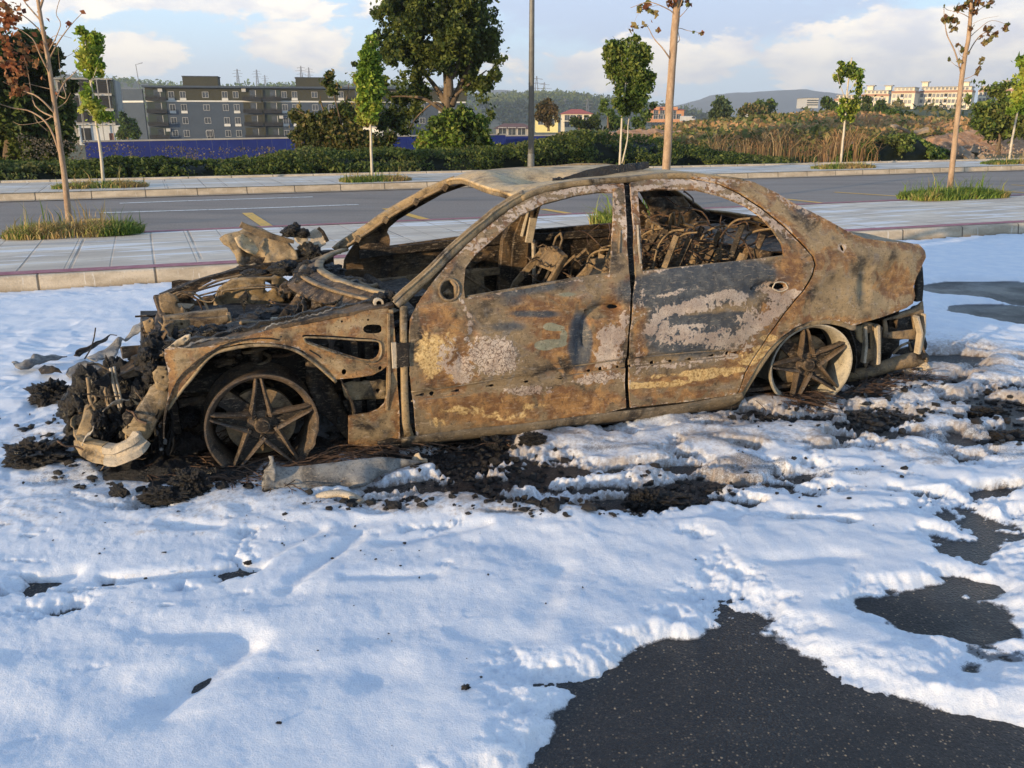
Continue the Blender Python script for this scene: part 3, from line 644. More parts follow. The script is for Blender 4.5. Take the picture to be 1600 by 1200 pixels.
tree('young_tree', 'tall thin young tree with sparse browning leaves in the right hand grass bed', 'tree', b, [b, at(1492, 220, Y), at(1504, 112, Y), at(1513, 60, Y), at(1518, 0, Y), at(1522, -70, Y)], L,
     pb([(1476, 9, 3), (1478, 30, 6), (1486, 33, 7), (1495, 34, 4), (1490, 45, 6), (1500, 12, 7), (1512, 6, 8), (1525, 6, 8), (1520, 18, 7), (1545, 8, 5), (1550, 3, 6), (1540, 65, 6), (1548, 60, 5), (1555, 54, 5), (1542, 45, 7), (1570, 45, 5), (1575, 38, 3), (1533, 95, 5), (1530, 108, 4), (1525, 115, 3), (1500, 95, 4), (1482, 92, 3), (1500, 72, 4), (1508, 80, 6), (1532, 55, 6), (1528, 40, 4), (1515, 45, 7), (1500, -30, 22), (1535, -40, 22)], Y, 1.), 1150, .072, OLIVE+[(.18, .09, .04)], M['bark'], .058, .028, -.35, 4, 'young trees planted along the near paved strip', elong=1.2)
# young trees of the far pavement
b = base_on(162, 291); Y = b[1]
tree('sapling', 'small sapling with two bright green leaf tufts left of the dark grey flats', 'tree', b, [b, at(157, 235, Y), at(150, 190, Y), at(142, 130, Y), at(133, 60, Y)], twigs(None, Y, [([(150, 190), (140, 175), (130, 165)], .012, .004), ([(142, 130), (150, 110), (155, 90)], .01, .004)]),
     pb([(125, 46, 6), (130, 55, 8), (128, 68, 9), (133, 85, 14), (124, 82, 8), (150, 60, 10), (148, 75, 11), (145, 95, 14), (155, 100, 9), (130, 102, 10), (142, 115, 10), (155, 115, 7), (140, 135, 8), (136, 150, 9), (145, 160, 12), (155, 168, 13), (135, 172, 9), (150, 180, 12), (168, 182, 8), (135, 192, 7), (140, 62, 7)], Y), 6500, .07, LIME, M['barkpale'], .038, .018, -.2, 3, 'saplings along the far pavement')
b = base_on(582, 283); Y = b[1]
tree('poplar', 'slim upright young poplar with yellow green leaves beside the big dark tree', 'tree', b, [b, at(580, 240, Y), at(579, 195, Y), at(577, 120, Y), at(580, 60, Y)], [],
     pb([(580, 62, 8), (578, 75, 10), (573, 88, 11), (583, 90, 11), (570, 105, 12), (582, 110, 14), (588, 125, 10), (568, 125, 14), (580, 140, 16), (590, 148, 9), (572, 155, 14), (584, 165, 12), (570, 172, 13), (580, 185, 11), (565, 188, 8), (572, 190, 8)], Y), 11000, .07, LIME+[(.22, .22, .04), (.30, .20, .05)], M['barkpale'], .036, .018, -.32, 3, 'saplings along the far pavement', shell=.6)
b = base_on(968, 264); Y = b[1]
tree('sapling', 'white stemmed young tree with broad airy green crown left of the bare trunk', 'tree', b, [b, at(970, 220, Y), at(973, 170, Y), at(980, 110, Y), at(985, 62, Y)], twigs(None, Y, [([(973, 175), (990, 140), (1010, 125)], .02, .006), ([(974, 170), (960, 130), (950, 90)], .02, .006), ([(976, 140), (995, 100), (1010, 80)], .018, .005), ([(977, 130), (970, 90), (962, 70)], .014, .004), ([(972, 255), (980, 220), (982, 190), (990, 160)], .028, .01)]),
     pb([(992, 62, 8), (975, 68, 12), (958, 72, 11), (955, 85, 13), (968, 85, 14), (985, 80, 14), (1003, 78, 12), (1010, 90, 10), (1000, 95, 14), (985, 100, 15), (968, 105, 15), (955, 105, 11), (960, 120, 11), (978, 122, 15), (998, 118, 15), (1012, 122, 11), (1010, 135, 12), (990, 140, 16), (972, 140, 13), (1000, 155, 14), (982, 160, 14), (965, 160, 9), (975, 172, 10), (995, 170, 9), (1020, 120, 6), (946, 75, 4)], Y), 15000, .072, GREEN+[(.20, .24, .05)], M['barkpale'], .038, .016, -.14, 2.4, 'saplings along the far pavement', shell=.6)
b = base_on(1313, 262); Y = b[1]
tree('sapling', 'thin staked sapling with small bright crown in front of the cream blocks', 'tree', b, [b, at(1317, 220, Y), at(1321, 180, Y), at(1324, 140, Y), at(1331, 90, Y)], twigs(None, Y, [([(1322, 160), (1312, 130), (1308, 112)], .015, .004), ([(1323, 150), (1338, 125), (1343, 110)], .015, .004)]),
     pb([(1331, 86, 6), (1333, 95, 7), (1315, 100, 5), (1316, 110, 7), (1328, 110, 11), (1342, 110, 6), (1308, 122, 6), (1320, 125, 10), (1335, 125, 11), (1344, 120, 5), (1312, 140, 9), (1326, 140, 11), (1338, 140, 9), (1318, 158, 8), (1332, 158, 9), (1322, 172, 10), (1312, 172, 7), (1336, 172, 6), (1318, 184, 6), (1330, 185, 5)], Y), 6000, .078, LIME+GREEN, M['barkpale'], .038, .02, -.12, 2.4, 'saplings along the far pavement')
b = base_on(1576, 256); Y = b[1]
tree('sapling', 'sapling with bright green crown cut by the right hand picture edge', 'tree', b, [b, at(1582, 215, Y), at(1590, 175, Y), at(1602, 120, Y), at(1610, 70, Y)], [],
     pb([(1600, 95, 10), (1610, 110, 14), (1595, 115, 9), (1603, 130, 13), (1590, 150, 9), (1600, 150, 12), (1588, 168, 8), (1600, 168, 10), (1578, 172, 5), (1615, 140, 16), (1615, 80, 12)], Y), 5000, .10, LIME, M['barkpale'], .042, .02, -.2, 2.4, 'saplings along the far pavement')
# big trees
Y = 31.; b = np.array([*at(703, 255, Y)[:2], -.4])
L = twigs(None, Y, [([(703, 175), (690, 150), (672, 125), (650, 105)], .14, .03), ([(705, 165), (720, 130), (735, 100), (745, 70)], .13, .03), ([(702, 150), (700, 110), (690, 60), (680, 20)], .16, .04), ([(700, 180), (665, 155), (640, 150), (610, 150)], .08, .02), ([(706, 120), (720, 80), (715, 30)], .10, .03), ([(690, 110), (670, 80), (650, 40)], .08, .02), ([(710, 150), (735, 130), (760, 110)], .07, .02), ([(700, 175), (680, 160), (655, 180), (640, 200)], .05, .015)])
tree('big_tree', 'tall dense dark green tree with forked trunk standing centre left behind the hedge', 'tree', b, [b, at(708, 215, Y), at(700, 180, Y), at(697, 120, Y), at(692, 60, Y)], L,
     pb([(650, 12, 36), (690, 10, 40), (730, 8, 32), (612, 20, 24), (590, 28, 14), (575, 22, 8), (625, 45, 34), (665, 50, 38), (710, 50, 38), (750, 40, 26), (765, 12, 14), (620, 80, 30), (650, 85, 34), (690, 90, 26), (735, 85, 34), (765, 75, 20), (780, 88, 11), (610, 110, 20), (640, 120, 26), (600, 130, 16), (760, 110, 20), (775, 118, 9), (735, 110, 24), (625, 145, 20), (605, 155, 16), (655, 145, 16), (730, 130, 16), (755, 145, 16), (765, 165, 14), (640, 170, 18), (610, 178, 18), (630, 195, 18), (600, 60, 16), (765, 55, 16), (660, -30, 60), (720, -30, 50), (600, 190, 14), (765, 178, 10), (755, 130, 14), (590, 95, 10)], Y, 1.3), 140000, .092, DARKG+[(.13, .16, .035)], M['barkdark'], .24, .08, .0, 2.2, shell=.55)
Y = 29.; b = np.array([*at(712, 262, Y)[:2], -.3])
tree('ivy_shrub', 'leafy yellow green shrub mass climbing around the foot of the big tree', 'shrub', b, [b, at(705, 230, Y), at(712, 190, Y)], [],
     pb([(700, 185, 16), (715, 180, 14), (690, 205, 24), (720, 205, 24), (745, 215, 20), (675, 225, 26), (700, 205, 26), (725, 190, 20), (700, 235, 30), (730, 238, 30), (760, 240, 24), (668, 250, 22), (780, 255, 20), (700, 262, 30), (745, 262, 30), (720, 172, 8), (750, 190, 12), (680, 190, 10)], Y), 46000, .095, GREEN+LIME+[(.26, .20, .06)], M['barkdark'], .12, .05, -.25, 1.5)
Y = 27.; b = np.array([*at(10, 270, Y)[:2], -.3])
tree('big_tree', 'dark spreading evergreen mass at the left picture edge in front of the unfinished block', 'tree', b, [b, at(20, 200, Y), at(30, 120, Y), at(35, 60, Y)], [],
     pb([(50, 62, 16), (65, 75, 18), (45, 85, 22), (80, 90, 14), (88, 82, 8), (25, 70, 18), (5, 90, 24), (70, 105, 18), (90, 128, 14), (100, 140, 14), (60, 130, 24), (30, 120, 26), (5, 135, 30), (40, 165, 34), (80, 165, 26), (100, 170, 16), (10, 180, 34), (50, 200, 34), (90, 200, 24), (115, 135, 8), (10, 225, 34), (60, 235, 30), (-30, 100, 40), (-30, 170, 50), (-60, 60, 50), (100, 225, 14)], Y, 1.2), 60000, .115, DARKG, M['barkdark'], .25, .08, -.16, 1.1)
Y = 30.; b = np.array([*at(520, 262, Y)[:2], -.3])
tree('bushy_tree', 'loose olive bush before the right part of the dark grey flats', 'tree', b, [b, at(525, 220, Y), at(522, 170, Y)], twigs(None, Y, [([(522, 200), (505, 170), (500, 150)], .05, .01), ([(523, 190), (540, 160), (545, 130)], .05, .01), ([(520, 205), (480, 180), (460, 172)], .05, .01), ([(535, 200), (520, 140), (515, 120)], .03, .008)]),
     pb([(515, 118, 7), (512, 130, 8), (520, 140, 9), (470, 168, 9), (460, 180, 10), (485, 175, 12), (478, 192, 14), (500, 168, 10), (505, 185, 14), (525, 180, 12), (540, 175, 14), (555, 190, 16), (530, 200, 22), (500, 210, 22), (475, 215, 18), (560, 215, 22), (540, 225, 26), (500, 235, 26), (580, 225, 18), (600, 235, 18), (560, 245, 24), (470, 240, 16), (550, 135, 5), (553, 100, 4), (545, 120, 5), (610, 215, 10)], Y), 24000, .10, OLIVE+DARKG+[(.05, .08, .02)], M['barkdark'], .08, .03, -.18, 1.5)
Y = 44.; b = np.array([*at(1560, 240, Y)[:2], -.5])
tree('bushy_tree', 'broad green bush tree on the earth mound at right edge', 'tree', b, [b, at(1562, 200, Y), at(1560, 160, Y)], [],
     pb([(1530, 142, 14), (1555, 148, 16), (1575, 140, 14), (1595, 150, 16), (1520, 155, 10), (1540, 165, 18), (1565, 172, 22), (1590, 175, 20), (1545, 190, 20), (1570, 198, 20), (1590, 200, 16), (1550, 205, 14), (1620, 160, 30), (1630, 195, 30)], Y), 20000, .14, GREEN+OLIVE[:3], M['barkdark'], .15, .05, -.2, 1.1)
# hedge and scrub behind the far pavement
def tops(pts, u): x = [p[0] for p in pts]; return np.interp(u, x, [p[1] for p in pts])
def belt(name, label, cat, prof, u0, u1, Ya, Yb, n, leaf, cols, thr=-.2, csc=1.4, core=True, bot=-.4, up=1.):
    """belt of undergrowth between depths Ya and Yb; prof gives its top as seen in the photo"""
    u = rng.uniform(u0, u1, n); sl = math.tan(RD)
    y = rng.uniform(0, 1, n); k = (u-800)/FPX
    def place(u, f): 
        kk = (u-800)/FPX; Y0 = Ya/(1-kk*sl); Y1 = Yb/(1-kk*sl) if Yb < 60 else Yb; return Y0+(Y1-Y0)*f
    Y = place(u, y); a = (u-800)/FPX; top = tops(prof, u)
    X = a*Y/ (cp_+0*Y); P = np.c_[X, Y]
    ztop = CAM_H+(YH-top)/FPX*Y*1.06
    lob = fbm(P, .45, 3, 61)*.34+fbm(P, 1.6, 2, 62)*.22
    zt = ztop+lob*np.maximum(ztop-bot, .4)*.5*up
    f = 1-np.abs(rng.normal(0, .22, n)); f = np.where(rng.uniform(size=n) < .55, rng.uniform(0, 1, n), f)
    front = sst(y, 0, .25); z = bot+(zt*(.55+.45*front)-bot)*np.clip(f, 0, 1.03)
    P3 = np.c_[X, Y, z]; kp = fbm(P3, csc, 3, 63) > thr; P3 = P3[kp]
    c = palette(len(P3), cols, .3, P3, csc*.5); V, F_, cc = leafmesh(P3, leaf, c)
    Vl, Fl = V, F_
    if core:
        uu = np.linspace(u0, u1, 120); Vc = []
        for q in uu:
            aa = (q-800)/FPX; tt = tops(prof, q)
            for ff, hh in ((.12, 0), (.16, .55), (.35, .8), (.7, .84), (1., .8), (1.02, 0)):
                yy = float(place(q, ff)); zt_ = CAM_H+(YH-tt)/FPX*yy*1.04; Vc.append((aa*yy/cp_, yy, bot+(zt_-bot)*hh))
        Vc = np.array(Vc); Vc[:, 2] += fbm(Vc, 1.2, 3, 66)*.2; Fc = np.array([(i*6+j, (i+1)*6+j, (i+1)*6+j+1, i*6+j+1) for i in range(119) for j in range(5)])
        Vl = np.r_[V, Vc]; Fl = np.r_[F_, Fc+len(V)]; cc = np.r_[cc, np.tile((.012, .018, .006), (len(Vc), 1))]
    o = mk(name, Vl, Fl, M['leaf'], None, attrs={'masks': cc}); tag(o, label, cat, kind='stuff'); return o
prof = [(-300, 228), (0, 240), (120, 243), (180, 240), (230, 237), (330, 242), (420, 241), (470, 230), (560, 230), (660, 228), (780, 222), (860, 212), (900, 205), (950, 210), (1010, 215), (1080, 228), (1160, 238), (1240, 240), (1300, 240)]
belt('hedge', 'low dark green bramble hedge running behind the far pavement', 'hedge', prof, -250, 1240, 25.7, 29.5, 150000, .065, DARKG+[(.07, .10, .025), (.11, .15, .04), (.16, .17, .06)], -.12)
belt('dry_weeds', 'pale dry weed stalks standing above the hedge at left', 'weeds', [(-100, 200), (100, 205), (150, 215), (260, 222), (360, 226), (470, 226)], 90, 460, 28, 31, 2200, .045, [(.16, .13, .09), (.22, .18, .13), (.10, .09, .06)], -.1, 2., False, .3)
belt('scrub', 'olive and rusty scrub covering the field at right', 'scrub', [(1000, 198), (1060, 190), (1120, 186), (1200, 180), (1260, 176), (1330, 180), (1400, 186), (1450, 186), (1520, 188), (1700, 182)], 1000, 1700, 38, 130, 110000, .24, OLIVE+[(.14, .17, .05), (.40, .24, .10), (.46, .30, .13), (.34, .30, .12), (.52, .30, .15)], -.25, .35, True, -1.5, .5)
belt('scrub', 'dark green low bushes in front of the scrub field', 'scrub', [(1080, 215), (1140, 228), (1200, 226), (1260, 222), (1330, 222), (1380, 222), (1450, 238)], 1070, 1420, 31, 40, 22000, .12, DARKG[2:]+OLIVE+DRY[:1], -.1, .8, True, -.6, .7)
belt('shrub_thicket', 'bright green bush growing over the low end of the earth mound', 'shrub', [(1260, 245), (1290, 222), (1320, 210), (1370, 205), (1410, 222), (1460, 240)], 1265, 1440, 26.2, 29, 16000, .09, GREEN+OLIVE[:2], .02, 1.2, True, 0)
# dry reeds
def reeds(label, u0, u1, Ya, Yb, n, ztop, cols):
    Vs = []; cc = []
    for i in range(n):
        u = rng.uniform(u0, u1); Y = rng.uniform(Ya, Yb); a = (u-800)/FPX; x = a*Y/cp_; h = (ztop(u)+rng.uniform(-.35, .1)); ln = rng.normal(.1, .6); w_ = rng.uniform(.006, .018)
        p = [np.array((x, Y, -.3)), np.array((x+ln*.1, Y, h*.6)), np.array((x+ln*.5, Y, h)), np.array((x+ln*1.1, Y, h*rng.uniform(.75, 1.)))]
        c = np.array(cols[rng.integers(len(cols))])*rng.uniform(.7, 1.2)
        for q0, q1, k0, k1 in zip(p[:-1], p[1:], (1, .8, .6), (.8, .6, .1)): Vs += [q0-(w_*k0, 0, 0), q0+(w_*k0, 0, 0), q1+(w_*k1, 0, 0), q1-(w_*k1, 0, 0)]; cc += [c]*4
    V = np.array(Vs); o = mk('dry_reeds', V, np.arange(len(V)).reshape(-1, 4), M['leaf'], attrs={'masks': np.array(cc)}); tag(o, label, 'reeds', kind='stuff')
reeds('orange brown dry reeds bending over behind the far pavement', 1085, 1330, 30.5, 34, 620, lambda u: 1.0+.25*math.sin(u*.06), DRY+[(.52, .28, .12), (.14, .09, .05), (.10, .07, .04)])
# earth mounds and rubble at right
def mound(name, label, pts, Ya, Yb, mat, seed, bot=-.2, rough=.25):
    """earth heap whose crest is seen along pts"""
    us_ = np.linspace(pts[0][0], pts[-1][0], 150); m = MB(); Ym = (Ya+Yb)/2; V = []
    for q in us_:
        tt = tops(pts, q); zc = CAM_H+(YH-tt)/FPX*Ym*1.05-bot
        for f in np.linspace(-1, 1, 26):
            yy = Ym+f*(Yb-Ya)/2; aa = (q-800)/FPX; V.append((aa*Ym/cp_, yy+(aa*Ym)*.35, bot+zc*max(0, 1-abs(f)**1.5)))
    V = np.array(V); hh = np.clip((V[:, 2]-bot)*2, 0, 1); V[:, 2] += hh*(fbm(V, 1.0, 5, seed, .6)*rough+(1-np.abs(fbm(V, 2.6, 3, seed+3)))*.12-.1); V[:, 1] += fbm(V, 2., 4, seed+7)*.25
    F_ = np.array([(i*26+j, (i+1)*26+j, (i+1)*26+j+1, i*26+j+1) for i in range(149) for j in range(25)])
    o = mk(name, V, F_, mat, smooth=False); tag(o, label, 'earth mound'); o['kind'] = 'structure'; del o['category']; return o
mound('earth_mound', 'pinkish heap of dumped earth and rubble behind the far pavement', [(1380, 252), (1410, 222), (1425, 212), (1450, 211), (1475, 216), (1500, 226), (1530, 238), (1545, 250)], 34, 38, M['earth'], 5)
mound('earth_mound', 'long low heap of reddish earth at right edge', [(1480, 230), (1510, 214), (1560, 210), (1600, 206), (1700, 208)], 37, 43, M['earth'], 9)
mound('earth_mound', 'small earth heap half covered with bushes', [(1300, 250), (1330, 226), (1360, 222), (1390, 230), (1410, 245)], 31.5, 34, M['earth'], 12)
mound('earth_mound', 'brown bank of earth in front of the distant houses', [(840, 210), (880, 204), (950, 203), (1020, 200), (1080, 205), (1120, 215)], 45, 52, M['earth'], 15, -1.5)
for i, (u, v, Y, sz, rot, lab) in enumerate([(1408, 200, 41, (1.0, .35, .10), (.3, .25, .5), 'curved broken concrete slab lying on top of the earth heap'), (1440, 205, 41, (.6, .3, .12), (.4, -.2, -.3), 'broken slab piece beside the curved slab'), (1511, 243, 34.5, (.75, .5, .10), (.9, .5, .2), 'pale flat slab leaning at the foot of the rubble'),
                                              (1525, 236, 36, (.5, .3, .25), (.2, .4, .9), 'broken concrete lump behind the pale slab'), (1497, 246, 34.5, (.22, .2, .16), (.5, .2, .1), 'small stone left of the pale slab'), (1535, 247, 34.5, (.3, .25, .18), (.3, .8, .1), 'stone right of the pale slab')]):
    p = at(u, v, Y); m = MB(); 
    k = 7; gx = np.linspace(-.5, .5, k); W_ = np.array([(x, y) for x in gx for y in gx]); curve = .25 if i == 0 else 0
    m.grid(lambda x, y: (x*sz[0], y*sz[1], sz[2]/2-curve*x*x*sz[0]*.8), gx, gx); m.grid(lambda x, y: (x*sz[0], -y*sz[1], -sz[2]/2-curve*x*x*sz[0]*.8), gx, gx)
    for s_ in (-.5, .5): m.grid(lambda x, z: (x*sz[0], s_*sz[1], z*sz[2]-curve*x*x*sz[0]*.8), gx, (-.5, .5)); m.grid(lambda y, z: (s_*sz[0], y*sz[1], z*sz[2]-curve*.25*sz[0]*.8), gx, (-.5, .5))
    m.noise(.06, 4, i*3); o = m.build('concrete_slab' if i < 4 else 'stone', M['rock']); o.location = p; o.rotation_euler = rot; tag(o, lab, 'slab' if i < 4 else 'stone')
# rubble pebbles strewn on the mounds and verge
Vs = []; Fs = []; nb = 0; Vi, Fi = ico(1)
for i in range(900):
    if i < 260: u, v, Y = rng.uniform(1400, 1600), rng.uniform(225, 250), rng.uniform(33.5, 36.5); c = at(u, v, Y)
    else:
        s_ = rng.uniform(20, 60); p = shift(e_fb, rng.uniform(.2, 1.2))(s_); c = np.array((p[0], p[1], .13))
    r = rng.uniform(.012, .05)*(.8 if i > 260 else 1.2); Vs.append(Vi*r*rng.uniform(.6, 1.3, 3)+rng.normal(0, r*.15, Vi.shape)+c); Fs.append(Fi+nb); nb += len(Vi)
tag(mk('rubble', np.concatenate(Vs), np.concatenate(Fs), M['rock']), 'loose stones scattered over the earth heaps and verge', 'rubble', kind='stuff')

# grass beds around the young trees
def grass(label, c, rx, ry, n, h, cols, tall=0, z=.14, seed=0):
    r = np.sqrt(rng.uniform(0, 1, n)); th = rng.uniform(0, 2*PI, n); ca, sa = math.cos(RD), math.sin(RD)
    X = np.sign(np.cos(th))*np.abs(np.cos(th))**.6*rx*r; Y = np.sign(np.sin(th))*np.abs(np.sin(th))**.6*ry*r; B = np.c_[c[0]+X*ca-Y*sa, c[1]+X*sa+Y*ca, np.full(n, z)]
    edge_ = 1-.45*r**3; H = h*rng.uniform(.45, 1.25, n)*edge_; ll = rng.normal(0, .45, (n, 2))*H[:, None]
    tl = rng.uniform(size=n) < tall; H = np.where(tl, H*rng.uniform(1.8, 2.8, n), H)
    w_ = rng.uniform(.0022, .0055, n)*(1+c[1]/14); a = rng.uniform(0, PI, n); D = np.c_[np.cos(a), np.sin(a), 0*a]*w_[:, None]
    mid = B+np.c_[ll*.35, H*.6]; tip = B+np.c_[ll*1.2, H*rng.uniform(.75, 1, n)]
    V = np.stack([B-D, B+D, mid+D*.8, mid-D*.8, mid-D*.8, mid+D*.8, tip+D*.1, tip-D*.1], 1).reshape(-1, 3)
    c_ = palette(n, cols, .3, B, 1.5); o = mk('grass', V, np.arange(len(V)).reshape(-1, 4), M['blade'], attrs={'masks': np.repeat(c_, 8, 0)})
    tag(o, label, 'grass', kind='stuff')
GR = [(.10, .17, .03), (.16, .23, .04), (.24, .27, .06), (.36, .29, .10)]; GD = GR+[(.42, .30, .13), (.35, .24, .10)]
p = gz(118, 366, .14); grass('thick green and straw coloured grass around the rust red young tree', p, .80, .40, 4600, .17, GD, .03)
p = gz(985, 352, .14); grass('grass clump seen through the car windows at the stout bare trunk', p, .55, .35, 1500, .28, GR, .05)
p = gz(1490, 309, .14); grass('wide green grass bed around the tall thin young tree', p, 1.2, .42, 5200, .19, GR, .04)
for u, v, rx, lab in ((158, 293, .95, 'yellowing grass around the sapling left of the grey flats'), (587, 283, .85, 'grass around the foot of the slim poplar'), (975, 269, .8, 'low grass around the white stemmed young tree'), (1318, 263, 1.1, 'low grass around the thin sapling before the cream blocks'), (1580, 256, 1.2, 'low grass around the sapling at the right edge')):
    grass(lab, gz(u, v, .14), rx, .38, 2600, .15, GD, .02)

# lamp post
b = base_on(829.5, 269); Y = b[1]; r = empty('lamp_post', b); tag(r, 'tall grey steel lamp post rising behind the car roof', 'lamp post')
m = MB(); m.tube([(0, 0, 0), (0, 0, 4), (0, 0, 8.6)], 1, 12, scale=[.085, .07, .055]); m.build('pole', M['pole'], r, smooth=True)
m = MB(); m.lathe([(.0, .0), (.17, 0), (.17, .03), (.1, .06), (.09, .5), (.0, .5)], axis='z', k=16); m.build('base', M['pole'], r)
m = MB(); m.tube([(0, 0, 8.5), (0, -.3, 8.9), (0, -1.3, 9.0)], .04, 8); m.build('arm', M['pole'], r); MB().box((0, -1.6, 9.), (.25, .6, .09)).build('lamp_head', M['pole'], r)

# blue sheet fence
r = empty('blue_fence', at(330, 235, 40)); tag(r, 'long low blue sheet metal fence between the hedge and the grey flats', 'fence')
def fpiece(u0, v0, u1, v1, Y0, Y1, nm='panel'):
    a = at(u0, v0, Y0); c = at(u1, v1, Y1); n = 14; m = MB()
    for i in range(n):
        p = a+(c-a)*i/n; q = a+(c-a)*(i+.985)/n
        m.beam([(p[0], p[1], (p[2]-1)), (q[0], q[1], (q[2]-1))], .05, 2.)
    o = m.build(nm, M['blue'], r); m2 = MB(); m2.beam([a, c], .09, .07).build('rail', M['concrete'], r)
    for ob in (o, bpy.data.objects[-1] if False else r.children[-1]): ob.matrix_parent_inverse = Matrix.Translation(-Vector(r.location))
fpiece(132, 221, 470, 215, 38, 41); fpiece(470, 215, 790, 210, 41, 45); fpiece(790, 212, 905, 211, 46, 47)
for ch in r.children: ch.matrix_parent_inverse = Matrix.Translation(-Vector(r.location))

# ------------------------------------------------------------------ buildings
def part(name, mb, mat, parent, **k):
    o = mb.build(name, mat, parent, **k); return o
class Block:
    """a building placed from its photographed front edge; local x along the front, y away, z up"""
    def __init__(s, name, label, uL, uR, vB, vT, YL, YR, depth, cat='building'):
        a = at(uL, vB, YL); c = at(uR, vB, YR); s.a = a; s.L = np.hypot(*(c-a)[:2]); s.rz = math.atan2(c[1]-a[1], c[0]-a[0]); s.root = empty(name, a, s.rz); tag(s.root, label, cat)
        s.uL, s.uR, s.YL, s.YR = uL, uR, YL, YR; s.H = at(uL, vT, YL)[2]-a[2]; s.D = depth; s.z0 = a[2]
    def x(s, u):
        d = ray(u, 190)[:2]; e = np.array([math.cos(s.rz), math.sin(s.rz)]); A_ = np.array([[d[0], -e[0]], [d[1], -e[1]]]); t = np.linalg.solve(A_, s.a[:2]); return t[1]
    def z(s, u, v):
        x = s.x(u); y = s.a[1]+x*math.sin(s.rz); return at(u, v, y)[2]-s.z0
    def wall(s, mat, u0, u1, v0, v1, y0=0, y1=None, name='wall', below=0):
        x0, x1 = s.x(u0), s.x(u1); zt, zb = s.z((u0+u1)/2, v0), s.z((u0+u1)/2, v1)-below; y1 = s.D if y1 is None else y1
        return MB().box(((x0+x1)/2, (y0+y1)/2, (zt+zb)/2), (x1-x0, y1-y0, zt-zb)).build(name, mat, s.root)
    def window(s, u, v, w_, h_, depth=.0, sill=False):
        x, z = s.x(u), s.z(u, v); f = MB(); t = .065
        for dx, dz, a, b_ in ((-w_/2, 0, t, h_), (w_/2, 0, t, h_), (0, h_/2, w_+t, t), (0, -h_/2, w_+t, t), (0, 0, t*.8, h_)): f.box((x+dx, -.03-depth, z+dz), (a, .10, b_))
        fo_ = f.build('window', M['frame'], s.root); MB().box((x, -.012-depth, z), (w_-t, .05, h_-t)).build('pane', M['glass'], fo_)
        if sill: MB().box((x, -.06-depth, z-h_/2-.32), (w_+.2, .12, .5)).build('sill', M['bandw'], fo_)
    def balcony(s, u0, u1, v, h_=2.6, mat='owall'):
        x0, x1 = s.x(u0), s.x(u1); z = s.z((u0+u1)/2, v); w_ = x1-x0; xc = (x0+x1)/2
        o = MB().box((xc, -.04, z+h_*.5), (w_-.2, .10, h_-.35)).build('balcony', M[mat], s.root)
        MB().box((xc, -.75, z), (w_, 1.5, .18)).build('slab', M['dark'], o)
        r_ = MB(); r_.box((xc, -1.47, z+.95), (w_, .05, .06)); [r_.box((x0+w_*i/16, -1.47, z+.5), (.05, .04, .85)) for i in range(17)]; r_.box((xc, -1.44, z+.42), (w_, .02, .6)); r_.build('railing', M['dark'], o)
        MB().box((x0+w_*.55, -.12, z+1.15), (w_*.3, .05, 2.0)).build('door', M['glass'], o); MB().box((x0+w_*.55+w_*.17, -.13, z+1.15), (.12, .05, 2.0)).build('door_frame', M['frame'], o)
        return o
B = Block('apartment_block', 'long four storey dark grey apartment block with white band behind the blue fence', 232, 730, 218, 139, 200, 216, 12)
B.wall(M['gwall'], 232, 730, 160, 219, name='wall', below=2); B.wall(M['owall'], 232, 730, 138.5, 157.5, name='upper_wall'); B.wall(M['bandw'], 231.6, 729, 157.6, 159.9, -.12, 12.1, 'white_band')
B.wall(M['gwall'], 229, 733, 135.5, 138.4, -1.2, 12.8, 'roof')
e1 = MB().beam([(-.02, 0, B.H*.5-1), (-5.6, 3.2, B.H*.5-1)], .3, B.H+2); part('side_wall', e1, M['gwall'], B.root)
MB().beam([(-.02, -.02, B.z(232, 158.7)), (-5.62, 3.18, B.z(232, 158.7))], .36, .42).build('white_band', M['bandw'], B.root)
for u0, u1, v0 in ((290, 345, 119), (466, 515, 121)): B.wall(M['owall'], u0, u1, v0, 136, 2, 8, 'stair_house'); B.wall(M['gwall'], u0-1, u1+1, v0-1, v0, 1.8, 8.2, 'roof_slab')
for v, h_ in ((156.5, 2.4), (176, 2.5), (196, 2.5), (216, 2.5)):
    for u0, u1, mt in ((233, 264, 'dgreen'), (382, 411, 'owall'), (414, 442, 'dgreen'), (545, 574, 'owall'), (577, 604, 'dgreen')): B.balcony(u0, u1, v, h_, mt)
for k, v in enumerate((148, 168, 188.5, 208.5)):
    for u in (272, 290, 355, 372, 447, 463, 519, 535, 612, 628, 690, 706): B.window(u, v, 1.15, 1.35, sill=(k < 3 and (u*7+k*5) % 3 != 0))
    for u in (325, 494, 660): B.window(u, v, 1.3, 1.2)
B.window(327, 211, 1.5, 2.2)
MB().box((B.x(412.5), -.2, B.H*.5), (.5, .5, B.H)).build('downpipe_column', M['owall'], B.root)
for u, v in ((256, 141), (385, 141), (262, 203), (440, 183)):
    MB().box((B.x(u), -.35, B.z(u, v)), (.9, .4, .65)).build('air_conditioner', M['frame'], B.root)
MB().tube([(B.x(221), 3, B.H), (B.x(219), 3, B.H+5.2), (B.x(230), 3, B.H+5.6)], .07, 5).build('antenna', M['steel'], B.root)
B = Block('unfinished_block', 'bare concrete shell of an apartment block with dark openings at far left', 95, 187, 221, 124, 150, 153, 12)
B.wall(M['concrete'], 95, 187, 124, 222, .6, 12, 'wall', 2); B.wall(M['dgreen'], 180, 184.5, 124, 195, 0, 12, 'side_wall'); B.wall(M['bandw'], 120, 188, 196, 222, -.2, .6, 'ground_wall', 2); B.wall(M['concrete'], 93, 184, 122, 124.4, -.6, 12.4, 'roof')
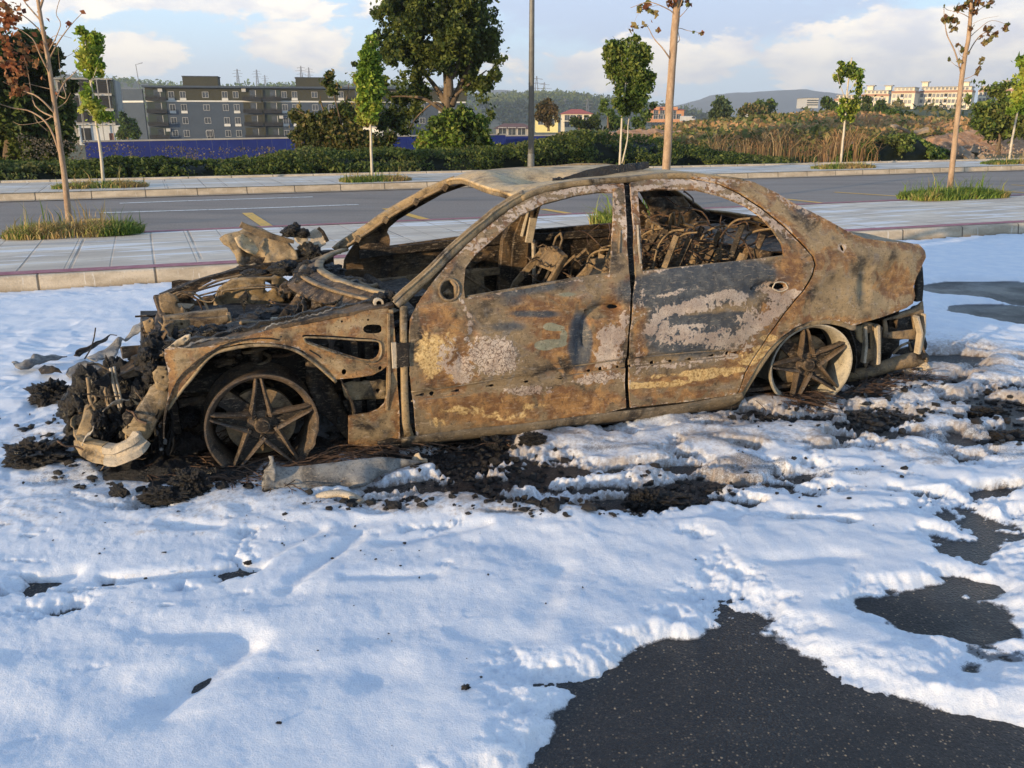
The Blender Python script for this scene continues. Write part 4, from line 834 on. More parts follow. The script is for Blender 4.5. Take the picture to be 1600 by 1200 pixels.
for v0 in (128, 152, 174):
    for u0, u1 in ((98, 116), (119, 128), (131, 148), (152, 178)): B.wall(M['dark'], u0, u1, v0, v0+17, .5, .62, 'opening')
    B.wall(M['bandw'], 95, 180, v0+19.6, v0+21, -.5, .6, 'floor_slab')
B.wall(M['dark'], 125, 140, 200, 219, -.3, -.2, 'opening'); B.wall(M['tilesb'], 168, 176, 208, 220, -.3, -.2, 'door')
for u in (112, 130, 160, 176): MB().tube([(B.x(u), -.8, 0), (B.x(u), -.8, 10)], .08, 5).build('scaffold_pole', M['concrete'], B.root)
B = Block('shed', 'small low grey building with white door behind the big tree', 595, 640, 221, 198, 110, 112, 6)
B.wall(M['bandw'], 595, 640, 200, 224, name='wall', below=1); B.wall(M['concrete'], 593, 642, 198, 200, -.5, 6.4, 'roof'); B.wall(M['dark'], 599, 603, 204, 220, -.1, .1, 'opening'); B.wall(M['frame'], 608, 613, 200, 209, -.1, .1, 'sign_panel')
def house(label, u0, u1, vb, ve, vt, Y, depth, wm, rm, wins=(), side=None, hip=.35, name='house'):
    B = Block(name, label, u0, u1, vb, ve, Y, Y, depth); B.wall(wm, u0, u1, ve, vb+3, name='wall')
    x0, x1 = B.x(u0)-.5, B.x(u1)+.5; z = B.H; zt = B.z((u0+u1)/2, vt); h_ = (x1-x0)*hip
    MB().add([(x0, -.5, z), (x1, -.5, z), (x1, depth+.5, z), (x0, depth+.5, z), (x0+h_, depth/2, zt), (x1-h_, depth/2, zt)], [(0, 1, 5, 4), (1, 2, 5), (2, 3, 4, 5), (3, 0, 4), (0, 3, 2, 1)]).build('roof', rm, B.root)
    for u, v in wins: B.window(u, v, 1.3, 1.4)
    return B
B = house('cream house with bright red hipped roof right of the lamp post', 880, 925, 203, 178, 170, 230, 14, M['cream'], M['tiles'], [(886, 184), (895, 184), (905, 184), (916, 184), (886, 194), (895, 194), (905, 194)])
B = house('cream and yellow house partly hidden by a brown tree behind the lamp post', 838, 872, 204, 182, 180, 210, 12, M['creamy'], M['cream'], [(845, 190), (853, 190), (862, 190)])
B = house('low house with brown tiled roof left of the lamp post', 775, 830, 212, 201, 193, 150, 12, M['concrete'], M['tilesb'], [(785, 206), (800, 206), (815, 206)], hip=.25)
B = house('brick coloured house with red roof and dormers left of the bare trunk', 1019, 1068, 188, 172, 166, 260, 14, M['brick'], M['tiles'], [(1024, 182), (1032, 182), (1040, 182), (1052, 182), (1060, 182), (1024, 176), (1034, 176), (1052, 176)])
for u in (1027, 1038, 1055): B.wall(M['brick'], u-2.5, u+2.5, 167, 172, -.3, 4, 'dormer')
B = house('flat white commercial building far away left of the cream blocks', 1257, 1276, 166, 153, 152.5, 420, 14, M['frame'], M['concrete'], [], hip=.05); 
for v in (156, 159.5, 163): B.wall(M['glass'], 1258, 1275, v, v+1.6, -.3, .1, 'window_band')
def cream_block(label, u0, u1, vb, vt, YL, YR, depth, towers, dark_u=None):
    B = Block('apartment_block', label, u0, u1, vb, vt, YL, YR, depth)
    B.wall(M['cream'], u0, u1, vt+7, vb+12, name='wall'); B.wall(M['cream'], u0+4, u1-2, vt, vt+5, .8, depth-1, 'attic'); B.wall(M['terra'], u0-.5, u1+.5, vt+5, vt+8.4, -.35, depth, 'terracotta_band'); B.wall(M['concrete'], u0+3, u1-1, vt-1.2, vt, .3, depth, 'roof')
    for t_u in towers: B.wall(M['cream'], t_u-4.5, t_u+4.5, vt-8, vt-1.2, 3, 7, 'stair_tower'); B.wall(M['concrete'], t_u-7, t_u+7, vt-9.4, vt-8, 2.4, 7.6, 'tower_roof')
    u = u0+4; i = 0
    while u < u1-3:
        for v in (vt+2.2,): B.window(u, v, 1.1, 1.0, -.8)
        for v in (vt+13, vt+22, vt+31):
            if v < vb-1:
                if i % 4 == 2: B.wall(M['dark'], u-2.6, u+2.6, v-3, v+2.2, -.1, .05, 'loggia'); B.wall(M['bandw'], u-2.8, u+2.8, v+2.3, v+4.6, -.7, .05, 'parapet')
                else: B.window(u, v, 1.25, 1.5)
        u += 6.2; i += 1
    return B
cream_block('cream block with terracotta band, leftmost of the hillside flats', 1342, 1384, 178, 142, 420, 414, 14, (1352, 1380)); cream_block('cream block with terracotta band directly left of the tall thin tree', 1388, 1424, 176, 137, 395, 390, 14, ())
cream_block('long cream block with terracotta band behind the tall thin tree', 1431, 1512, 177, 136, 400, 389, 14, (1436, 1500)); cream_block('cream block behind the bush at the right edge', 1522, 1640, 174, 134, 420, 400, 14, (1560,))
cream_block('small reddish block end seen behind the thin sapling', 1300, 1338, 178, 149, 430, 425, 12, ())
for u, v, Y, s_, lab in ((1074, 189, 230, 1., 'small white van parked in the scrub near the brick house'), (1172, 186, 230, 1.3, 'white truck box among the bushes')):
    p = at(u, v, Y); r = empty('van', p); tag(r, lab, 'van'); MB().beam([(-1.8*s_, 0, .55*s_), (1.4*s_, 0, .55*s_), (1.9*s_, 0, .35*s_)], 1.8, 1.3*s_, scale=[1, 1, .75]).build('body', M['frame'], r); MB().box((1.3*s_, -.92, .8*s_), (.8, .04, .4)).build('window', M['glass'], r)
    for dx in (-1.1, 1.2): m = MB(); m.lathe([(0, -.1), (.33, -.1), (.33, .1), (0, .1)], (dx*s_, -.9, -.15), 14); m.build('wheel', M['dark'], r)
# pylons
for i, (u, vb, vt, Y, lab) in enumerate([(374, 150, 114, 900, 'lattice pylon above the left roof house of the grey flats'), (404, 150, 115, 1000, 'lattice pylon, second from left above the grey flats'), (416, 150, 122, 1300, 'small distant pylon beside the second pylon'), (473, 150, 110, 950, 'lattice pylon left of the second roof house'), (485, 150, 112, 1200, 'lattice pylon over the second roof house'),
                                          (838, 190, 129, 900, 'lattice pylon just right of the lamp post'), (850, 190, 137, 1300, 'small pylon on the ridge right of the lamp post'), (917, 200, 160, 700, 'lattice pylon behind the red roofed cream house'), (882, 200, 160, 800, 'thin pylon left of the red roofed cream house')]):
    a = at(u, vb, Y); h_ = (vb-vt)/FPX*Y*1.05; r = empty('pylon', a); tag(r, lab, 'pylon', 'pylons on the skyline'); w_ = h_*.085; m = MB(); t = h_*.009+.12
    for sx in (-1, 1):
        for sy in (-1, 1): m.beam([(sx*w_, sy*w_, -10), (sx*w_*.35, sy*w_*.35, h_*.7), (sx*.2, sy*.2, h_)], t, t)
    for k in range(7):
        z0, z1 = h_*.7*k/7, h_*.7*(k+1)/7; w0, w1 = w_*(1-.65*k/7), w_*(1-.65*(k+1)/7)
        for s_ in (-1, 1): m.beam([(-w0*s_, -w0, z0), (w1*s_, -w1, z1)], t*.6, t*.6)
    m.build('tower', M['steel'], r)
    for k, wd in ((.72, .16), (.83, .2), (.93, .14)): MB().beam([(-h_*wd, 0, h_*k), (0, 0, h_*(k+.02)), (h_*wd, 0, h_*k)], t*.9, t*.9).build('cross_arm', M['steel'], r)

# distant trees and hills
def hill(label, pts, Y, depth, mat, n=0, cols=None, leaf=6., base=-12, nz=1.):
    us_ = np.arange(pts[0][0], pts[-1][0]+1, max(2, (pts[-1][0]-pts[0][0])/180)); V = []; K = 14; x_all = []
    for q in us_:
        zc = CAM_H+(YH-tops(pts, q))/FPX*Y*1.05-base; aa = (q-800)/FPX/cp_
        for f in np.linspace(0, 1, K): yy = Y-depth+depth*f; V.append((aa*Y, yy, base+zc*math.sin(f*PI/2)**1.2))
        V.append((aa*Y, Y+depth*.7, base))
    V = np.array(V); V[:, 2] += fbm(V/Y*30, 1., 4, 77)*Y*.0022*nz; K1 = K+1
    F_ = np.array([(i*K1+j, (i+1)*K1+j, (i+1)*K1+j+1, i*K1+j+1) for i in range(len(us_)-1) for j in range(K)])
    o = mk('hill', V, F_, mat, smooth=True); tag(o, kind='structure')
    if n:
        k = rng.integers(0, len(V), n*3); k = k[(k % K1) > 2][:n]; P = V[k]+rng.normal(0, 1, (len(k), 3))*(Y*.008, depth*.03, Y*.0006)
        P = np.repeat(P, 7, 0)+rng.normal(0, 1, (len(P)*7, 3))*leaf*.7; V2, F2, cc = leafmesh(P, leaf, palette(len(P), cols, .25, P, 8/Y))
        w2 = mk('hillside_wood', V2, F2, M['leaf'], attrs={'masks': cc}); tag(w2, label, 'wood', kind='stuff')
M['hillgreen'] = simple('wooded_hillside', (.035, .05, .02), (.10, .11, .05), .012, .95, .3, 2.); M['hillbrown'] = simple('bare_hillside', (.11, .10, .05), (.21, .17, .11), .008, .95, .3, 2.); M['hillfar'] = simple('far_mountain', (.05, .06, .05), (.09, .10, .08), .002, .95, .2, 5.)
hill('scattered trees on the hillside behind the grey flats', [(-300, 150), (0, 135), (100, 125), (170, 126), (200, 130), (250, 134), (320, 142), (420, 146), (560, 140), (660, 144), (720, 150), (790, 175)], 900, 350, M['hillbrown'], 2600, GREEN[:3], 2.2)
hill('dark wood on the ridge right of the big tree', [(640, 175), (720, 165), (770, 158), (800, 155), (860, 153), (900, 158), (950, 165), (1000, 172), (1080, 190)], 1000, 400, M['hillgreen'], 3200, DARKG, 2.4)
hill('', [(700, 160), (770, 147), (800, 150), (860, 165), (940, 180)], 2400, 500, M['hillfar'])
hill('', [(950, 182), (1040, 166), (1080, 154), (1140, 150), (1200, 146), (1230, 150), (1290, 158), (1400, 162), (1500, 172), (1700, 178)], 2800, 700, M['hillfar'])
hill('trees on the low rise under the cream blocks', [(1060, 192), (1150, 188), (1220, 180), (1290, 172), (1340, 172), (1450, 174), (1560, 170), (1700, 165)], 185, 70, M['hillgreen'], 420, OLIVE+GREEN, .9, base=-4, nz=.6)
far_trees = [('rounded_tree', 'pale green poplar like tree right of the brick house', 1127, 190, 100, [(1125, 155, 7), (1118, 163, 8), (1132, 163, 8), (1125, 172, 11), (1135, 175, 9), (1116, 178, 9)], [(.09, .14, .06), (.13, .18, .08), (.07, .10, .04)]),
             ('rounded_tree', 'brownish loose tree between lamp post and yellow house', 857, 205, 90, [(855, 160, 6), (847, 168, 9), (862, 170, 9), (855, 180, 12), (842, 182, 7), (870, 182, 8), (858, 190, 8)], [(.08, .075, .03), (.13, .10, .045), (.16, .11, .05)]),
             ('rounded_tree', 'dark green round bushes before the red roofed cream house', 905, 203, 85, [(900, 192, 9), (912, 195, 8), (930, 188, 10), (945, 185, 9), (938, 195, 12), (922, 198, 9), (955, 195, 8)], DARKG+GREEN[:1]),
             ('rounded_tree', 'dark tree behind the white stemmed young tree', 950, 200, 80, [(945, 160, 6), (942, 170, 6), (952, 178, 9), (960, 190, 11), (1010, 180, 9), (1020, 165, 5), (1000, 192, 12), (980, 198, 12)], GREEN[:3]),
             ('rounded_tree', 'tree clump right of the pale poplar like tree', 1190, 190, 140, [(1170, 168, 8), (1185, 165, 9), (1192, 170, 11), (1180, 180, 10), (1200, 182, 9), (1205, 158, 5), (1206, 165, 7), (1160, 175, 7)], OLIVE+GREEN[:3]),
             ('rounded_tree', 'dark green bush in front of the leftmost cream block', 1375, 190, 110, [(1355, 158, 9), (1370, 160, 10), (1362, 170, 11), (1378, 172, 10), (1350, 175, 10), (1290, 160, 9), (1300, 168, 10)], OLIVE[:2]+GREEN[:3]),
             ('rounded_tree', 'green bushes at the foot of the block left of the thin tree', 1405, 198, 80, [(1392, 178, 8), (1405, 183, 10), (1420, 185, 9), (1380, 185, 10), (1395, 192, 11), (1415, 195, 10), (1430, 192, 7)], GREEN[:3]),
             ('rounded_tree', 'green trees in the gap between the unfinished block and the grey flats', 200, 218, 110, [(195, 190, 8), (205, 195, 9), (198, 204, 10), (210, 208, 9), (190, 210, 8), (192, 180, 5)], GREEN[:3]+OLIVE[:1]),
             ('rounded_tree', 'small orange brown bushes on the bank right of the white stemmed tree', 1000, 222, 60, [(985, 205, 8), (1000, 208, 9), (1012, 212, 9), (1030, 218, 8), (970, 210, 7)], OLIVE+[(.22, .12, .05)])]
for nm, lab, bu, bv, Y, bl, cols in far_trees:
    b = at(bu, bv, Y); tree(nm, lab, 'tree', b, [b, at(bu, bv-12, Y), at(bu, bv-22, Y)], [], pb(bl, Y, 1.), 3600, Y*.0024, cols, M['barkdark'], Y*.0016, Y*.0008, -.2, 60/Y)
# the air
m = MB(); m.box((0, 0, 97), (8100, 8100, 240)); hz = m.build('haze', None)
hz.location = (0, 0, 0)
def _hz(t): t.n('ShaderNodeOutputMaterial', {'Volume': t.n('ShaderNodeVolumePrincipled', {'Color': (.80, .86, .95), 'Density': .00036, 'Anisotropy': .2})})
hz.data.materials.append(material('air_haze', _hz)); tag(hz, 'thin bluish evening haze over the far hills', 'haze', kind='stuff')
# ------------------------------------------------------------------ the burnt car (local: x towards the tail, y across with the near side negative, z up)
CAR = empty('burnt_car', (CO[0], CO[1], 0), YAW)
tag(CAR, 'burnt out rusty four door saloon wreck sitting on bare rims in the foam', 'car')
def halfw(s, z):
    wd = np.interp(z, [0, .06, .12, .25, .45, .60, .70, .78, .86, 1.0, 1.12, 1.19, 1.24, 1.3], [.83, .865, .885, .90, .912, .905, .892, .872, .83, .745, .655, .60, .53, .42])
    s = np.asarray(s, float); wd = wd-.10*np.clip(.25-s, 0, 2)**2*1.0-.20*np.clip(s-2.95, 0, 2)**2
    return wd
def surfpt(u, v, off=0.):          # car coordinates of a pixel on the near body side
    y = -.9
    for _ in range(12): p = cpt(u, v, y); y = -(float(halfw(p[0], p[2]))+off)
    return p
def sp2(pts): return [tuple(surfpt(*p)[[0, 2]]) for p in pts]
def smooth_loop(pts, n=4): return [tuple(p) for p in spl(pts, n, closed=True)]
def chain(path, ru, rv, a, n=10):
    p = spl([np.array(q, float) for q in path], 5); k = np.linspace(0, len(p)-1, n).astype(int); return [(p[i][0], p[i][1], ru, rv, a) for i in k]
def gb(S, Z, lst):                 # painted stain masks: (u, v, ru, rv, amp) ellipses given on the panel
    r = np.zeros(len(S))
    for u, v, ru, rv, a, *rot in lst:
        c = surfpt(u, v); c1 = surfpt(u+ru, v); c2 = surfpt(u, v+rv); rs = abs(c1[0]-c[0]); rz = abs(c2[2]-c[2]); k = (c1[2]-c[2])/(c1[0]-c[0]+1e-9)
        ds = S-c[0]; dz = Z-c[2]-k*ds
        if rot: th = math.radians(rot[0]); ds, dz = ds*math.cos(th)+dz*math.sin(th), -ds*math.sin(th)+dz*math.cos(th)
        r = np.maximum(r, a*np.exp(-((ds/rs)**2+(dz/rz)**2)**1.3))
    return r
RUSTL = [(700, 560, 55, 60, .62), (690, 500, 45, 30, .5), (760, 640, 110, 30, .62), (880, 520, 60, 60, .55), (930, 560, 45, 60, .6), (850, 480, 70, 25, .5), (900, 630, 80, 30, .6), (1000, 600, 20, 30, .4), (1090, 590, 90, 14, .7, 6), (1200, 500, 20, 40, .5), (1235, 440, 25, 60, .65), (1000, 520, 14, 70, .55), (1160, 560, 40, 30, .6, 35), (1400, 440, 30, 30, .42), (1300, 400, 40, 20, .36), (1240, 470, 20, 20, .4), (1060, 615, 70, 12, .5), (960, 500, 25, 60, .5)]
RUSTL = [(l[0], l[1], l[2]*1.15, l[3]*1.15, l[4]*1.3, *l[5:]) for l in RUSTL]
YELL = chain([(990, 602), (1050, 599), (1100, 588), (1150, 577), (1180, 556), (1200, 528)], 20, 6, .85, 12)+[(672, 555, 30, 40, .8), (690, 545, 34, 36, .62), (715, 580, 30, 24, .55), (730, 640, 60, 12, .55), (835, 635, 45, 8, .6), (790, 650, 60, 14, .5), (1090, 582, 80, 7, .75, 5), (1150, 560, 30, 8, .5, 30), (1190, 530, 30, 8, .4, 45), (800, 625, 40, 8, .4), (680, 660, 30, 14, .5), (1225, 480, 14, 26, .4)]
ASHL = chain([(1018, 514), (1030, 494), (1060, 480), (1100, 470), (1140, 459), (1158, 464)], 16, 8, .78, 14)+chain([(1016, 520), (1050, 512), (1095, 509)], 18, 5, .6, 6)+chain([(1160, 522), (1190, 502), (1215, 482), (1240, 458)], 16, 9, .72, 8)+chain([(990, 572), (1060, 568), (1130, 557), (1170, 540)], 20, 3, .62, 9)+chain([(712, 455), (724, 475), (735, 505), (728, 530)], 6, 8, .6, 8)+chain([(1000, 296), (1060, 287), (1120, 296), (1180, 326), (1235, 372)], 22, 4, .62, 16)+chain([(740, 390), (790, 346), (850, 310), (900, 299), (960, 293)], 22, 4, .6, 16)+[(1100, 530, 85, 18, .57), (1170, 500, 30, 26, .55), (770, 555, 42, 32, .95), (722, 578, 18, 26, .85), (700, 555, 34, 34, .50), (955, 525, 26, 20, .80), (950, 555, 24, 30, .74), (975, 500, 12, 18, .6), (820, 610, 60, 9, .62), (935, 590, 50, 10, .64, 8), (1080, 480, 75, 14, .62, 7), (1150, 470, 22, 12, .6), (1070, 525, 60, 20, .56, 4), (1130, 530, 60, 24, .54), (1180, 505, 30, 20, .55, 30), (1215, 470, 28, 18, .6, 30), (1035, 515, 20, 26, .6), (1000, 470, 16, 28, .5), (1050, 458, 40, 6, .5, 12), (1210, 455, 34, 22, .5), (998, 560, 10, 40, .45),
        (1000, 320, 10, 70, .55), (969, 340, 8, 80, .5), (1100, 284, 110, 8, .56), (1200, 345, 40, 12, .5, -40), (830, 318, 80, 10, .5, 32), (905, 293, 60, 6, .5), (1040, 570, 60, 8, .55), (1290, 480, 40, 20, .32), (1340, 475, 30, 16, .3), (1240, 320, 60, 20, .45, -30), (1315, 388, 9, 10, .7), (1120, 560, 50, 6, .55, 5)]
BLUEL = [(1100, 445, 150, 40, .95, 6), (1080, 525, 110, 44, .75), (830, 450, 140, 18, .6, 8), (840, 490, 70, 10, .6), (1255, 330, 24, 20, .6), (1000, 360, 8, 60, .5), (1110, 440, 120, 26, .75, 6), (1040, 500, 40, 50, .7), (1080, 505, 60, 14, .9, 8), (1150, 500, 50, 20, .7), (1070, 545, 60, 14, .6), (905, 535, 26, 60, .8), (800, 470, 70, 16, .5), (790, 510, 60, 14, .55), (860, 600, 60, 16, .4), (930, 475, 35, 18, .45), (770, 600, 40, 12, .35), (1180, 425, 60, 18, .7), (700, 470, 50, 20, .35)]
SAGEL = [(850, 540, 20, 9, .9), (868, 512, 18, 7, .85), (862, 536, 32, 9, .85), (860, 510, 16, 9, .8), (880, 525, 10, 16, .7), (885, 460, 30, 8, .55), (1190, 560, 30, 16, .35), (1120, 610, 40, 12, .4)]
def side_attrs(V):
    S, Z = V[:, 0], V[:, 2]; k = np.zeros(len(S))
    m1 = np.c_[gb(S, Z, RUSTL), gb(S, Z, ASHL), gb(S, Z, BLUEL)]; m2 = np.c_[gb(S, Z, SAGEL), gb(S, Z, YELL), sst(gb(S, Z, [(768, 555, 60, 48, 1.), (820, 610, 70, 12, .8), (940, 590, 60, 12, .8)]), .2, .6)]
    return {'masks': m1, 'masks2': m2}
# pressed features of the door skins: (u, v, ru, rv, depth inward, rotation)
DENTS = [(940, 483, 34, 15, .030, 12), (962, 481, 8, 5, .01), (1195, 449, 28, 12, .026, 8), (906, 530, 9, 34, .018), (860, 640, 60, 20, .010), (1080, 500, 50, 16, .006), (740, 520, 8, 16, .012, -30), (720, 560, 6, 20, .006), (1190, 570, 30, 26, .008), (1385, 445, 34, 30, .034), (1352, 450, 10, 34, .020), (1300, 440, 30, 20, .010), (1240, 320, 10, 30, .008, 30), (1315, 388, 8, 9, .006), (800, 565, 50, 30, -.006), (1110, 575, 60, 18, .005)]
MOLD = sp2([(640, 612), (700, 605), (800, 588), (900, 571), (978, 560), (1080, 550), (1165, 545)])
MOLD2 = sp2([(640, 627), (700, 620), (800, 603), (900, 585), (978, 574), (1080, 563), (1160, 556)])
CRS = sp2([(1250, 455), (1300, 425), (1350, 402), (1400, 392), (1440, 398)])
RECESS = [(sp2([(909, 545), (904, 520), (905, 502), (912, 488), (924, 478), (942, 472), (968, 470), (979, 476), (977, 490), (958, 495), (940, 493), (928, 500), (922, 520), (917, 545)]), .022),
          (sp2([(1172, 455), (1180, 443), (1200, 437), (1225, 438), (1232, 446), (1226, 457), (1205, 462), (1182, 463)]), .018)]
def side_disp(S, Z):               # inward displacement of the near body side
    d = np.zeros(len(S))
    for u, v, ru, rv, a, *rot in DENTS: d += a*(gb(S, Z, [(u, v, ru, rv, 1., *rot)]))
    P = np.c_[S, Z]; zl = np.interp(S, [p[0] for p in MOLD], [p[1] for p in MOLD]); zl2 = np.interp(S, [p[0] for p in MOLD2], [p[1] for p in MOLD2])
    on = (S > .63) & (S < 2.4); d += on*(.010*sst(Z, zl2-.006, zl2+.006)*sst(-Z, -zl-.006, -zl+.006))
    for pg, dep in RECESS:
        P_r = np.c_[S, Z]; dd = segdist(P_r, pg); d += dep*inside(P_r, pg)*sst(dd, 0, .022)
    d += .009*fbm(np.c_[S, Z], 3.2, 3, 19)+.003*fbm(np.c_[S, Z], 11, 3, 20)+.0012*fbm(np.c_[S, Z], 34, 2, 23)
    d -= .010*np.exp(-((segdist(P, CRS, False))/.035)**2)*(S > 2.6)
    return d
def side_fn(shift_=0.):
    def f(P):
        S, Z = P[:, 0], P[:, 1]; y = -(halfw(S, Z)-side_disp(S, Z)-shift_); return np.c_[S, y, Z]
    return f
def panel(name, outline, holes, mat, res=.0115, thick=.012, shift_=0., mirror=True, sm=True, attrs=True, fn=None, par=None):
    P2, V, F_ = crinkle(outline, res, fn or side_fn(shift_), 0, holes)
    at_ = side_attrs(V) if attrs else None
    if at_ is not None:            # flaked pale edges and rust creeping in from the panel edges
        de = segdist(P2, outline); 
        for h in holes:
            if len(h) > 12: de = np.minimum(de, segdist(P2, h))
        ne = .75+.5*fbm(P2, 5, 3, 91); at_['masks'][:, 1] = np.maximum(at_['masks'][:, 1], .50*ne*np.exp(-(de/.016)**2)); at_['masks'][:, 0] = np.maximum(at_['masks'][:, 0], .62*ne*np.exp(-(de/.05)**2))
    o = mk(name, V, F_, mat, CAR if par is None else par, smooth=sm, attrs=at_)
    # the normals should look outwards
    md = o.modifiers.new('solidify', 'SOLIDIFY'); md.thickness = thick; md.offset = 0; ms = o.modifiers.new('split', 'EDGE_SPLIT'); ms.split_angle = R_(42)
    if mirror:
        V2 = V*np.array([1, -1, 1]); o2 = mk(name, V2, F_[:, ::-1], M['inner'], CAR if par is None else par, smooth=sm, attrs={'masks': np.zeros((len(V), 3))})
        md = o2.modifiers.new('solidify', 'SOLIDIFY'); md.thickness = thick; md.offset = 0; ms = o2.modifiers.new('split', 'EDGE_SPLIT'); ms.split_angle = R_(42)
        return o, o2
    return o, None
def keyhole(u, v, r=2.6, tail=9):
    c = surfpt(u, v); k = .0042*r; n = 8; pts = [(c[0]+k*math.cos(2*PI*i/n), c[2]+k*math.sin(2*PI*i/n)) for i in range(n)]
    if tail: pts = [(c[0]+.022*1.0, c[2]+.004), (c[0]+.006, c[2]+.008), (c[0]-.004, c[2]+.003), (c[0]-.02, c[2]+.002), (c[0]-.02, c[2]-.003), (c[0]-.004, c[2]-.004), (c[0]+.006, c[2]-.008), (c[0]+.022, c[2]-.004)]
    return pts
def oval(u, v, ru, rv, n=12, jag=0.):
    c = surfpt(u, v); a = surfpt(u+ru, v); b = surfpt(u, v+rv); rs, rz = abs(a[0]-c[0]), abs(b[2]-c[2])
    return [(c[0]+rs*math.cos(2*PI*i/n)*(1+rng.uniform(-jag, jag)), c[2]+rz*math.sin(2*PI*i/n)*(1+rng.uniform(-jag, jag))) for i in range(n)]
# doors
fd = sp2([(658, 686), (650, 678), (647, 640), (642, 600), (639, 560), (639, 525), (641, 500), (645, 490), (658, 466), (676, 441), (702, 411), (727, 386), (752, 363), (778, 343), (802, 325), (826, 311), (850, 302), (900, 293), (945, 289), (974, 288), (977, 330), (979, 380), (982, 425), (985, 467), (983, 500), (980, 535), (977, 570), (976, 600), (977, 636), (940, 645), (900, 652), (815, 666), (725, 677)])
fw = sp2([(726, 466), (724, 450), (727, 420), (742, 399), (775, 370), (812, 338), (850, 319), (900, 306), (935, 301), (958, 301), (957, 360), (955, 400), (952, 429), (900, 437), (820, 451)])
k1 = [keyhole(*p) for p in ((657, 617), (712, 611), (766, 603), (820, 597), (874, 590), (918, 580))]+[keyhole(675, 615, 3, 0), keyhole(939, 577, 3, 0), keyhole(966, 574, 2, 0)]
doorF, doorFf = panel('front_door', fd, [fw, oval(962, 481, 8, 5, 9, .15), oval(917, 486, 4, 3, 7)]+k1+[oval(702, 453, 14, 15, 16)], M['panel'])
rd_ = sp2([(984, 287), (1000, 284), (1025, 281), (1075, 281), (1122, 290), (1150, 303), (1187, 327), (1224, 357), (1249, 382), (1266, 401), (1271, 415), (1267, 430), (1247, 458), (1222, 490), (1199, 523), (1175, 560), (1162, 583), (1155, 605), (1150, 615), (1075, 626), (984, 636), (983, 600), (983, 575), (984, 530), (990, 460), (993, 440), (991, 400), (988, 340)])
rw = sp2([(996, 300), (1025, 296), (1087, 297), (1125, 306), (1162, 321), (1187, 338), (1207, 360), (1220, 380), (1225, 401), (1175, 406), (1075, 417), (1003, 425), (1001, 380), (998, 340)])
k2 = [keyhole(*p) for p in ((1046, 565), (1076, 562), (1112, 556), (1148, 551))]+[keyhole(1020, 568, 3.4, 0), keyhole(1137, 552, 3, 0), keyhole(983+2, 572, 2, 0)]
doorR, doorRf = panel('rear_door', rd_, [rw, oval(1219, 448, 10, 6, 11, .22), oval(1177, 452, 4, 4, 7)]+k2, M['panel'])
# mirror mount ring and window channels, torn metal rims round the lock holes
m = MB(); c = surfpt(702, 453); ring = [surfpt(702+15.5*math.cos(a), 453+17*math.sin(a), .006) for a in np.linspace(0, 2*PI, 20, endpoint=False)]; m.tube(ring, .007, 7, closed=True)
m.tube([surfpt(705, 437, .0), surfpt(712, 447, .005), surfpt(713, 466, .0)], .010, 7); m.tube([surfpt(695, 460, -.03), surfpt(700, 455, -.03), surfpt(706, 462, -.03)], .012, 6); m.build('mirror_mount', M['strut'], doorF, smooth=True)
m = MB()
for u, v, ru, rv in ((1219, 448, 11.5, 7.5),): m.tube([surfpt(u+ru*math.cos(a)*(1+.1*math.sin(5*a)), v+rv*math.sin(a), .004) for a in np.linspace(0, 2*PI, 16, endpoint=False)], .0035, 5, closed=True)
m.build('lock_hole_rim', M['pale'], doorR, smooth=True)
m = MB(); m.beam([surfpt(964, 302, -.03), surfpt(962, 360, -.03), surfpt(958, 428, -.03)], .020, .02); m.beam([surfpt(969, 360, .008), surfpt(967, 395, .008)], .008, .006); m.build('window_channel', M['strut'], doorF)
m = MB(); m.beam([surfpt(996, 352, .010), surfpt(998, 385, .010), surfpt(1001, 412, .008)], .010, .008); m.build('window_channel', M['pale'], doorR)
m = MB(); m.tube([surfpt(1224, 345, -.02), surfpt(1232, 370, -.03), surfpt(1229, 385, -.03), surfpt(1224, 402, -.02)], .010, 6); m.build('window_channel', M['strut'], doorR)
for d_, pts in ((doorF, [(730, 465), (820, 450), (900, 436), (980, 425)]), (doorR, [(992, 427), (1075, 418), (1175, 408), (1240, 399)])):
    m = MB(); m.tube([surfpt(*p, -.012) for p in pts], .010, 6); m.build('belt_rail', M['panel'], d_)
for d_, rng_ in ((doorF, (642, 976)), (doorR, (986, 1158))):
    for L_, o_ in ((MOLD, .004), (MOLD2, -.001)):
        ss = np.linspace(surfpt(rng_[0], 600)[0], surfpt(rng_[1], 560)[0], 40); zz_ = np.interp(ss, [p[0] for p in L_], [p[1] for p in L_]); m = MB(); m.tube(np.c_[ss, -(halfw(ss, zz_)+o_), zz_], .0035, 6); m.build('moulding_edge', M['panel'], d_, smooth=True)
# quarter panel with the rear wheel arch
arc = [(1150, 629), (1160, 610), (1172, 590), (1186, 568), (1202, 545), (1218, 527), (1238, 512), (1262, 502), (1290, 498), (1315, 502), (1330, 508), (1337, 507)]
qp = sp2([(1152, 617), (1157, 605), (1165, 584), (1178, 561), (1202, 524), (1226, 490), (1251, 458), (1271, 430), (1275, 414), (1270, 400), (1253, 380), (1228, 355), (1191, 324), (1153, 300), (1124, 287), (1080, 277.5), (1140, 279), (1175, 285), (1212, 302), (1245, 321), (1275, 336), (1300, 349), (1317, 359), (1337, 368), (1350, 373), (1383, 378), (1410, 380), (1434, 382), (1442, 392), (1443, 402), (1438, 416), (1431, 432), (1427, 448), (1429, 462), (1425, 474), (1415, 481), (1383, 493), (1350, 503)]+[p for p in arc[::-1]])
quarter, quarterF = panel('rear_quarter_panel', qp, [oval(1315, 388, 3.5, 5, 7, .2)], M['panel_tan'])
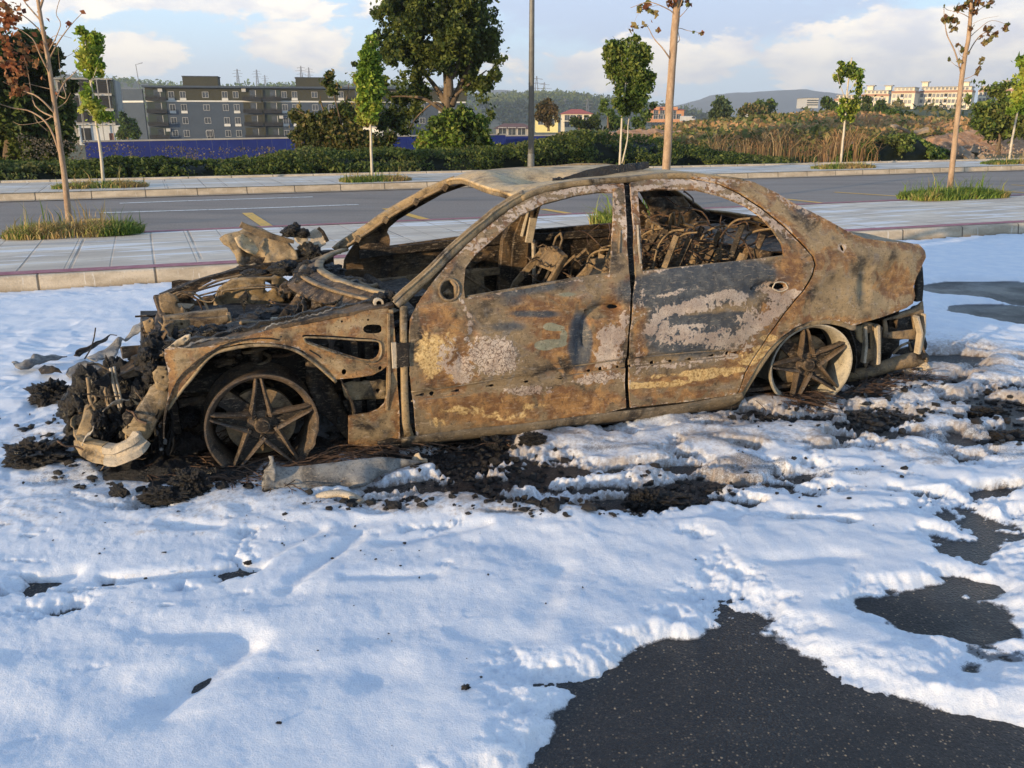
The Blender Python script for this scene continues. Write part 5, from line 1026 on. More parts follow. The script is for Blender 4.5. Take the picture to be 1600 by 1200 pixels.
m = MB(); m.beam(spl([surfpt(u+1, v+3, -.012) for u, v in arc], 3), .035, .006, up=(0, 1, 0)); m.build('wheel_arch_lip', M['panel_tan'], quarter, smooth=True)
# inner wheel house, rear
def arch_house(c_s, r, z0, name, a0=-10, a1=190, y0=-.86, y1=-.50):
    m = MB(); th = np.linspace(R_(a0), R_(a1), 30)
    m.grid(lambda a, y: (c_s+r*math.cos(a), y, z0+r*math.sin(a)), th, np.linspace(y0, y1, 6)); m.grid(lambda a, q: (c_s+r*q*math.cos(a), y1, z0+r*q*math.sin(a)), th, np.linspace(.1, 1, 4))
    m.noise(.015, 6, 4); return m.build(name, M['innerdark'], CAR, solid=.006)
arch_house(2.86, .335, .20, 'rear_wheel_house'); arch_house(.0, .40, .22, 'front_wheel_house', 0, 180)
# sill
sillp = [(628, 700), (700, 689), (825, 675), (900, 665), (1000, 654), (1075, 648), (1137, 636), (1160, 622)]
m = MB(); lo = [surfpt(u, v, -.01) for u, v in spl(sillp, 4)]; hi = [surfpt(u, v, .0) for u, v in spl([(625, 684), (700, 674), (825, 660), (900, 650), (1000, 638), (1075, 628), (1137, 618), (1158, 612)], 4)]
V = []; 
for a, b_ in zip(lo, hi):
    for q in np.linspace(0, 1, 6): p = a+(b_-a)*q; V.append((p[0], p[1]-.016*math.sin(q*PI)+(.05 if q < .01 else 0), p[2]))
V = np.array(V); V += np.c_[V[:, 0]*0, fbm(V, 5, 3, 3)*.006, fbm(V, 4, 3, 4)*.006]; n_ = len(lo)
o = mk('sill', V, np.array([(i*6+j, i*6+j+1, (i+1)*6+j+1, (i+1)*6+j) for i in range(n_-1) for j in range(5)]), M['sill'], CAR, smooth=True); o.modifiers.new('s', 'SOLIDIFY').thickness = .01
# inner structure behind the door gaps: B pillar, sill box, rear jamb
def both(m, name, mat, near=True, **k):
    o = m.build(name, mat, CAR, **k); V = [v*np.array([1, -1, 1]) for v in m.V]; mm = MB(); mm.V = V; mm.F = [f[::-1] for f in m.F]; mm.n = m.n; o2 = mm.build(name, M['inner'] if mat in (M['innerdark'],) else mat, CAR, **k); return o, o2
m = MB(); m.beam([surfpt(984, 640, -.09), surfpt(984, 560, -.09), surfpt(985, 480, -.10), surfpt(986, 425, -.09), surfpt(984, 350, -.06), surfpt(982, 292, -.05)], .12, .05, up=(0, 1, 0), scale=[1, 1, 1, .9, .55, .45]); both(m, 'b_pillar', M['innerdark'])
m = MB(); m.beam([(.50, -.79, .09), (1.2, -.79, .09), (2.45, -.79, .07)], .12, .12); both(m, 'sill_box', M['innerdark'])
m = MB(); m.beam([surfpt(1150, 590, -.10), surfpt(1205, 500, -.10), surfpt(1255, 430, -.10), surfpt(1268, 405, -.09), surfpt(1240, 370, -.06), surfpt(1190, 325, -.05), surfpt(1120, 290, -.04)], .10, .04, up=(0, 1, 0), scale=[1, 1, 1, 1, .6, .5, .4]); both(m, 'c_pillar', M['innerdark'])
# A pillar and roof rail
ap = [(618, 476), (640, 456), (675, 425), (705, 394), (737, 366), (772, 337), (800, 318), (820, 307)]
m = MB(); P_ = spl([surfpt(u, v, -.008) for u, v in ap], 4); m.beam(P_, .036, .024, up=(0, 1, 0)); m.beam(P_+np.array([.01, .032, 0]), .058, .012, up=(0, 1, 0)); m.tube(P_+np.array([-.012, -.012, .012]), .005, 6); m.noise(.003, 14, 2); nearA, farA = both(m, 'windscreen_pillar', M['panel_tan'], smooth=True)
m = MB(); m.tube([p*np.array([1, -1, 1])+np.array([.01, -.05, -.012]) for p in P_[3:-3]], .010, 7); m.build('curtain_airbag_tube', M['strut'], CAR, smooth=True)
m = MB()
for k_ in (6, 12, 18, 24): p = P_[min(k_, len(P_)-1)]*np.array([1, -1, 1])+np.array([.01, -.055, -.012]); m.box(p, (.03, .03, .035), (0, .6, 0))
m.build('clamp', M['strut'], CAR)
rail = [(812, 310), (845, 297), (880, 289), (925, 284), (985, 280), (1035, 275), (1080, 275), (1120, 279), (1160, 284)]
m = MB(); m.beam(spl([surfpt(u, v, -.012) for u, v in rail], 4), .036, .03); m.tube(spl([surfpt(u, v-3, -.016) for u, v in rail], 4), .008, 6); m.noise(.003, 12, 5); both(m, 'roof_rail', M['panel_tan'], smooth=True)
# roof: collapsed sheet with a deep dent and ridge
railS = np.array([surfpt(*p) for p in rail])
rs_, rz_ = railS[:, 0], railS[:, 2]; ry_ = -railS[:, 1]
sR = np.linspace(rs_[0]-.01, rs_[-1]-.03, 90); tR = np.linspace(-1, 1, 70)
V = []
for s_ in sR:
    zr, yr = np.interp(s_, rs_, rz_), np.interp(s_, rs_, ry_)-.006
    for t in tR:
        q = (s_-sR[0]); bow = -.055*(1-t*t)*math.exp(-(q/.5)**2)*1.0      # header line bows forward
        z = zr+.035*(1-t*t)+.004; f = 1-abs(t)**4
        z += f*(-.115*math.exp(-((q-.40)/.22)**2-((t+.22)/.36)**2)-.03*math.exp(-((q-.16)/.12)**2-((t+.55)/.3)**2)+.022*math.exp(-((q-.10)/.12)**2)-.05*math.exp(-((q-1.0)/.4)**2-((t-.1)/.5)**2))
        V.append((s_+bow, t*yr, z))
V = np.array(V); V[:, 2] += fbm(V, 3, 4, 33)*.012*(1-np.abs(V[:, 1]/.6)**3)+fbm(V, 12, 3, 34)*.002
F_ = np.array([(i*70+j, (i+1)*70+j, (i+1)*70+j+1, i*70+j+1) for i in range(89) for j in range(69)])
roof = mk('roof', V, F_, M['roof'], CAR, smooth=True); md = roof.modifiers.new('s', 'SOLIDIFY'); md.thickness = .012; md.offset = -1
m = MB(); V0 = V.reshape(90, 70, 3)
m.beam(V0[1, ::4]+np.array([.02, 0, -.022]), .05, .03); m.build('roof_header', M['panel_tan'], roof, smooth=True)
m = MB(); m.beam(V0[88, ::4]+np.array([-.02, 0, -.022]), .06, .03)
for i in (30, 50, 70): m.beam(V0[i, 2:-2:4]+np.array([0, 0, -.03]), .04, .02)
m.build('roof_bow', M['inner'], roof)
# charred seal strip lying on the roof
ps = [at(868, 289, 4.42), at(885, 284, 4.45), at(905, 276, 4.50), at(940, 268, 4.58), at(975, 264, 4.66), at(1012, 258, 4.78)]
def loc(p): d = np.asarray(p, float)[:2]-CO; return np.array([d@ce, d@cn, p[2]])
m = MB(); pw = spl(ps, 5); m.beam(pw, .055, .014, up=(0.2, -1, .3), scale=[.6+.5*math.sin(i*.35+1)*.3+.35*math.sin(PI*i/len(pw)) for i in range(len(pw))]); m.noise(.008, 14, 2)
V_, F2 = lump_geo(at(872, 287, 4.42), (.030, .02, .028), 3, .5, 3); m.add(V_, F2); o = m.build('rubber_strip', M['char'], None); tag(o, 'black charred rubber strip lying across the car roof with its end sticking up', 'rubber strip')
# rear window frame, parcel shelf, trunk deck
def zq(u, v, y): return cpt(u, v, y)
pr = qp
m = MB(); rr = sp2([(1175, 286), (1212, 303), (1245, 322), (1275, 337), (1300, 350), (1317, 360), (1337, 369)])
edgeL = np.array([(s_, float(halfw(s_, z_))-.012, z_-.004) for s_, z_ in rr])
for sg in (-1, 1):
    m.grid(lambda i, q: (edgeL[i][0]+.0, sg*(edgeL[i][1]-q*.15), edgeL[i][2]+.012*math.sin(q*PI*.5)-.02*q), range(len(edgeL)), np.linspace(0, 1, 5))
m.noise(.004, 7, 8); m.build('rear_window_frame', M['panel_tan'], CAR, smooth=True, solid=.01)
tr = sp2([(1337, 369), (1350, 374), (1383, 379), (1410, 381), (1434, 383), (1441, 391)]); tz = [p[1] for p in tr]; ts = [p[0] for p in tr]
def deckf(i, t):
    s_, z_ = ts[i], tz[i]; y = (float(halfw(s_, z_))-.012)*t; return (s_+.05*(1-t*t)*(i/5), y, z_-.003+.02*(1-t*t)-.035*(1-t*t)*math.exp(-((i-2.5)/1.5)**2))
m = MB(); m.grid(deckf, range(6), np.linspace(-1, 1, 31)); m.noise(.006, 6, 9); m.build('boot_lid', M['panel_tan'], CAR, smooth=True, solid=.012)
s_e = ts[-1]
def tailf(z, t):
    y = .72*t*(1-.04*(z < .5)); return (s_e+.05*(1-t*t)-.04*abs(t)**6-.02*(.8-z)*0, y, z)
m = MB(); m.grid(tailf, np.linspace(.34, tz[-1], 10), np.linspace(-1, 1, 21)); m.noise(.008, 6, 10); m.build('tail_panel', M['inner'], CAR, smooth=True, solid=.01)
# tail lamp cavity and bumper brackets
tl = [surfpt(1440, 415, -.02), surfpt(1434, 440, -.03), surfpt(1437, 470, -.02)]
m = MB(); m.beam([cpt(1434, 418, -.70), cpt(1436, 445, -.70), cpt(1434, 470, -.70)], .05, .03, up=(0, 1, 0)); m.build('lamp_housing', M['innerdark'], CAR)
def plate_px(name, pts, y, mat, holes=(), thick=.006, res=.02, crump=.006, par=None, tilt=0., seed=1, sm=False, curve=None):
    """sheet metal piece with its outline given on a lateral plane of the car; tilt leans it across"""
    P = [cpt(u, v, y) for u, v in pts]; o2 = [(p[0], p[2]) for p in P]; hs = [[(cpt(u, v, y)[0], cpt(u, v, y)[2]) for u, v in h] for h in holes]; zc = np.mean([p[1] for p in o2]); sc = np.mean([p[0] for p in o2])
    def f(Q):
        yy = y+tilt*(Q[:, 1]-zc)+crump*2.5*fbm(Q, 6, 3, seed)+crump*fbm(Q, 25, 2, seed+4)
        if curve: yy = yy+curve*((Q[:, 0]-sc)**2)
        return np.c_[Q[:, 0], yy, Q[:, 1]]
    _, V, F_ = crinkle(o2, res, f, 0, hs); o = mk(name, V, F_, mat, CAR if par is None else par, smooth=sm); md = o.modifiers.new('s', 'SOLIDIFY'); md.thickness = thick; md.offset = 0; return o
plate_px('bumper_bracket', [(1347, 507), (1352, 503), (1372, 506), (1377, 512), (1376, 545), (1377, 572), (1366, 574), (1357, 566), (1352, 576), (1347, 562), (1350, 540)], -.74, M['strut'], [[(1356, 520), (1360, 520), (1360, 545), (1356, 545)]], .01)
m = MB(); m.beam([cpt(1350, 510, -.76), cpt(1352, 540, -.76), cpt(1349, 566, -.76)], .02, .03, up=(0, 1, 0)); m.beam([cpt(1370, 508, -.77), cpt(1371, 540, -.77), cpt(1371, 568, -.77)], .022, .03, up=(0, 1, 0)); m.noise(.004, 15, 1); m.build('bracket_flange', M['pale'], CAR)
plate_px('rear_support', [(1378, 500), (1427, 482), (1440, 470), (1443, 490), (1436, 500), (1432, 530), (1380, 528)], -.70, M['strut'], [[(1384, 500), (1424, 493), (1427, 514), (1386, 519)]], .012)
m = MB(); m.beam([cpt(1431, 494, -.74), cpt(1437, 520, -.74), cpt(1433, 552, -.74)], .018, .04, up=(0, 1, 0)); m.beam([cpt(1443, 490, -.72), cpt(1443, 520, -.72), cpt(1436, 550, -.72)], .012, .03, up=(0, 1, 0)); m.noise(.004, 15, 2); m.build('bumper_mount', M['pale'], CAR)
plate_px('wheel_house_edge', [(1334, 510), (1347, 508), (1352, 535), (1345, 536), (1338, 528)], -.76, M['panel_tan'])
m = MB(); m.tube([cpt(1318, 590, -.55), cpt(1350, 584, -.56), cpt(1400, 568, -.58), cpt(1425, 562, -.58), cpt(1445, 560, -.58)], .042, 12, scale=[1, .95, 1, 1.12, .8]); m.noise(.006, 9, 3); m.build('silencer_pipe', M['strut'], CAR, smooth=True)
m = MB(); m.tube([cpt(1395, 553, -.6), cpt(1408, 540, -.6), cpt(1420, 535, -.55), cpt(1424, 548, -.55)], .008, 6); m.tube([cpt(1440, 538, -.6), cpt(1446, 560, -.62), cpt(1450, 580, -.6)], .010, 6); m.build('hanger', M['strut'], CAR)
for u, v, y, r_ in ((1438, 555, -.6, .035), (1445, 575, -.62, .03), (1438, 580, -.62, .022), (1425, 540, -.5, .02)):
    V_, F2 = lump_geo(cpt(u, v, y), (r_, r_, r_), int(u) % 7+1, .4, 3); MB().add(V_, F2).build('melted_lump', M['pale'] if v > 574 else M['char'], CAR)
m = MB(); m.box((3.2, 0, .30), (1.0, 1.2, .03)); m.box((3.0, 0, .16), (.08, 1.5, .07)); m.box((2.86, 0, .22), (.3, .35, .22)); m.box((3.62, 0, .36), (.06, 1.3, .16)); m.noise(.02, 4, 5); m.build('rear_underbody', M['innerdark'], CAR)

# near front wing: inner wing panel with its openings
fen = sp2([(610, 485), (575, 489), (525, 497), (500, 502), (475, 507), (450, 512), (425, 518), (400, 525), (375, 533), (350, 541), (325, 545), (300, 548), (275, 546), (257, 549), (257, 562), (262, 580), (264, 600), (262, 625), (259, 640), (264, 643), (272, 632), (282, 612), (292, 598), (302, 588), (313, 573), (325, 560), (350, 547), (375, 541), (405, 539), (437, 541), (455, 545), (475, 552), (490, 566), (503, 580), (514, 590), (525, 597), (555, 594), (585, 590), (600, 582), (607, 576), (612, 560), (612, 520)])
tri = smooth_loop(sp2([(475, 531), (478, 527), (512, 528), (560, 531), (590, 533), (596, 542), (595, 556), (586, 565), (565, 564), (520, 550), (482, 537)]), 2)
slot = smooth_loop(sp2([(570, 518), (576, 511), (596, 511), (600, 518), (596, 524), (576, 524)]), 2)
cir = [oval(540, 585, 4, 4.5, 10), oval(597, 579, 3, 3.5, 8), oval(441, 530, 1.5, 1.5, 6), oval(537, 506, 2, 2, 6), oval(578, 503, 2, 2, 6), oval(347, 545, 4, 3, 7)]
fender, fenderF = panel('front_wing', fen, [tri, slot]+cir, M['panel_tan'], thick=.010, shift_=.045)
m = MB(); m.tube([surfpt(*p, -.04) for p in spl([(262, 640), (282, 612), (302, 588), (325, 560), (350, 547), (405, 539), (455, 545), (490, 566), (525, 597)], 5)], .008, 6); m.build('arch_edge', M['panel_tan'], fender, smooth=True)
m = MB(); ls = [surfpt(*p, -.040) for p in spl([(476, 531), (478, 527), (512, 528), (560, 531), (590, 533), (596, 542), (595, 556), (586, 565), (565, 564), (520, 550), (482, 537)], 3, True)]; m.tube(ls, .005, 6, closed=True); m.build('opening_flange', M['panel_tan'], fender, smooth=True)
# lower corner behind the wheel, hinge pillar
low = sp2([(606, 590), (606, 618), (603, 633), (594, 642), (580, 648), (546, 653), (546, 696), (575, 700), (600, 702), (626, 699), (626, 640), (622, 590), (620, 540), (616, 486), (610, 486), (608, 540)])
panel('wing_corner', low, [oval(612, 560, 1.5, 5, 6)], M['panel_tan'], thick=.012, shift_=.03, mirror=True)
plate_px('wing_brace', [(534, 600), (545, 597), (606, 594), (606, 622), (545, 625), (538, 618)], -.80, M['panel_tan'], [[(586, 609), (590, 606), (594, 609), (590, 614)]], .012)
plate_px('inner_brace', [(535, 626), (606, 622), (603, 636), (592, 643), (560, 648), (540, 640)], -.72, M['innerdark'])
m = MB(); m.beam([surfpt(631, 478, -.012), surfpt(630, 520, -.01), surfpt(631, 560, -.01), surfpt(632, 620, -.01), surfpt(634, 660, -.01), surfpt(642, 690, -.012)], .030, .03, up=(0, 1, 0), scale=[1, 1, 1, 1, 1.1, 1.5]); m.noise(.004, 10, 6); m.build('hinge_pillar', M['panel_tan'], CAR, smooth=True)
m = MB(); m.beam([surfpt(615, 535, .008), surfpt(617, 575, .008)], .022, .012, up=(0, 1, 0)); m.build('hinge_bracket', M['pale'], CAR)
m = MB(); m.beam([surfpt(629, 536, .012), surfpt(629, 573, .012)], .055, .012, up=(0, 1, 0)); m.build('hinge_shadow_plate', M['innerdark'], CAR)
m = MB(); m.beam([surfpt(607, 490, -.02), surfpt(608, 600, -.02), surfpt(604, 640, -.03)], .012, .02, up=(0, 1, 0)); m.build('seam', M['strut'], CAR)

# wheels
def wheel(cx, cy, cz, R, phase, toe=0., camber=0., melt=False):
    r = empty('wheel', (cx, cy, cz)); r.parent = CAR; r.rotation_euler = (camber, 0, toe)
    s_ = R/.24
    prof = [(.232, -.035), (.240, -.035), (.240, -.015), (.226, -.008), (.216, .03), (.212, .12), (.226, .17), (.238, .19), (.238, .200), (.225, .200), (.205, .165), (.203, .09), (.206, .02), (.215, -.012), (.226, -.028), (.232, -.035)]
    m = MB(); m.lathe([(a*s_, b_) for a, b_ in prof], k=72); V = m.V[0]
    if melt:
        a = np.degrees(np.arctan2(V[:, 2], V[:, 0])); w_ = np.exp(-((a+25)/22)**2); V = V*(1-w_[:, None]*np.array([1, 0, 1])*(.02+.035*vnoise(V*45, 3)[:, None])); V[:, 1] += w_*.014*vnoise(V*40, 4)
    m.V = [V]; rim = m.build('rim', M['barrel'] if not melt else M['wheel'], r, smooth=True, split=40)
    for k in range(5):
        a = R_(phase+72*k); ca, sa = math.cos(a), math.sin(a)
        rad_ = [.040, .070, .11, .16, .205, .222]; off_ = [.040, .0365, .0285, .0195, .0130, .0105]; hw = [.0130, .0115, .0092, .0074, .0066, .0066]; yy = [-.008, -.014, -.022, -.030, -.034, -.026]
        for sg in (-1, 1):
            Vs = []
            for rr_, of, h_, y0 in zip(rad_, off_, hw, yy):
                for t, y in ((-h_, y0+.034), (-h_, y0+.004), (-h_*.55, y0-.002), (h_*.15, y0-.006), (h_*.9, y0+.010), (h_*1.15, y0+.034)):
                    tt = (of+t)*sg*s_; x = rr_*s_; Vs.append((x*ca-tt*sa, y, x*sa+tt*ca))
            np_ = 6; Fs = [(i*np_+j, (i+1)*np_+j, (i+1)*np_+(j+1) % 6, i*np_+(j+1) % 6) for i in range(5) for j in range(np_)]+[(0, 1, 2, 3, 4, 5), tuple(30+j for j in range(5, -1, -1))]
            MB().add(Vs, Fs).build('spoke', M['wheel'], r)
        Vs = []
        for rr_, of, y0 in zip(rad_, off_, yy):
            for t in (-1, 1): tt = of*t*s_*.9; x = rr_*s_; Vs.append((x*ca-tt*sa, y0+.030, x*sa+tt*ca))
        MB().add(Vs, [(2*i, 2*i+2, 2*i+3, 2*i+1) for i in range(5)]).build('spoke_web', M['innerdark'], r, solid=.004)
    hub = MB(); hub.lathe([(0, .0), (.0, -.012), (.030, -.014), (.034, -.006), (.036, .01), (.064, .012), (.072, .03)], k=40); 
    hub.build('hub', M['wheel'], r, smooth=True, split=35)
    m = MB(); m.lathe([(.0, -.018), (.022, -.018), (.026, -.013), (.026, -.0)], k=20); m.build('cap', M['innerdark'], r)
    for k in range(5):
        a = R_(phase+36+72*k); c_ = (.056*math.cos(a), 0, .056*math.sin(a)); b_ = MB(); b_.lathe([(0, .004), (.0115, .004), (.0125, -.006), (.0155, -.006), (.016, .014)], c_, 14); b_.build('bolt', M['innerdark'], r, smooth=True)
    m = MB(); m.lathe([(.0, .055), (.06, .05), (.075, .06), (.15, .06), (.152, .085), (.07, .085)], k=48); m.build('brake_disc', M['strut'], r, smooth=True, split=35)
    m = MB(); m.box((-.10, .07, .09), (.13, .08, .07), (0, .7, 0), .004); m.noise(.008, 12, 3); m.build('brake_caliper', M['inner'], r)
    return r
pf = cpt(410, 665, -.855); wheel(pf[0], -.855, pf[2], .240, 90, 0, 0, True)
p_ = cpt(1263, 570, -.85); wheel(p_[0], -.85, p_[2], .238, 105, R_(-10), R_(3))
for sy in (1,):
    wheel(0.0, .855, .235, .24, 80); wheel(2.86, .85, .235, .24, 20)
# suspension strut and chassis leg seen in the front arch
m = MB(); c = cpt(403, 572, -.62); m.tube([(c[0]+.055*math.cos(t), -.62+.055*math.sin(t), c[2]-.10+.018*t/1.0*.6) for t in np.linspace(0, 9*PI, 120)], .009, 6); m.build('coil_spring', M['strut'], CAR, smooth=True)
m = MB(); m.tube([(c[0], -.62, .15), (c[0], -.60, .62)], .028, 10); m.beam([(-.75, -.50, .26), (.5, -.50, .30)], .06, .11); m.beam([(-.05, -.45, .16), (-.02, -.72, .15)], .05, .04); m.beam([(.30, -.40, .14), (.03, -.74, .18)], .04, .03); m.noise(.01, 7, 2); m.build('suspension', M['inner'], CAR)
m = MB(); m.box((.42, -.62, .33), (.03, .36, .45)); m.noise(.03, 6, 5); m.build('splash_panel', M['innerdark'], CAR); m = MB(); m.box((-.36, -.55, .32), (.03, .3, .3)); m.noise(.03, 6, 5); m.build('splash_panel', M['innerdark'], CAR)
plate_px('inner_panel', [(478, 560), (500, 575), (520, 600), (548, 660), (546, 690), (520, 660), (495, 640), (480, 600)], -.66, M['inner'], [[(525, 650), (530, 650), (530, 658), (525, 658)]], .01, tilt=.2)
plate_px('inner_panel', [(270, 625), (320, 618), (345, 640), (330, 700), (285, 690), (262, 660)], -.60, M['inner'], [[(283, 640), (288, 640), (288, 647), (283, 647)], [(300, 642), (306, 642), (306, 650), (300, 650)]], .01)

# cabin
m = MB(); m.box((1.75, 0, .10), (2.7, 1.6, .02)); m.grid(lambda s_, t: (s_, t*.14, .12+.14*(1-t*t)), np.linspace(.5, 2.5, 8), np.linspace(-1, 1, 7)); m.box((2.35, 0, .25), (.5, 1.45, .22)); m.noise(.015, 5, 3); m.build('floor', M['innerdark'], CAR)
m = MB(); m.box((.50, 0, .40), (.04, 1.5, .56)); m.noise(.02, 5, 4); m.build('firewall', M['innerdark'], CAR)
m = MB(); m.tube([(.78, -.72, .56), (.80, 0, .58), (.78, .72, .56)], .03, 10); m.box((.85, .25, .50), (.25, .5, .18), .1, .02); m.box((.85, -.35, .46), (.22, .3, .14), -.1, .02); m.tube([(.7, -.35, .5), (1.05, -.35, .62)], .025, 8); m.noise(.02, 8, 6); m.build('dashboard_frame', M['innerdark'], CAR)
c_ = surfpt(702, 453); m = MB(); m.lathe([(0, 0), (.10, 0), (.10, .012), (0, .012)], (c_[0], -c_[1]-.03, c_[2]), 20); m.build('mirror_cover', M['inner'], CAR)
plate_px('rear_valance', [(1335, 506), (1380, 496), (1440, 474), (1446, 545), (1425, 556), (1392, 552), (1380, 575), (1335, 590), (1322, 560)], -.42, M['innerdark'], [[(1400, 533), (1424, 528), (1420, 542), (1400, 545)]], .01, crump=.02)
# cowl and windscreen base
def cowl(y, q):
    t = y/.80; s0 = .66-.26*(1-t*t); return (s0-.17*(1-q)*(1-.25*abs(t)), y, .705+.0*q+.035*q-.045*(1-q)**2+.012*(1-t*t))
m = MB(); m.grid(cowl, np.linspace(-.80, .80, 40), np.linspace(0, 1, 9)); m.noise(.008, 7, 12); m.build('scuttle_panel', M['inner'], CAR, smooth=True, solid=.008)
m = MB(); m.beam([cowl(y, 1.02) for y in np.linspace(-.80, .80, 40)], .045, .018); m.noise(.004, 9, 2); m.build('windscreen_rim', M['panel_tan'], CAR, smooth=True)
m = MB(); m.beam([np.array(cowl(y, .45))+(0, 0, .012) for y in np.linspace(-.7, .75, 30)], .03, .012); m.build('scuttle_rib', M['strut'], CAR, smooth=True)
# front seats: sprung frames leaning back
def seat(cy, s0, lean=.42, w_=.24, hd=.66):
    r = empty('front_seat', (s0, cy, .30)); r.parent = CAR
    m = MB(); top = (hd*math.sin(lean), 0, hd*math.cos(lean)*.86)
    for sg in (-1, 1): m.beam([(0, sg*w_, -.05), (top[0]*.5-.02, sg*w_*.98, top[2]*.5), (top[0], sg*w_*.72, top[2])], .03, .045, scale=[1.2, 1, .9])
    m.beam([(top[0], -w_*.72, top[2]), (top[0]+.01, 0, top[2]+.03), (top[0], w_*.72, top[2])], .05, .05); m.noise(.004, 9, 2); m.build('back_frame', M['strut'], r)
    m = MB()
    def cup(a, b_): x = math.sin(a)*.03; return (top[0]*(.78+.26*b_)-.035*math.cos(a)+.01, w_*.62*a/1.3, top[2]*(.78+.26*b_)+.02*math.cos(a))
    m.grid(cup, np.linspace(-1.3, 1.3, 13), np.linspace(0, 1, 6)); m.noise(.006, 9, 5); m.build('head_panel', M['strut'], r, smooth=True, solid=.008)
    m = MB()
    for i in range(5): z = .1+.09*i; x = z*.46; m.tube([(x+.02*math.sin(k*1.3), -w_*.9+w_*1.8*k/12, z+.012*math.sin(k*2.1)) for k in range(13)], .0045, 5)
    for t in (-.3, .35): m.tube([(.02, w_*t, .0), (top[0]*.5+.03, w_*t, top[2]*.5), (top[0]*.95, w_*t*.8, top[2]*.95)], .010, 6)
    m.build('back_spring', M['inner'], r)
    m = MB(); m.box((-.22, 0, -.02), (.46, w_*2, .05), 0, .01); m.box((-.24, -w_, -.08), (.5, .03, .10)); m.box((-.24, w_, -.08), (.5, .03, .10)); m.noise(.012, 7, 3); m.build('seat_pan', M['inner'], r)
    m = MB(); m.tube([(top[0]+.01, -.05, top[2]+.01), (top[0]+.04, -.05, top[2]+.10), (top[0]+.05, 0, top[2]+.13), (top[0]+.04, .05, top[2]+.10), (top[0]+.01, .05, top[2]+.01)], .007, 6); m.build('headrest_frame', M['strut'], r)
pt = cpt(866, 396, .36); seat(.36, pt[0]-.28, .52, .23, (pt[2]-.30)/.747/1.02); pt = cpt(935, 417, -.38); seat(-.38, pt[0]-.26, .55, .24, (pt[2]-.30)/.735/1.02)
# far belt beam and inner door hardware on the far side
m = MB(); m.beam([(.75, .82, .70), (1.3, .84, .735), (1.85, .845, .75), (2.5, .83, .765), (2.85, .80, .78)], .02, .05); m.build('far_belt_rail', M['innerdark'], CAR)
m = MB(); m.beam([(.85, .80, .52), (1.7, .81, .55)], .03, .05); m.tube([(1.0, .79, .40), (1.3, .79, .62), (1.6, .79, .42)], .012, 6); m.tube([(1.95, .79, .42), (2.2, .79, .62), (2.4, .79, .45)], .012, 6); m.tube([(2.2, .78, .60), (2.28, .78, .66), (2.34, .78, .60), (2.5, .78, .62)], .012, 6); m.box((1.3, .80, .45), (.5, .02, .22), 0, .01); m.noise(.012, 8, 4); m.build('window_regulator', M['strut'], CAR)
bp = [cpt(805, 470, .78), cpt(806, 440, .80), cpt(808, 400, .78), cpt(812, 360, .72), cpt(816, 335, .66)]
m = MB(); m.beam([(1.76, .80, .10), (1.77, .82, .5), (1.78, .81, .74), (1.84, .70, 1.0), (1.88, .60, 1.19)], .20, .05, up=(0, 1, 0), scale=[1.3, 1.1, 1., .75, .65]); m.build('far_pillar_panel', M['inner'], CAR)
m = MB(); m.tube([(1.80, .74, .78), (1.84, .68, 1.02)], .012, 6); m.beam([(1.84, .72, .74), (1.86, .69, .90)], .05, .02, up=(0, 1, 0)); m.tube([(1.85, .66, 1.03), (1.81, .66, .98), (1.88, .66, .98), (1.85, .66, 1.03)], .008, 6); m.tube([(1.9, .76, .35), (1.88, .74, .75)], .014, 6); m.build('belt_anchor', M['pale'], CAR)
m = MB(); m.beam([surfpt(*q, -.022)*np.array([1, -1, 1]) for q in ((984, 640), (984, 560), (986, 480), (988, 425), (984, 350), (982, 300))], .05, .01, up=(0, 1, 0)); m.build('door_seal', M['innerdark'], CAR)
for q in ((962, 481), (917, 486), (1219, 448), (1177, 452)):
    c_ = surfpt(*q); m = MB(); m.lathe([(0, 0), (.04, 0), (.04, .01), (0, .01)], (c_[0], -c_[1]-.05, c_[2]), 14); m.build('lock_case', M['innerdark'], CAR)
# rear bench back and parcel shelf with burnt springs, wires
def tilt(s0, z0, k=.38): return lambda y, q: (s0+q*k*.55, y, z0+q*.50)
m = MB(); m.grid(tilt(2.48, .32), np.linspace(-.70, .70, 20), np.linspace(0, 1, 8)); m.noise(.015, 4, 4); m.build('rear_bulkhead', M['inner'], CAR, solid=.01)
for j, y0 in enumerate((-.60, -.38, -.16, .10, .34, .58)):
    m = MB(); m.beam([(2.40, y0, .34), (2.50, y0+.02, .62), (2.60, y0+.03, .80)], .045, .03); m.noise(.008, 9, j); m.build('bench_rib', M['strut'], CAR)
for j, y0 in enumerate((-.5, -.27, -.03, .22, .46)):
    m = MB()
    for i in range(4):
        z = .50+.085*i; x = 2.43+(z-.5)*.42; m.tube([(x+.035*math.cos(t), y0+.045*math.sin(t)+.004*t, z+.004*t) for t in np.linspace(0, 5*PI, 34)], .0038, 5)
    m.noise(.012, 10, 3); m.build('bench_spring', M['strut'], CAR)
m = MB(); m.tube([cpt(1045, 372, -.1), cpt(1048, 335, -.1), cpt(1052, 332, -.1), cpt(1054, 352, -.1), cpt(1060, 352, -.1), cpt(1063, 333, -.1), cpt(1066, 340, -.1), cpt(1068, 350, -.1), cpt(1082, 354, -.1), cpt(1088, 362, -.1)], .009, 7); m.build('headrest_loop', M['strut'], CAR, smooth=True)
m = MB(); m.grid(lambda y, q: (2.72+q*.52, y, .80+.02*math.sin(y*6)+.03*q), np.linspace(-.66, .66, 18), np.linspace(0, 1, 6)); m.noise(.03, 6, 14); m.build('parcel_shelf', M['inner'], CAR, solid=.008)
r3 = np.random.default_rng(11); m = MB()
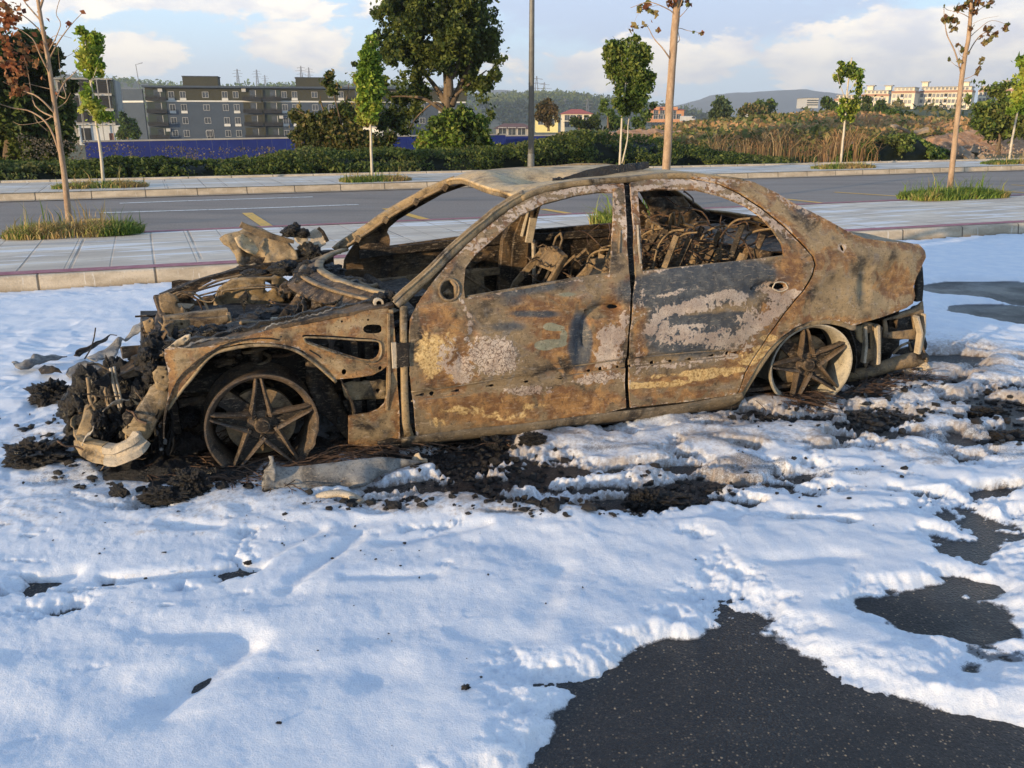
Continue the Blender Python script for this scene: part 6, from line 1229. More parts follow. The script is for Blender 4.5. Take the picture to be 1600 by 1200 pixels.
for i in range(90):                 # melted harness and wires over the bench and shelf
    p = np.array([r3.uniform(2.05, 2.75), r3.uniform(-.62, .68), 0]); p[2] = .45+.48*(p[0]-2.05)/.7+r3.uniform(-.02, .08); d = r3.normal(0, 1, 3); pts = [p]
    for k in range(6): d = d*.6+r3.normal(0, .8, 3); pts.append(pts[-1]+d*np.array([.045, .05, .03]))
    m.tube(spl(pts, 3), r3.uniform(.002, .006), 5)
m.build('burnt_wiring', M['wire'], CAR)
for i in range(9):
    c = (r3.uniform(2.1, 3.1), r3.uniform(-.6, .7), 0); c = (c[0], c[1], .42+.42*min(1, (c[0]-2.1)/.6)+r3.uniform(0, .04)); V_, F2 = lump_geo(c, r3.uniform(.015, .04, 3)*np.array([1.2, 1, .6]), i+2, .6, 3)
    MB().add(V_, F2).build('burnt_lump', (M['inner'], M['char'], M['strut'])[i % 3], CAR)
for (u, v, y, sx, sz, rt, mt) in ((1040, 402, -.35, .14, .16, .5, 'strut'), (1062, 398, -.3, .16, .13, .3, 'inner'), (1110, 385, -.3, .12, .12, .2, 'inner'), (1145, 380, -.45, .10, .14, .6, 'innerdark'), (1010, 385, .2, .18, .12, -.3, 'inner'), (1085, 372, .1, .14, .10, .2, 'innerdark'), (1180, 385, -.5, .1, .09, .4, 'inner'), (930, 418, -.1, .2, .10, .4, 'strut'), (948, 402, .2, .18, .07, .1, 'strut'), (905, 425, .3, .16, .1, .1, 'inner')):
    m = MB(); c = cpt(u, v, y); d_ = np.array([math.cos(1.05+rt*.3), 0, math.sin(1.05+rt*.3)]); a_1 = c-d_*sz*1.2; b_1 = c+d_*sz*.8
    m.sweep([a_1, c, b_1], [(-.022, 0), (-.022, .03), (-.018, .03), (-.018, .004), (.018, .004), (.018, .03), (.022, .03), (.022, 0)], up=(.8, -.5, .3)); m.noise(.004, 9, int(u)); m.build('seat_rail', M[mt], CAR); m = MB(); m.tube(spl([a_1+(.02, .06, .02), c+(.0, .10, .03), b_1+(0, .05, .01), b_1+(.05, -.02, .03)], 4), .006, 6); m.build('seat_rod', M['strut'], CAR)
# far C pillar inner sheets with torn holes
m = MB(); m.grid(lambda s_, q: (s_+.35*q, .80-.22*q, .72+.46*q-.10*(s_-2.2)), np.linspace(2.15, 2.75, 12), np.linspace(0, 1, 8)); 
plate_px('inner_c_pillar', [(1003, 306), (1060, 306), (1082, 330), (1115, 352), (1140, 362), (1195, 368), (1230, 374), (1230, 396), (1170, 384), (1060, 372), (1010, 372), (1006, 350), (1012, 335), (1008, 318)], .62, M['inner'], [[(1035, 345), (1043, 342), (1046, 352), (1040, 358)]], .012, crump=.02, tilt=-.35)
m = MB(); m.tube([cpt(1010, 345, .5), cpt(1028, 352, .5), cpt(1040, 370, .45)], .012, 6); m.tube([cpt(1004, 330, .5), cpt(1020, 350, .5), cpt(1018, 372, .45), cpt(1008, 395, .4)], .010, 6); m.tube([cpt(1090, 360, .4), cpt(1120, 372, .35), cpt(1170, 385, .2), cpt(1215, 392, .1)], .014, 6); m.tube([cpt(1145, 356, .2), cpt(1152, 368, .2), cpt(1175, 378, .1)], .008, 6); m.build('roof_harness', M['strut'], CAR)
# ------------------------------------------------------------------ engine bay and torn nose
def lumps(name, lst, mat, rough=.5, lvl=4):
    for i, (u, v, y, a, b_, c_) in enumerate(lst):
        V_, F2 = lump_geo(cpt(u, v, y), (a, b_, c_), int(u+v) % 11+1, rough, lvl, 2.6); MB().add(V_, F2).build(name, mat, CAR, smooth=True)
def pipe(name, pts, r, mat, y=None): 
    P = [cpt(p[0], p[1], p[2] if len(p) > 2 else y) for p in pts]; return MB().tube(spl(P, 4), r, 7).build(name, mat, CAR, smooth=True)
m = MB(); m.box((-.05, 0, .40), (.85, 1.1, .12), 0, .02); m.box((.0, 0, .30), (.55, .5, .45), 0, .03); m.noise(.06, 3.5, 21, 5); m.build('engine_block', M['innerdark'], CAR)
# strut towers / inner wing sheets on the far side
plate_px('inner_wing', [(330, 500), (334, 470), (343, 450), (360, 436), (378, 432), (424, 431), (428, 428), (441, 432), (452, 440), (462, 452), (472, 464), (466, 476), (452, 470), (448, 490), (420, 500), (380, 503)], .42, M['panel_tan'], [[(414, 436), (424, 435), (424, 452), (418, 456), (414, 452)], [(450, 449), (457, 451), (460, 457), (453, 455)]], .01, crump=.014, tilt=-.35, curve=.7)
plate_px('inner_wing', [(268, 480), (272, 462), (290, 456), (305, 470), (318, 462), (335, 460), (330, 505), (290, 505)], .35, M['inner'], [], .01, crump=.02, tilt=-.3)
pipe('brake_line', [(308, 463), (340, 455), (365, 453), (395, 446), (430, 446)], .005, M['strut'], .36); pipe('brake_line', [(325, 470), (345, 462), (350, 454), (390, 450), (428, 449), (436, 452)], .005, M['strut'], .34); pipe('brake_line', [(432, 446), (440, 457), (455, 464), (466, 468)], .005, M['strut'], .36); pipe('brake_line', [(428, 447), (436, 458), (450, 467), (462, 470)], .005, M['strut'], .34)
pipe('hose_loop', [(256, 505, .0), (252, 490, 0), (262, 474, .05), (275, 463, .1), (285, 462, .1)], .005, M['strut']); pipe('hose_loop', [(276, 462, .1), (288, 457, .1), (305, 460, .1), (318, 470, .1), (326, 487, .05)], .006, M['strut']); pipe('hose_loop', [(272, 475), (268, 462), (285, 456), (302, 465), (330, 472), (340, 458)], .0045, M['strut'], .05)
pipe('hose_loop', [(300, 462), (310, 470), (318, 488), (324, 490)], .005, M['wire'], .0)
# far wing rail and hood hinge area
m = MB(); m.beam(spl([cpt(250, 462, .62), cpt(300, 442, .64), (cpt(360, 425, .68)), cpt(400, 416, .72), cpt(450, 408, .74), cpt(520, 392, .76)], 4), .05, .02); m.noise(.01, 10, 3); m.build('far_wing_rail', M['innerdark'], CAR)
m = MB(); m.beam(spl([cpt(372, 424, .74), cpt(400, 412, .76), cpt(440, 402, .78), cpt(500, 388, .80)], 4), .03, .05); m.noise(.012, 9, 4); m.build('far_wing_rail', M['inner'], CAR)
pipe('rusted_rod', [(310, 452, .5), (350, 436, .52), (410, 424, .55), (470, 412, .6), (505, 404, .62)], .007, M['strut']); pipe('rusted_rod', [(290, 460, .4), (360, 440, .45), (430, 428, .5), (480, 416, .5)], .006, M['inner'])
pipe('hood_strut', [(485, 432, .3), (494, 418, .35), (505, 404, .4)], .010, M['pale'])
# crumpled bonnet remnant standing above the far wing
plate_px('bonnet_remnant', [(343, 374), (352, 368), (362, 366), (375, 363), (392, 355), (408, 358), (425, 366), (440, 372), (452, 380), (462, 392), (464, 402), (440, 406), (415, 408), (392, 412), (378, 413), (370, 408), (366, 396), (358, 386), (350, 382)], .80, M['panel_tan'], [], .008, .016, .022, tilt=.9, seed=5)
plate_px('bonnet_remnant', [(366, 372), (378, 366), (395, 376), (405, 390), (398, 398), (384, 392), (372, 384)], .76, M['roof'], [], .006, .014, .03, tilt=.5, seed=9)
m = MB(); m.beam([cpt(376, 350, .74), cpt(400, 362, .75), cpt(430, 371, .76), cpt(460, 378, .77)], .02, .035, scale=[1, 1.1, 1, .6]); m.noise(.006, 12, 7); m.build('bonnet_edge', M['strut'], CAR)
plate_px('hinge_plate', [(449, 366), (455, 358), (464, 355), (466, 362), (480, 365), (492, 358), (500, 356), (506, 366), (508, 380), (498, 385), (486, 386), (470, 382), (462, 376), (458, 370)], .78, M['pale'], [[(481, 372), (485, 372), (485, 376), (481, 376)]], .008, .012, .014, tilt=.6, seed=3)
m = MB(); m.beam([cpt(497, 356, .74), cpt(504, 362, .74), cpt(512, 377, .74)], .02, .02); m.build('hinge_arm', M['innerdark'], CAR)
lumps('charred_lump', [(455, 362, .76, .05, .04, .03), (463, 357, .77, .025, .02, .03), (474, 365, .74, .03, .03, .025), (487, 394, .74, .05, .04, .05), (478, 387, .76, .035, .03, .03)], M['char'])
for u, v in ((474, 388), (484, 386), (490, 392), (497, 396), (478, 396)): pipe('linkage', [(u, v), (u+6, v+4), (u+3, v+10)], .007, M['strut'], .72)
# engine bay clutter
lumps('charred_lump', [(490, 440, .0, .09, .08, .06), (505, 455, -.15, .07, .06, .05), (520, 448, -.1, .08, .07, .05), (540, 455, -.3, .07, .07, .05), (470, 445, .1, .05, .05, .05), (450, 495, -.3, .08, .07, .04), (420, 495, -.35, .09, .06, .04), (395, 505, -.45, .08, .05, .035), (360, 508, -.3, .07, .07, .05), (555, 470, -.5, .06, .06, .04), (575, 465, -.5, .05, .06, .04), (480, 425, .35, .06, .06, .05), (445, 420, .5, .07, .06, .04), (400, 430, .55, .08, .07, .03), (590, 468, -.55, .05, .05, .035), (345, 500, -.2, .05, .05, .05), (520, 425, .3, .06, .08, .04), (470, 500, -.5, .07, .04, .03)], M['char'])
m = MB(); c = cpt(483, 478, -.28); m.lathe([(0, 0), (.035, 0), (.05, .015), (.052, .07), (.062, .075), (.062, .11), (.0, .11)], c, 24); m.noise(.006, 14, 2); m.build('pulley', M['strut'], CAR, smooth=True)
m = MB(); c = cpt(497, 470, -.22); m.lathe([(0, 0), (.03, 0), (.032, .08)], c, 18); m.build('pulley', M['inner'], CAR, smooth=True)
lumps('rusty_casting', [(505, 480, -.35, .06, .06, .055), (470, 482, -.28, .05, .06, .05), (452, 455, .2, .05, .05, .045), (455, 488, -.35, .05, .04, .03), (430, 498, -.4, .06, .03, .02), (550, 462, -.35, .06, .06, .03), (560, 452, -.15, .09, .06, .03), (548, 442, .0, .08, .06, .03)], M['inner'], .4)
for k, (pts, r_, mt) in enumerate([([(345, 505, -.3), (380, 492, -.25), (420, 486, -.2), (455, 484, -.2)], .008, 'inner'), ([(400, 500, -.4), (430, 488, -.35), (470, 492, -.4), (500, 480, -.4)], .009, 'innerdark'), ([(500, 440, .1), (520, 432, .1), (545, 436, 0), (560, 446, -.1)], .012, 'innerdark'), ([(520, 470, -.4), (540, 468, -.4), (548, 478, -.45)], .010, 'pale'), ([(510, 462, -.2), (540, 452, -.2), (580, 452, -.3), (600, 462, -.4)], .010, 'inner'), ([(460, 430, .3), (480, 440, .2), (500, 436, .2)], .012, 'inner'), ([(365, 515, -.5), (410, 500, -.45), (450, 496, -.45)], .006, 'pale'), ([(540, 444, -.1), (555, 440, -.1), (575, 448, -.2), (590, 445, -.2)], .012, 'strut'), ([(420, 470, .2), (440, 476, .15), (460, 474, .1), (480, 462, .1)], .006, 'wire')]): pipe('burnt_pipe', pts, r_, M[mt])
r4 = np.random.default_rng(5)
for i in range(60):                 # small scorched fittings all over the bay
    s_, y, z = r4.uniform(-.55, .5), r4.uniform(-.66, .6), r4.uniform(.46, .56)
    k = i % 5
    if k < 2: V_, F2 = lump_geo((s_, y, z), r4.uniform(.012, .045, 3), i, .6, 3); MB().add(V_, F2).build('scorched_fitting', M[('char', 'inner')[k]], CAR)
    elif k == 2: MB().box((s_, y, z), r4.uniform(.02, .10, 3)*np.array([1, 1, .5]), tuple(r4.uniform(-.5, .5, 3)), .003).noise(.006, 14, i).build('scorched_bracket', M[('strut', 'inner', 'innerdark')[i % 3]], CAR)
    else:
        p = np.array([s_, y, z]); pts = [p]; d = r4.normal(0, 1, 3)*(1, 1, .25)
        for q in range(5): d = d*.7+r4.normal(0, .6, 3)*(1, 1, .3); pts.append(pts[-1]+d*.045)
        MB().tube(spl(pts, 3), r4.uniform(.003, .009), 6).build('scorched_cable', M[('wire', 'strut', 'innerdark')[i % 3]], CAR)
# top ledge of the near wing, with curled white melted edge
m = MB(); led = spl([surfpt(262, 545, -.10), surfpt(320, 540, -.10), surfpt(370, 527, -.10), surfpt(420, 513, -.10), surfpt(475, 500, -.09), surfpt(525, 490, -.09), surfpt(570, 481, -.10), surfpt(612, 474, -.10)], 5); m.beam(led, .11, .018); m.noise(.012, 11, 8); m.build('wing_ledge', M['inner'], CAR)
m = MB(); m.beam([p+(0, .05, .012+.006*math.sin(i*1.9)) for i, p in enumerate(led)], .03, .02); m.noise(.012, 16, 4); m.build('wing_ledge', M['char'], CAR)
m = MB(); ed = [surfpt(u, v+1.5*math.sin(u*.6), -.06) for u, v in spl([(414, 517), (422, 508), (440, 505), (460, 500), (480, 494), (500, 490), (520, 482)], 5)]; m.tube(ed, .0045, 5); m.build('curled_metal_edge', M['melt'], CAR, smooth=True)
m = MB(); ed = [surfpt(u, v+1.5*math.sin(u*.6), -.05) for u, v in spl([(285, 548), (300, 537), (325, 530), (350, 528), (375, 530), (400, 524), (412, 516)], 5)]; m.tube(ed, .006, 5, scale=[1+.5*math.sin(i*1.7) for i in range(len(ed))]); m.build('curled_metal_edge', M['melt'], CAR, smooth=True)
plate_px('bent_clip', [(258, 549), (275, 532), (290, 522), (297, 520), (298, 528), (290, 538), (278, 545), (264, 552)], -.80, M['pale'], [[(289, 526), (292, 526), (292, 529), (289, 529)]], .006, .012, .01, tilt=-.6)
lumps('charred_lump', [(575, 478, -.74, .03, .03, .02), (595, 470, -.76, .04, .03, .03), (610, 466, -.76, .03, .03, .03), (560, 482, -.74, .03, .03, .02), (330, 520, -.6, .06, .05, .03), (380, 515, -.6, .05, .05, .02), (300, 522, -.55, .05, .05, .03)], M['char'])
m = MB(); c = surfpt(592, 474, -.08); m.lathe([(.012, 0), (.022, 0), (.022, .03), (.012, .03)], c, 14); m.build('wiper_pivot', M['pale'], CAR)
# radiator support / lock carrier at the nose
plate_px('lock_carrier', [(262, 500), (290, 497), (340, 495), (358, 492), (358, 502), (345, 508), (345, 520), (330, 516), (318, 512), (300, 512), (288, 516), (288, 530), (276, 534), (262, 528)], -.42, M['strut'], [[(270, 518), (275, 518), (275, 524), (270, 524)], [(268, 505), (272, 505), (272, 509), (268, 509)], [(282, 504), (286, 504), (286, 508), (282, 508)]], .014, .014, .006)
m = MB(); m.beam([cpt(256, 502, -.40), cpt(300, 496, -.38), cpt(355, 490, -.36)], .04, .05); m.beam([cpt(356, 490, -.38), cpt(360, 505, -.42), cpt(352, 515, -.45)], .02, .02); m.noise(.005, 12, 5); m.build('lock_carrier_bar', M['strut'], CAR)
plate_px('radiator_frame', [(248, 462), (262, 456), (276, 462), (284, 478), (300, 495), (286, 500), (262, 500), (250, 480)], -.1, M['strut'], [[(276, 472), (281, 470), (284, 480), (280, 482)]], .01, .014, .012)
plate_px('radiator_frame', [(256, 500), (275, 500), (262, 540), (245, 560), (232, 548), (244, 530), (252, 515)], -.45, M['strut'], [], .01, .014, .01)
plate_px('torn_bracket', [(223, 502), (238, 496), (242, 506), (241, 518), (228, 519)], -.3, M['strut'], [[(233, 500), (236, 500), (236, 503), (233, 503)]], .01, .012, .006)
m = MB(); m.beam([cpt(246, 462, -.0), cpt(252, 480, -.05), cpt(258, 500, -.15)], .03, .03); m.beam([cpt(246, 530, -.5), cpt(250, 500, -.1), cpt(262, 470, .35)], .04, .05); m.beam([(-.50, -.55, .20), (-.54, 0, .20), (-.50, .55, .2)], .05, .06); m.noise(.012, 6, 5); m.build('front_crossmember', M['inner'], CAR)
lumps('charred_lump', [(246, 535, -.55, .05, .05, .05), (236, 556, -.6, .06, .05, .07), (243, 572, -.62, .06, .05, .06), (228, 580, -.6, .04, .04, .05), (250, 552, -.6, .05, .05, .05), (216, 560, -.5, .02, .02, .03), (232, 600, -.62, .03, .03, .04), (238, 590, -.7, .03, .03, .05), (205, 588, -.5, .03, .03, .05)], M['char'], .6)
plate_px('melted_flap', [(205, 560), (214, 555), (218, 575), (214, 592), (204, 600), (200, 582)], -.55, M['char'], [], .008, .012, .012)
# bent crash rail arm
m = MB(); m.beam(spl([cpt(258, 572, -.72), cpt(256, 600, -.74), cpt(248, 622, -.75), cpt(232, 645, -.76), cpt(220, 668, -.77), cpt(206, 684, -.78)], 4), .065, .035, up=(0, 1, 0), scale=[.9, 1, .9, .8, .9, 1.3, 1.5]+[1.5]*20); m.noise(.004, 9, 3); m.build('crash_rail', M['panel_tan'], CAR, smooth=True)
plate_px('crash_rail_flange', [(238, 582), (246, 575), (262, 578), (268, 600), (258, 612), (244, 606)], -.77, M['panel_tan'], [[(253, 587), (257, 587), (257, 591), (253, 591)], [(270, 590), (273, 590), (273, 593), (270, 593)][:0] or [(246, 596), (248, 596), (248, 598), (246, 598)]], .008, .012, .008)
plate_px('crash_rail_foot', [(196, 680), (200, 664), (214, 655), (228, 660), (231, 675), (222, 690), (210, 697), (198, 696)], -.80, M['panel_tan'], [[(207, 679), (210, 679), (210, 683), (207, 683)]], .012, .012, .01)
m = MB(); c = cpt(214, 682, -.815); m.lathe([(0, -.01), (.012, -.01), (.018, .0), (.022, .01)], c, 12); m.build('bolt_head', M['pale'], CAR)
# bumper crash beam: two dovetailed lengths on the ground
def bbeam(pts, hgt, name='bumper_beam', mt='pale'):
    P = spl(pts, 4); m = MB(); prof = [(-.004, -.5*hgt), (-.022, -.46*hgt), (-.022, -.16*hgt), (-.012, -.08*hgt), (-.012, .08*hgt), (-.022, .16*hgt), (-.022, .46*hgt), (-.004, .5*hgt), (.02, .5*hgt), (.02, .47*hgt), (.0, .45*hgt), (.0, -.45*hgt), (.02, -.47*hgt), (.02, -.5*hgt)]
    m.sweep(P, [(-a, b_) for a, b_ in prof]); m.noise(.010, 8, 3); m.noise(.004, 26, 5); return m.build(name, M[mt], CAR)
bbeam([cpt(124, 684, -.62), cpt(132, 697, -.70), cpt(148, 705, -.76), cpt(166, 708, -.80)], .088, mt='panel_tan'); bbeam([cpt(165, 709, -.805), cpt(182, 710, -.83), cpt(200, 703, -.85), cpt(214, 693, -.85), cpt(222, 684, -.84)], .085)
plate_px('torn_skin', [(119, 680), (123, 668), (128, 655), (132, 636), (138, 632), (146, 645), (152, 660), (146, 668), (138, 678), (128, 676)], -.66, M['panel_tan'], [], .006, .012, .014, tilt=.3)
plate_px('torn_skin', [(146, 676), (170, 665), (187, 658), (190, 672), (186, 686), (166, 690), (150, 682)], -.62, M['strut'], [], .006, .012, .016, tilt=.5)
plate_px('torn_skin', [(186, 654), (194, 656), (198, 668), (196, 692), (188, 694), (190, 672)], -.66, M['pale'], [], .006, .01, .012)
m = MB(); m.beam([cpt(137, 680, -.68), cpt(146, 672, -.66), cpt(153, 665, -.64)], .014, .02); m.build('torn_strip', M['pale'], CAR)
for pts, mt, r_ in (([(137, 590), (139, 605), (141, 625), (150, 640)], 'strut', .008), ([(173, 575), (176, 595), (182, 620), (188, 642)], 'pale', .007), ([(178, 573), (182, 595), (187, 615), (191, 640)], 'pale', .006), ([(172, 580), (170, 600), (178, 638), (190, 645), (215, 646)], 'innerdark', .010), ([(140, 622), (147, 618), (150, 625), (143, 632), (133, 640)], 'strut', .006)): pipe('bent_rod', pts, r_, M[mt], -.66)
lumps('charred_lump', [(142, 612, -.5, .07, .05, .09), (150, 598, -.45, .05, .05, .05), (130, 620, -.5, .05, .05, .06), (178, 600, -.5, .05, .06, .10), (194, 612, -.55, .07, .06, .10), (205, 630, -.6, .05, .06, .07), (185, 580, -.45, .04, .04, .05), (200, 650, -.6, .05, .05, .05), (165, 640, -.5, .09, .07, .06), (222, 620, -.65, .04, .05, .06), (120, 640, -.45, .06, .06, .07), (150, 655, -.55, .06, .05, .04), (175, 655, -.58, .06, .05, .04)], M['char'], .6)
m = MB()
for i in range(16):                 # strands of melted plastic hanging from the rail
    x = 238+r4.uniform(0, 26); y = -.72+r4.uniform(-.04, .06); pts = [cpt(x, 640, y)]
    for q in range(5): pts.append(cpt(x+r4.uniform(-3, 6), 650+q*15, y)); 
    m.tube(spl(pts, 2), r4.uniform(.003, .008), 5)
m.noise(.006, 20, 2); m.build('melted_strand', M['char'], CAR)
lumps('melted_glass', [(240, 650, -.76, .008, .008, .006), (250, 665, -.76, .006, .006, .01), (258, 690, -.76, .008, .006, .014), (252, 702, -.76, .008, .008, .008), (246, 676, -.77, .006, .006, .012)], M['melt'], .3, 3)

r7 = np.random.default_rng(19)
def shard(c, size, mat, name='torn_shard', rot=None):
    n = r7.integers(6, 10); an = np.sort(r7.uniform(0, 2*PI, n)); rr = size*r7.uniform(.45, 1., n); pl = [(r*math.cos(a)*1.35, r*math.sin(a)*.6) for r, a in zip(rr, an)]
    E3 = __import__('mathutils').Euler(rot if rot is not None else tuple(r7.uniform(0, 6.2, 3))); R3 = np.array(E3.to_matrix()); sd_ = int(r7.integers(99)); cv = r7.uniform(-4, 4)
    def f(Q): z = cv*Q[:, 0]**2+.25*size*fbm(Q/size, 1.6, 3, sd_)+.06*size*fbm(Q/size, 7, 2, sd_); return np.c_[Q, z]@R3.T+np.asarray(c)
    try: _, V, F_ = crinkle(pl, max(size*.14, .006), f)
    except Exception: return
    if not len(F_): return
    o = mk(name, V, F_, mat, CAR, smooth=True); md = o.modifiers.new('s', 'SOLIDIFY'); md.thickness = .004
for i in range(62):
    u, v = [(r7.uniform(115, 235), r7.uniform(585, 720)), (r7.uniform(225, 275), r7.uniform(520, 700)), (r7.uniform(255, 330), r7.uniform(480, 545)), (r7.uniform(330, 610), r7.uniform(470, 520))][i % 4]
    y = {0: r7.uniform(-.8, -.45), 1: r7.uniform(-.78, -.5), 2: r7.uniform(-.7, -.2), 3: r7.uniform(-.7, -.35)}[i % 4]
    shard(cpt(u, v, y), r7.uniform(.02, .075), M[('strut', 'inner', 'innerdark', 'panel_tan', 'char', 'char', 'inner', 'pale')[int(r7.integers(8))]])
for i in range(34):
    u, v = r7.uniform(125, 300), r7.uniform(640, 735); y = r7.uniform(-.7, -.15); c = cpt(u, v, y); c[2] = max(c[2], .02); V_, F2 = lump_geo(c, r7.uniform(.025, .075, 3), i+3, .6, 4, 3.); MB().add(V_, F2).build('charred_lump', M['char'], CAR, smooth=True)
for i in range(26):
    u, v = r7.uniform(120, 270), r7.uniform(560, 715); c = cpt(u, v, r7.uniform(-.8, -.5)); d = r7.normal(0, 1, 3); pts = [c]
    for q in range(4): d = d*.7+r7.normal(0, .5, 3); pts.append(pts[-1]+d*.024)
    MB().tube(spl(pts, 3), r7.uniform(.0025, .006), 5).build('burnt_cable', M[('strut', 'wire', 'innerdark')[i % 3]], CAR)
# ------------------------------------------------------------------ debris on the ground (things of their own)
def onground(u, v, z=.02): return gz(u, v, z)
def debris(name, label, cat, geos, mat, group=None, **k):
    m = MB()
    for V_, F2 in geos: m.add(V_, F2)
    o = m.build(name, mat, None, **k); tag(o, label, cat, group); return o
Vs = []; Fs = []; nb = 0
# burnt tyre and plastic remains under the nose, one uncountable mass
def heap(poly, h, seed, res=.02):
    pg = [tuple(gz(*p)[:2]) for p in poly]; P2, V, F_ = crinkle(pg, res, lambda P: np.c_[P, P[:, 0]*0]); d = segdist(P2, pg)
    e = sst(d, 0, .10); z = e*(h*(.55+.6*fbm(P2, 4.5, 4, seed))+.035*(1-np.abs(fbm(P2, 12, 3, seed+2))*2)+.016*fbm(P2, 32, 3, seed+4)); V[:, 2] = np.maximum(z, -.004)+.004; V[:, :2] += np.c_[fbm(P2, 20, 2, seed+5), fbm(P2, 20, 2, seed+6)]*.012; return V, F_
hp = [([(60, 648), (78, 630), (110, 632), (130, 612), (180, 600), (240, 640), (300, 690), (420, 700), (560, 690), (640, 690), (700, 690), (660, 712), (600, 722), (520, 735), (430, 752), (415, 778), (330, 775), (260, 778), (200, 775), (150, 780), (138, 770), (140, 745), (128, 720), (105, 700), (95, 680), (110, 665), (80, 660)], .07, 3),
      ([(1150, 640), (1165, 620), (1200, 606), (1230, 620), (1245, 640), (1215, 643), (1180, 645)], .05, 7), ([(1300, 628), (1330, 606), (1380, 598), (1440, 588), (1462, 592), (1440, 605), (1400, 612), (1360, 622), (1320, 632)], .035, 9)]
for pl, h, sd_ in hp: V_, F2 = heap(pl, h, sd_); Vs.append(V_); Fs.append(F2+nb); nb += len(V_)
tag(mk('char_debris', np.concatenate(Vs), np.concatenate(Fs), M['char'], smooth=False), 'black heap of burnt tyre and melted plastic around and under the wheels', 'char debris', kind='stuff')
# fine ash crumbs over the foam, uncountable
Vi, Fi = ico(1); Vs = []; Fs = []; nb = 0; r5 = np.random.default_rng(8)
def crumbs(u, v, ru, rv, n, a=.004, b_=.016):
    global nb
    for _ in range(n):
        p = gz(u+r5.normal(0, ru*.55), v+r5.normal(0, rv*.55)); 
        if (p[:2]-e_kerb(0))@nn > -.1: continue
        r_ = r5.uniform(a, b_)*r5.choice([.6, 1, 1.5]); z = foamz(p[0], p[1]) if False else None
        Vs.append(Vi*r_*r5.uniform(.5, 1.3, 3)*np.array([1.2, 1.2, .7])+r5.normal(0, r_*.2, Vi.shape)+np.array([p[0], p[1], 0])); Fs.append(Fi+nb); nb += len(Vi); cen.append((p[0], p[1], r_))
cen = []
for a in ((720, 720, 90, 24, 260), (780, 750, 100, 30, 200), (1060, 770, 90, 24, 170), (1350, 655, 120, 18, 330), (1210, 662, 70, 8, 90), (1560, 640, 60, 24, 120), (1580, 690, 50, 20, 90), (870, 810, 120, 14, 120), (300, 760, 180, 30, 260), (100, 700, 70, 40, 120), (620, 800, 120, 14, 90), (1400, 600, 60, 14, 160), (1230, 760, 300, 60, 60, .002, .009), (600, 850, 500, 80, 60, .001, .006), (1080, 790, 30, 8, 60), (560, 700, 90, 10, 100), (500, 1000, 500, 150, 40, .0006, .003)): crumbs(*a)
tree_cache = {}
gxy = GX; cell = .05; key = np.floor(gxy/cell).astype(int); order = {}
for i, kk in enumerate(map(tuple, key)): order.setdefault(kk, i)
for j, (x, y, r_) in enumerate(cen):
    i = order.get((int(math.floor(x/cell)), int(math.floor(y/cell)))); Vs[j][:, 2] += (max(0, zf[i]) if i is not None else 0)+r_*.25
tag(mk('ash_crumbs', np.concatenate(Vs), np.concatenate(Fs), M['char']), 'small black ash crumbs strewn over foam and asphalt', 'ash', kind='stuff')
# rusty wire of the burnt tyres
def wires(label, poly, n, h, dirn=.0, spread=.5, ln=.25):
    pg = [tuple(gz(*p)[:2]) for p in poly]; A = np.array(pg); lo, hi = A.min(0), A.max(0); m = MB(); c = 0
    while c < n:
        p = r5.uniform(lo, hi)
        if not inside(p[None], pg)[0]: continue
        c += 1; a = dirn+r5.normal(0, spread); k = r5.normal(0, 2.5); z0 = h*r5.uniform(.4, 1.2); pts = [np.array([p[0], p[1], z0])]
        for q in range(6): a += k*.05; pts.append(pts[-1]+np.array([math.cos(a), math.sin(a), 0])*ln/6+np.array([0, 0, r5.normal(0, .006)]))
        m.tube(pts, r5.uniform(.0012, .0028), 3, )
    tag(m.build('tyre_wire', M['wire']), label, 'tyre wire', kind='stuff')
wires('rusty wire strands of the burnt tyre under the front wheel', [(240, 725), (340, 715), (420, 735), (560, 700), (640, 692), (600, 710), (440, 765), (400, 780), (280, 770), (200, 770)], 700, .06, .25, .45, .30)
wires('rusty wire strands of the burnt tyre at the rear wheel', [(1150, 640), (1175, 612), (1205, 600), (1240, 622), (1250, 640), (1200, 640)], 260, .055, -.35, .3, .24)
wires('rusty wire strands behind the rear wheel', [(1310, 625), (1340, 605), (1440, 592), (1440, 602), (1340, 622)], 200, .035, .4, .4, .2)
wires('thin burnt wires scattered below the front door', [(640, 692), (720, 684), (840, 672), (850, 690), (720, 712), (650, 710)], 120, .02, .3, 1., .14)
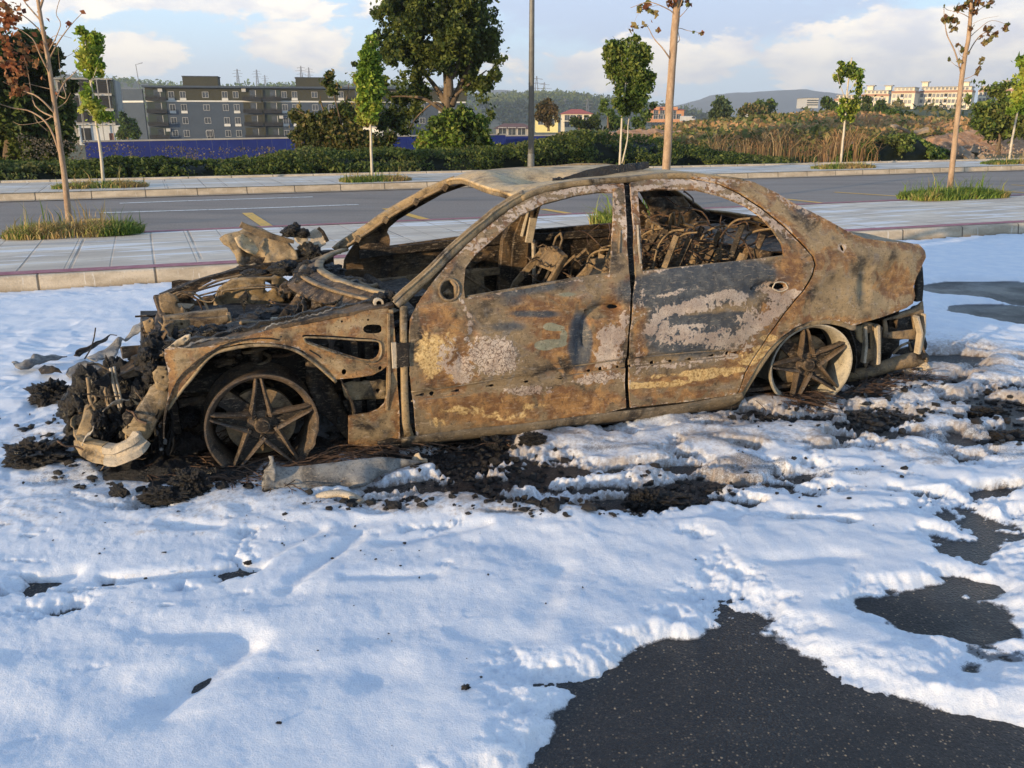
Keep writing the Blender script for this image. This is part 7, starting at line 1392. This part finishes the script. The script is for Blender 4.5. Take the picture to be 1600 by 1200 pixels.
# loose lumps on the foam
for i, (u, v, a, b_, c_, lab) in enumerate([(60, 738, .105, .08, .05, 'charred lump lying alone on the foam at far left'), (262, 795, .08, .04, .03, 'low black charred clump in front of the debris heap'), (302, 786, .06, .045, .05, 'upright black charred clump right of the low clump'), (188, 792, .03, .02, .03, 'small black flake standing in the foam left of the low clump'), (85, 642, .09, .07, .06, 'black charred clump at the left tip of the debris heap'),
                                               (1005, 790, .05, .05, .035, 'brown charred lump in the bare patch below the rear door'), (1035, 785, .10, .06, .02, 'flat brown charred piece in the bare patch below the rear door'), (770, 700, .06, .04, .03, 'small black clump below the front door'), (832, 706, .05, .03, .025, 'small black clump right of the first one below the front door'),
                                               (728, 1101, .010, .008, .006, 'tiny brown fragment on the foam at bottom centre'), (438, 1153, .006, .003, .003, 'tiny dark fleck on the foam at bottom left'), (1540, 652, .09, .05, .03, 'charred clump on the foam right of the car tail'), (1575, 690, .08, .05, .03, 'charred clump at the right edge beside the tail'), (388, 890, .012, .008, .006, 'tiny black flake left of centre on the foam')]):
    p = gz(u, v); z = max(0., foamz(p[0], p[1])); g = [lump_geo((p[0], p[1], z+c_*.55), (a, b_, c_), i+1, .75, 5 if a > .04 else 3, 3.)]
    for q in range(7 if a > .04 else 0): an = 2*PI*q/7; g.append(lump_geo((p[0]+a*.7*math.cos(an), p[1]+b_*.8*math.sin(an), z+c_*.4), (a*.4, b_*.4, c_*.55), i+q+3, .9, 3, 3.))
    debris('charred_clump', lab, 'charred lump', g, M['char'])
# torn body pieces on the foam left of the nose
def ground_plate(name, label, cat, pts, zs, mat, thick=.006, crump=.012, res=.02, seed=2, rise=None):
    """torn sheet: outline points with their own heights above the ground"""
    W_ = []
    for (u, v), z in zip(pts, zs): p0 = gz(u, v, z); W_.append(gz(u, v, z+(.012+max(0., foamz(p0[0], p0[1])) if name == 'torn_panel' else 0)))
    c = np.mean(W_, 0); A = np.array(W_)-c; U_, S_, Vt = np.linalg.svd(A); e1, e2, n_ = Vt; o2 = [(p@e1, p@e2) for p in A]
    hh = np.array([p@n_ for p in A]); PP = np.array(o2)
    def f(Q):
        D = np.hypot(Q[:, None, 0]-PP[None, :, 0], Q[:, None, 1]-PP[None, :, 1])+1e-3; w_ = 1/D**3; h_ = (w_*hh).sum(1)/w_.sum(1)+crump*fbm(Q, 7, 3, seed)+crump*.3*fbm(Q, 30, 2, seed); return c+Q[:, :1]*e1+Q[:, 1:]*e2+h_[:, None]*n_
    _, V, F_ = crinkle(o2, res, f); o = mk(name, V, F_, mat, None, smooth=True); md = o.modifiers.new('s', 'SOLIDIFY'); md.thickness = thick; tag(o, label, cat); return o
ground_plate('torn_panel', 'pale curved torn body panel propped on the foam behind the nose', 'torn panel', [(135, 560), (150, 552), (185, 528), (212, 508), (222, 500), (225, 512), (215, 522), (200, 532), (185, 545), (180, 562), (165, 560), (150, 565)], [.03, .05, .12, .17, .20, .16, .12, .09, .06, .03, .02, .02], M['melt'], crump=.02)
ground_plate('torn_panel', 'dark ribbed edge strip standing above the pale torn panel', 'torn panel', [(115, 556), (120, 548), (150, 534), (172, 523), (182, 524), (165, 534), (140, 548), (124, 557)], [.02, .06, .11, .13, .12, .08, .04, .01], M['innerdark'], crump=.01)
ground_plate('torn_panel', 'grey torn strip on the foam, leftmost of the torn panels', 'torn panel', [(18, 567), (30, 568), (45, 562), (52, 554), (80, 556), (105, 558), (90, 564), (65, 570), (45, 578), (32, 579), (24, 575)], [.02, .03, .05, .07, .05, .03, .02, .02, .02, .02, .02], M['melt'], crump=.012)
ground_plate('torn_panel', 'small dark torn scrap just below the leftmost strip', 'torn panel', [(60, 578), (70, 570), (82, 572), (92, 576), (98, 584), (80, 583), (64, 584)], [.02, .04, .05, .04, .02, .01, .01], M['innerdark'], crump=.01)
ground_plate('torn_panel', 'jagged grey torn panel between the dark scrap and the nose', 'torn panel', [(102, 584), (106, 575), (116, 571), (122, 566), (132, 562), (145, 564), (158, 570), (164, 580), (150, 586), (125, 588), (108, 590)], [.02, .05, .05, .07, .09, .09, .07, .03, .015, .01, .01], M['melt'], crump=.014)
# melted side panel in front of the wheel
ground_plate('fallen_panel', 'long whitish melted body panel lying on the foam in front of the front wheel', 'fallen panel', [(412, 735), (420, 728), (425, 716), (432, 728), (450, 730), (500, 725), (550, 719), (595, 714), (620, 716), (640, 718), (660, 722), (640, 728), (600, 740), (570, 760), (520, 768), (490, 775), (450, 782), (425, 778), (412, 775), (415, 755)],
             [.15, .17, .20, .16, .14, .14, .13, .12, .09, .08, .06, .05, .05, .04, .03, .02, .02, .02, .04, .10], M['melt'], crump=.007, seed=6)
ground_plate('fallen_panel', 'crumpled cream torn end standing at the left end of the long melted panel', 'fallen panel', [(410, 744), (416, 732), (424, 726), (420, 712), (427, 712), (431, 728), (432, 742), (428, 758), (430, 775), (420, 780), (410, 775), (409, 762)], [.12, .16, .18, .22, .22, .17, .13, .08, .03, .02, .03, .07], M['melt'], crump=.025, res=.012, seed=4)
pp = [gz(493, 783, .03), gz(500, 777, .045), gz(515, 773, .055), gz(535, 772, .055), gz(552, 778, .045), (gz(568, 790, .03))]
o = MB().sweep(spl(pp, 5), [(-.022, -.004), (-.018, .010), (-.006, .017), (.006, .017), (.018, .010), (.022, -.004), (.016, -.002), (.005, .009), (-.005, .009), (-.016, -.002)]).noise(.002, 12, 3).build('bent_tube', M['pale'], None, smooth=True); tag(o, 'bent brownish half tube arching out of the foam in front of the long melted panel', 'bent tube')
ground_plate('dark_scrap', 'dark flat scrap half sunk in foam left of the bent half tube', 'scrap', [(410, 800), (440, 795), (475, 785), (490, 783), (482, 792), (455, 802), (425, 806)], [.02, .03, .035, .03, .02, .01, .01], M['innerdark'], crump=.01)
ground_plate('dark_scrap', 'small grey scrap sticking out of the foam right of the bent half tube', 'scrap', [(600, 786), (625, 778), (640, 775), (648, 779), (635, 785), (612, 792)], [.02, .035, .04, .035, .02, .02], M['strut'], crump=.008)
o = ground_plate('rim_fragment', 'pale greenish melted strip at the left foot of the front wheel', 'fragment', [(323, 736), (325, 730), (345, 732), (366, 736), (364, 742), (340, 742)], [.03, .05, .05, .04, .03, .02], M['melt'], crump=.004, res=.012)
ground_plate('rusty_hook', 'pale bolt shaped fragment at the right end of the long melted panel', 'fragment', [(645, 716), (650, 708), (655, 707), (658, 714), (668, 718), (668, 723), (648, 722)], [.06, .09, .10, .08, .06, .045, .05], M['pale'], crump=.006, res=.01)
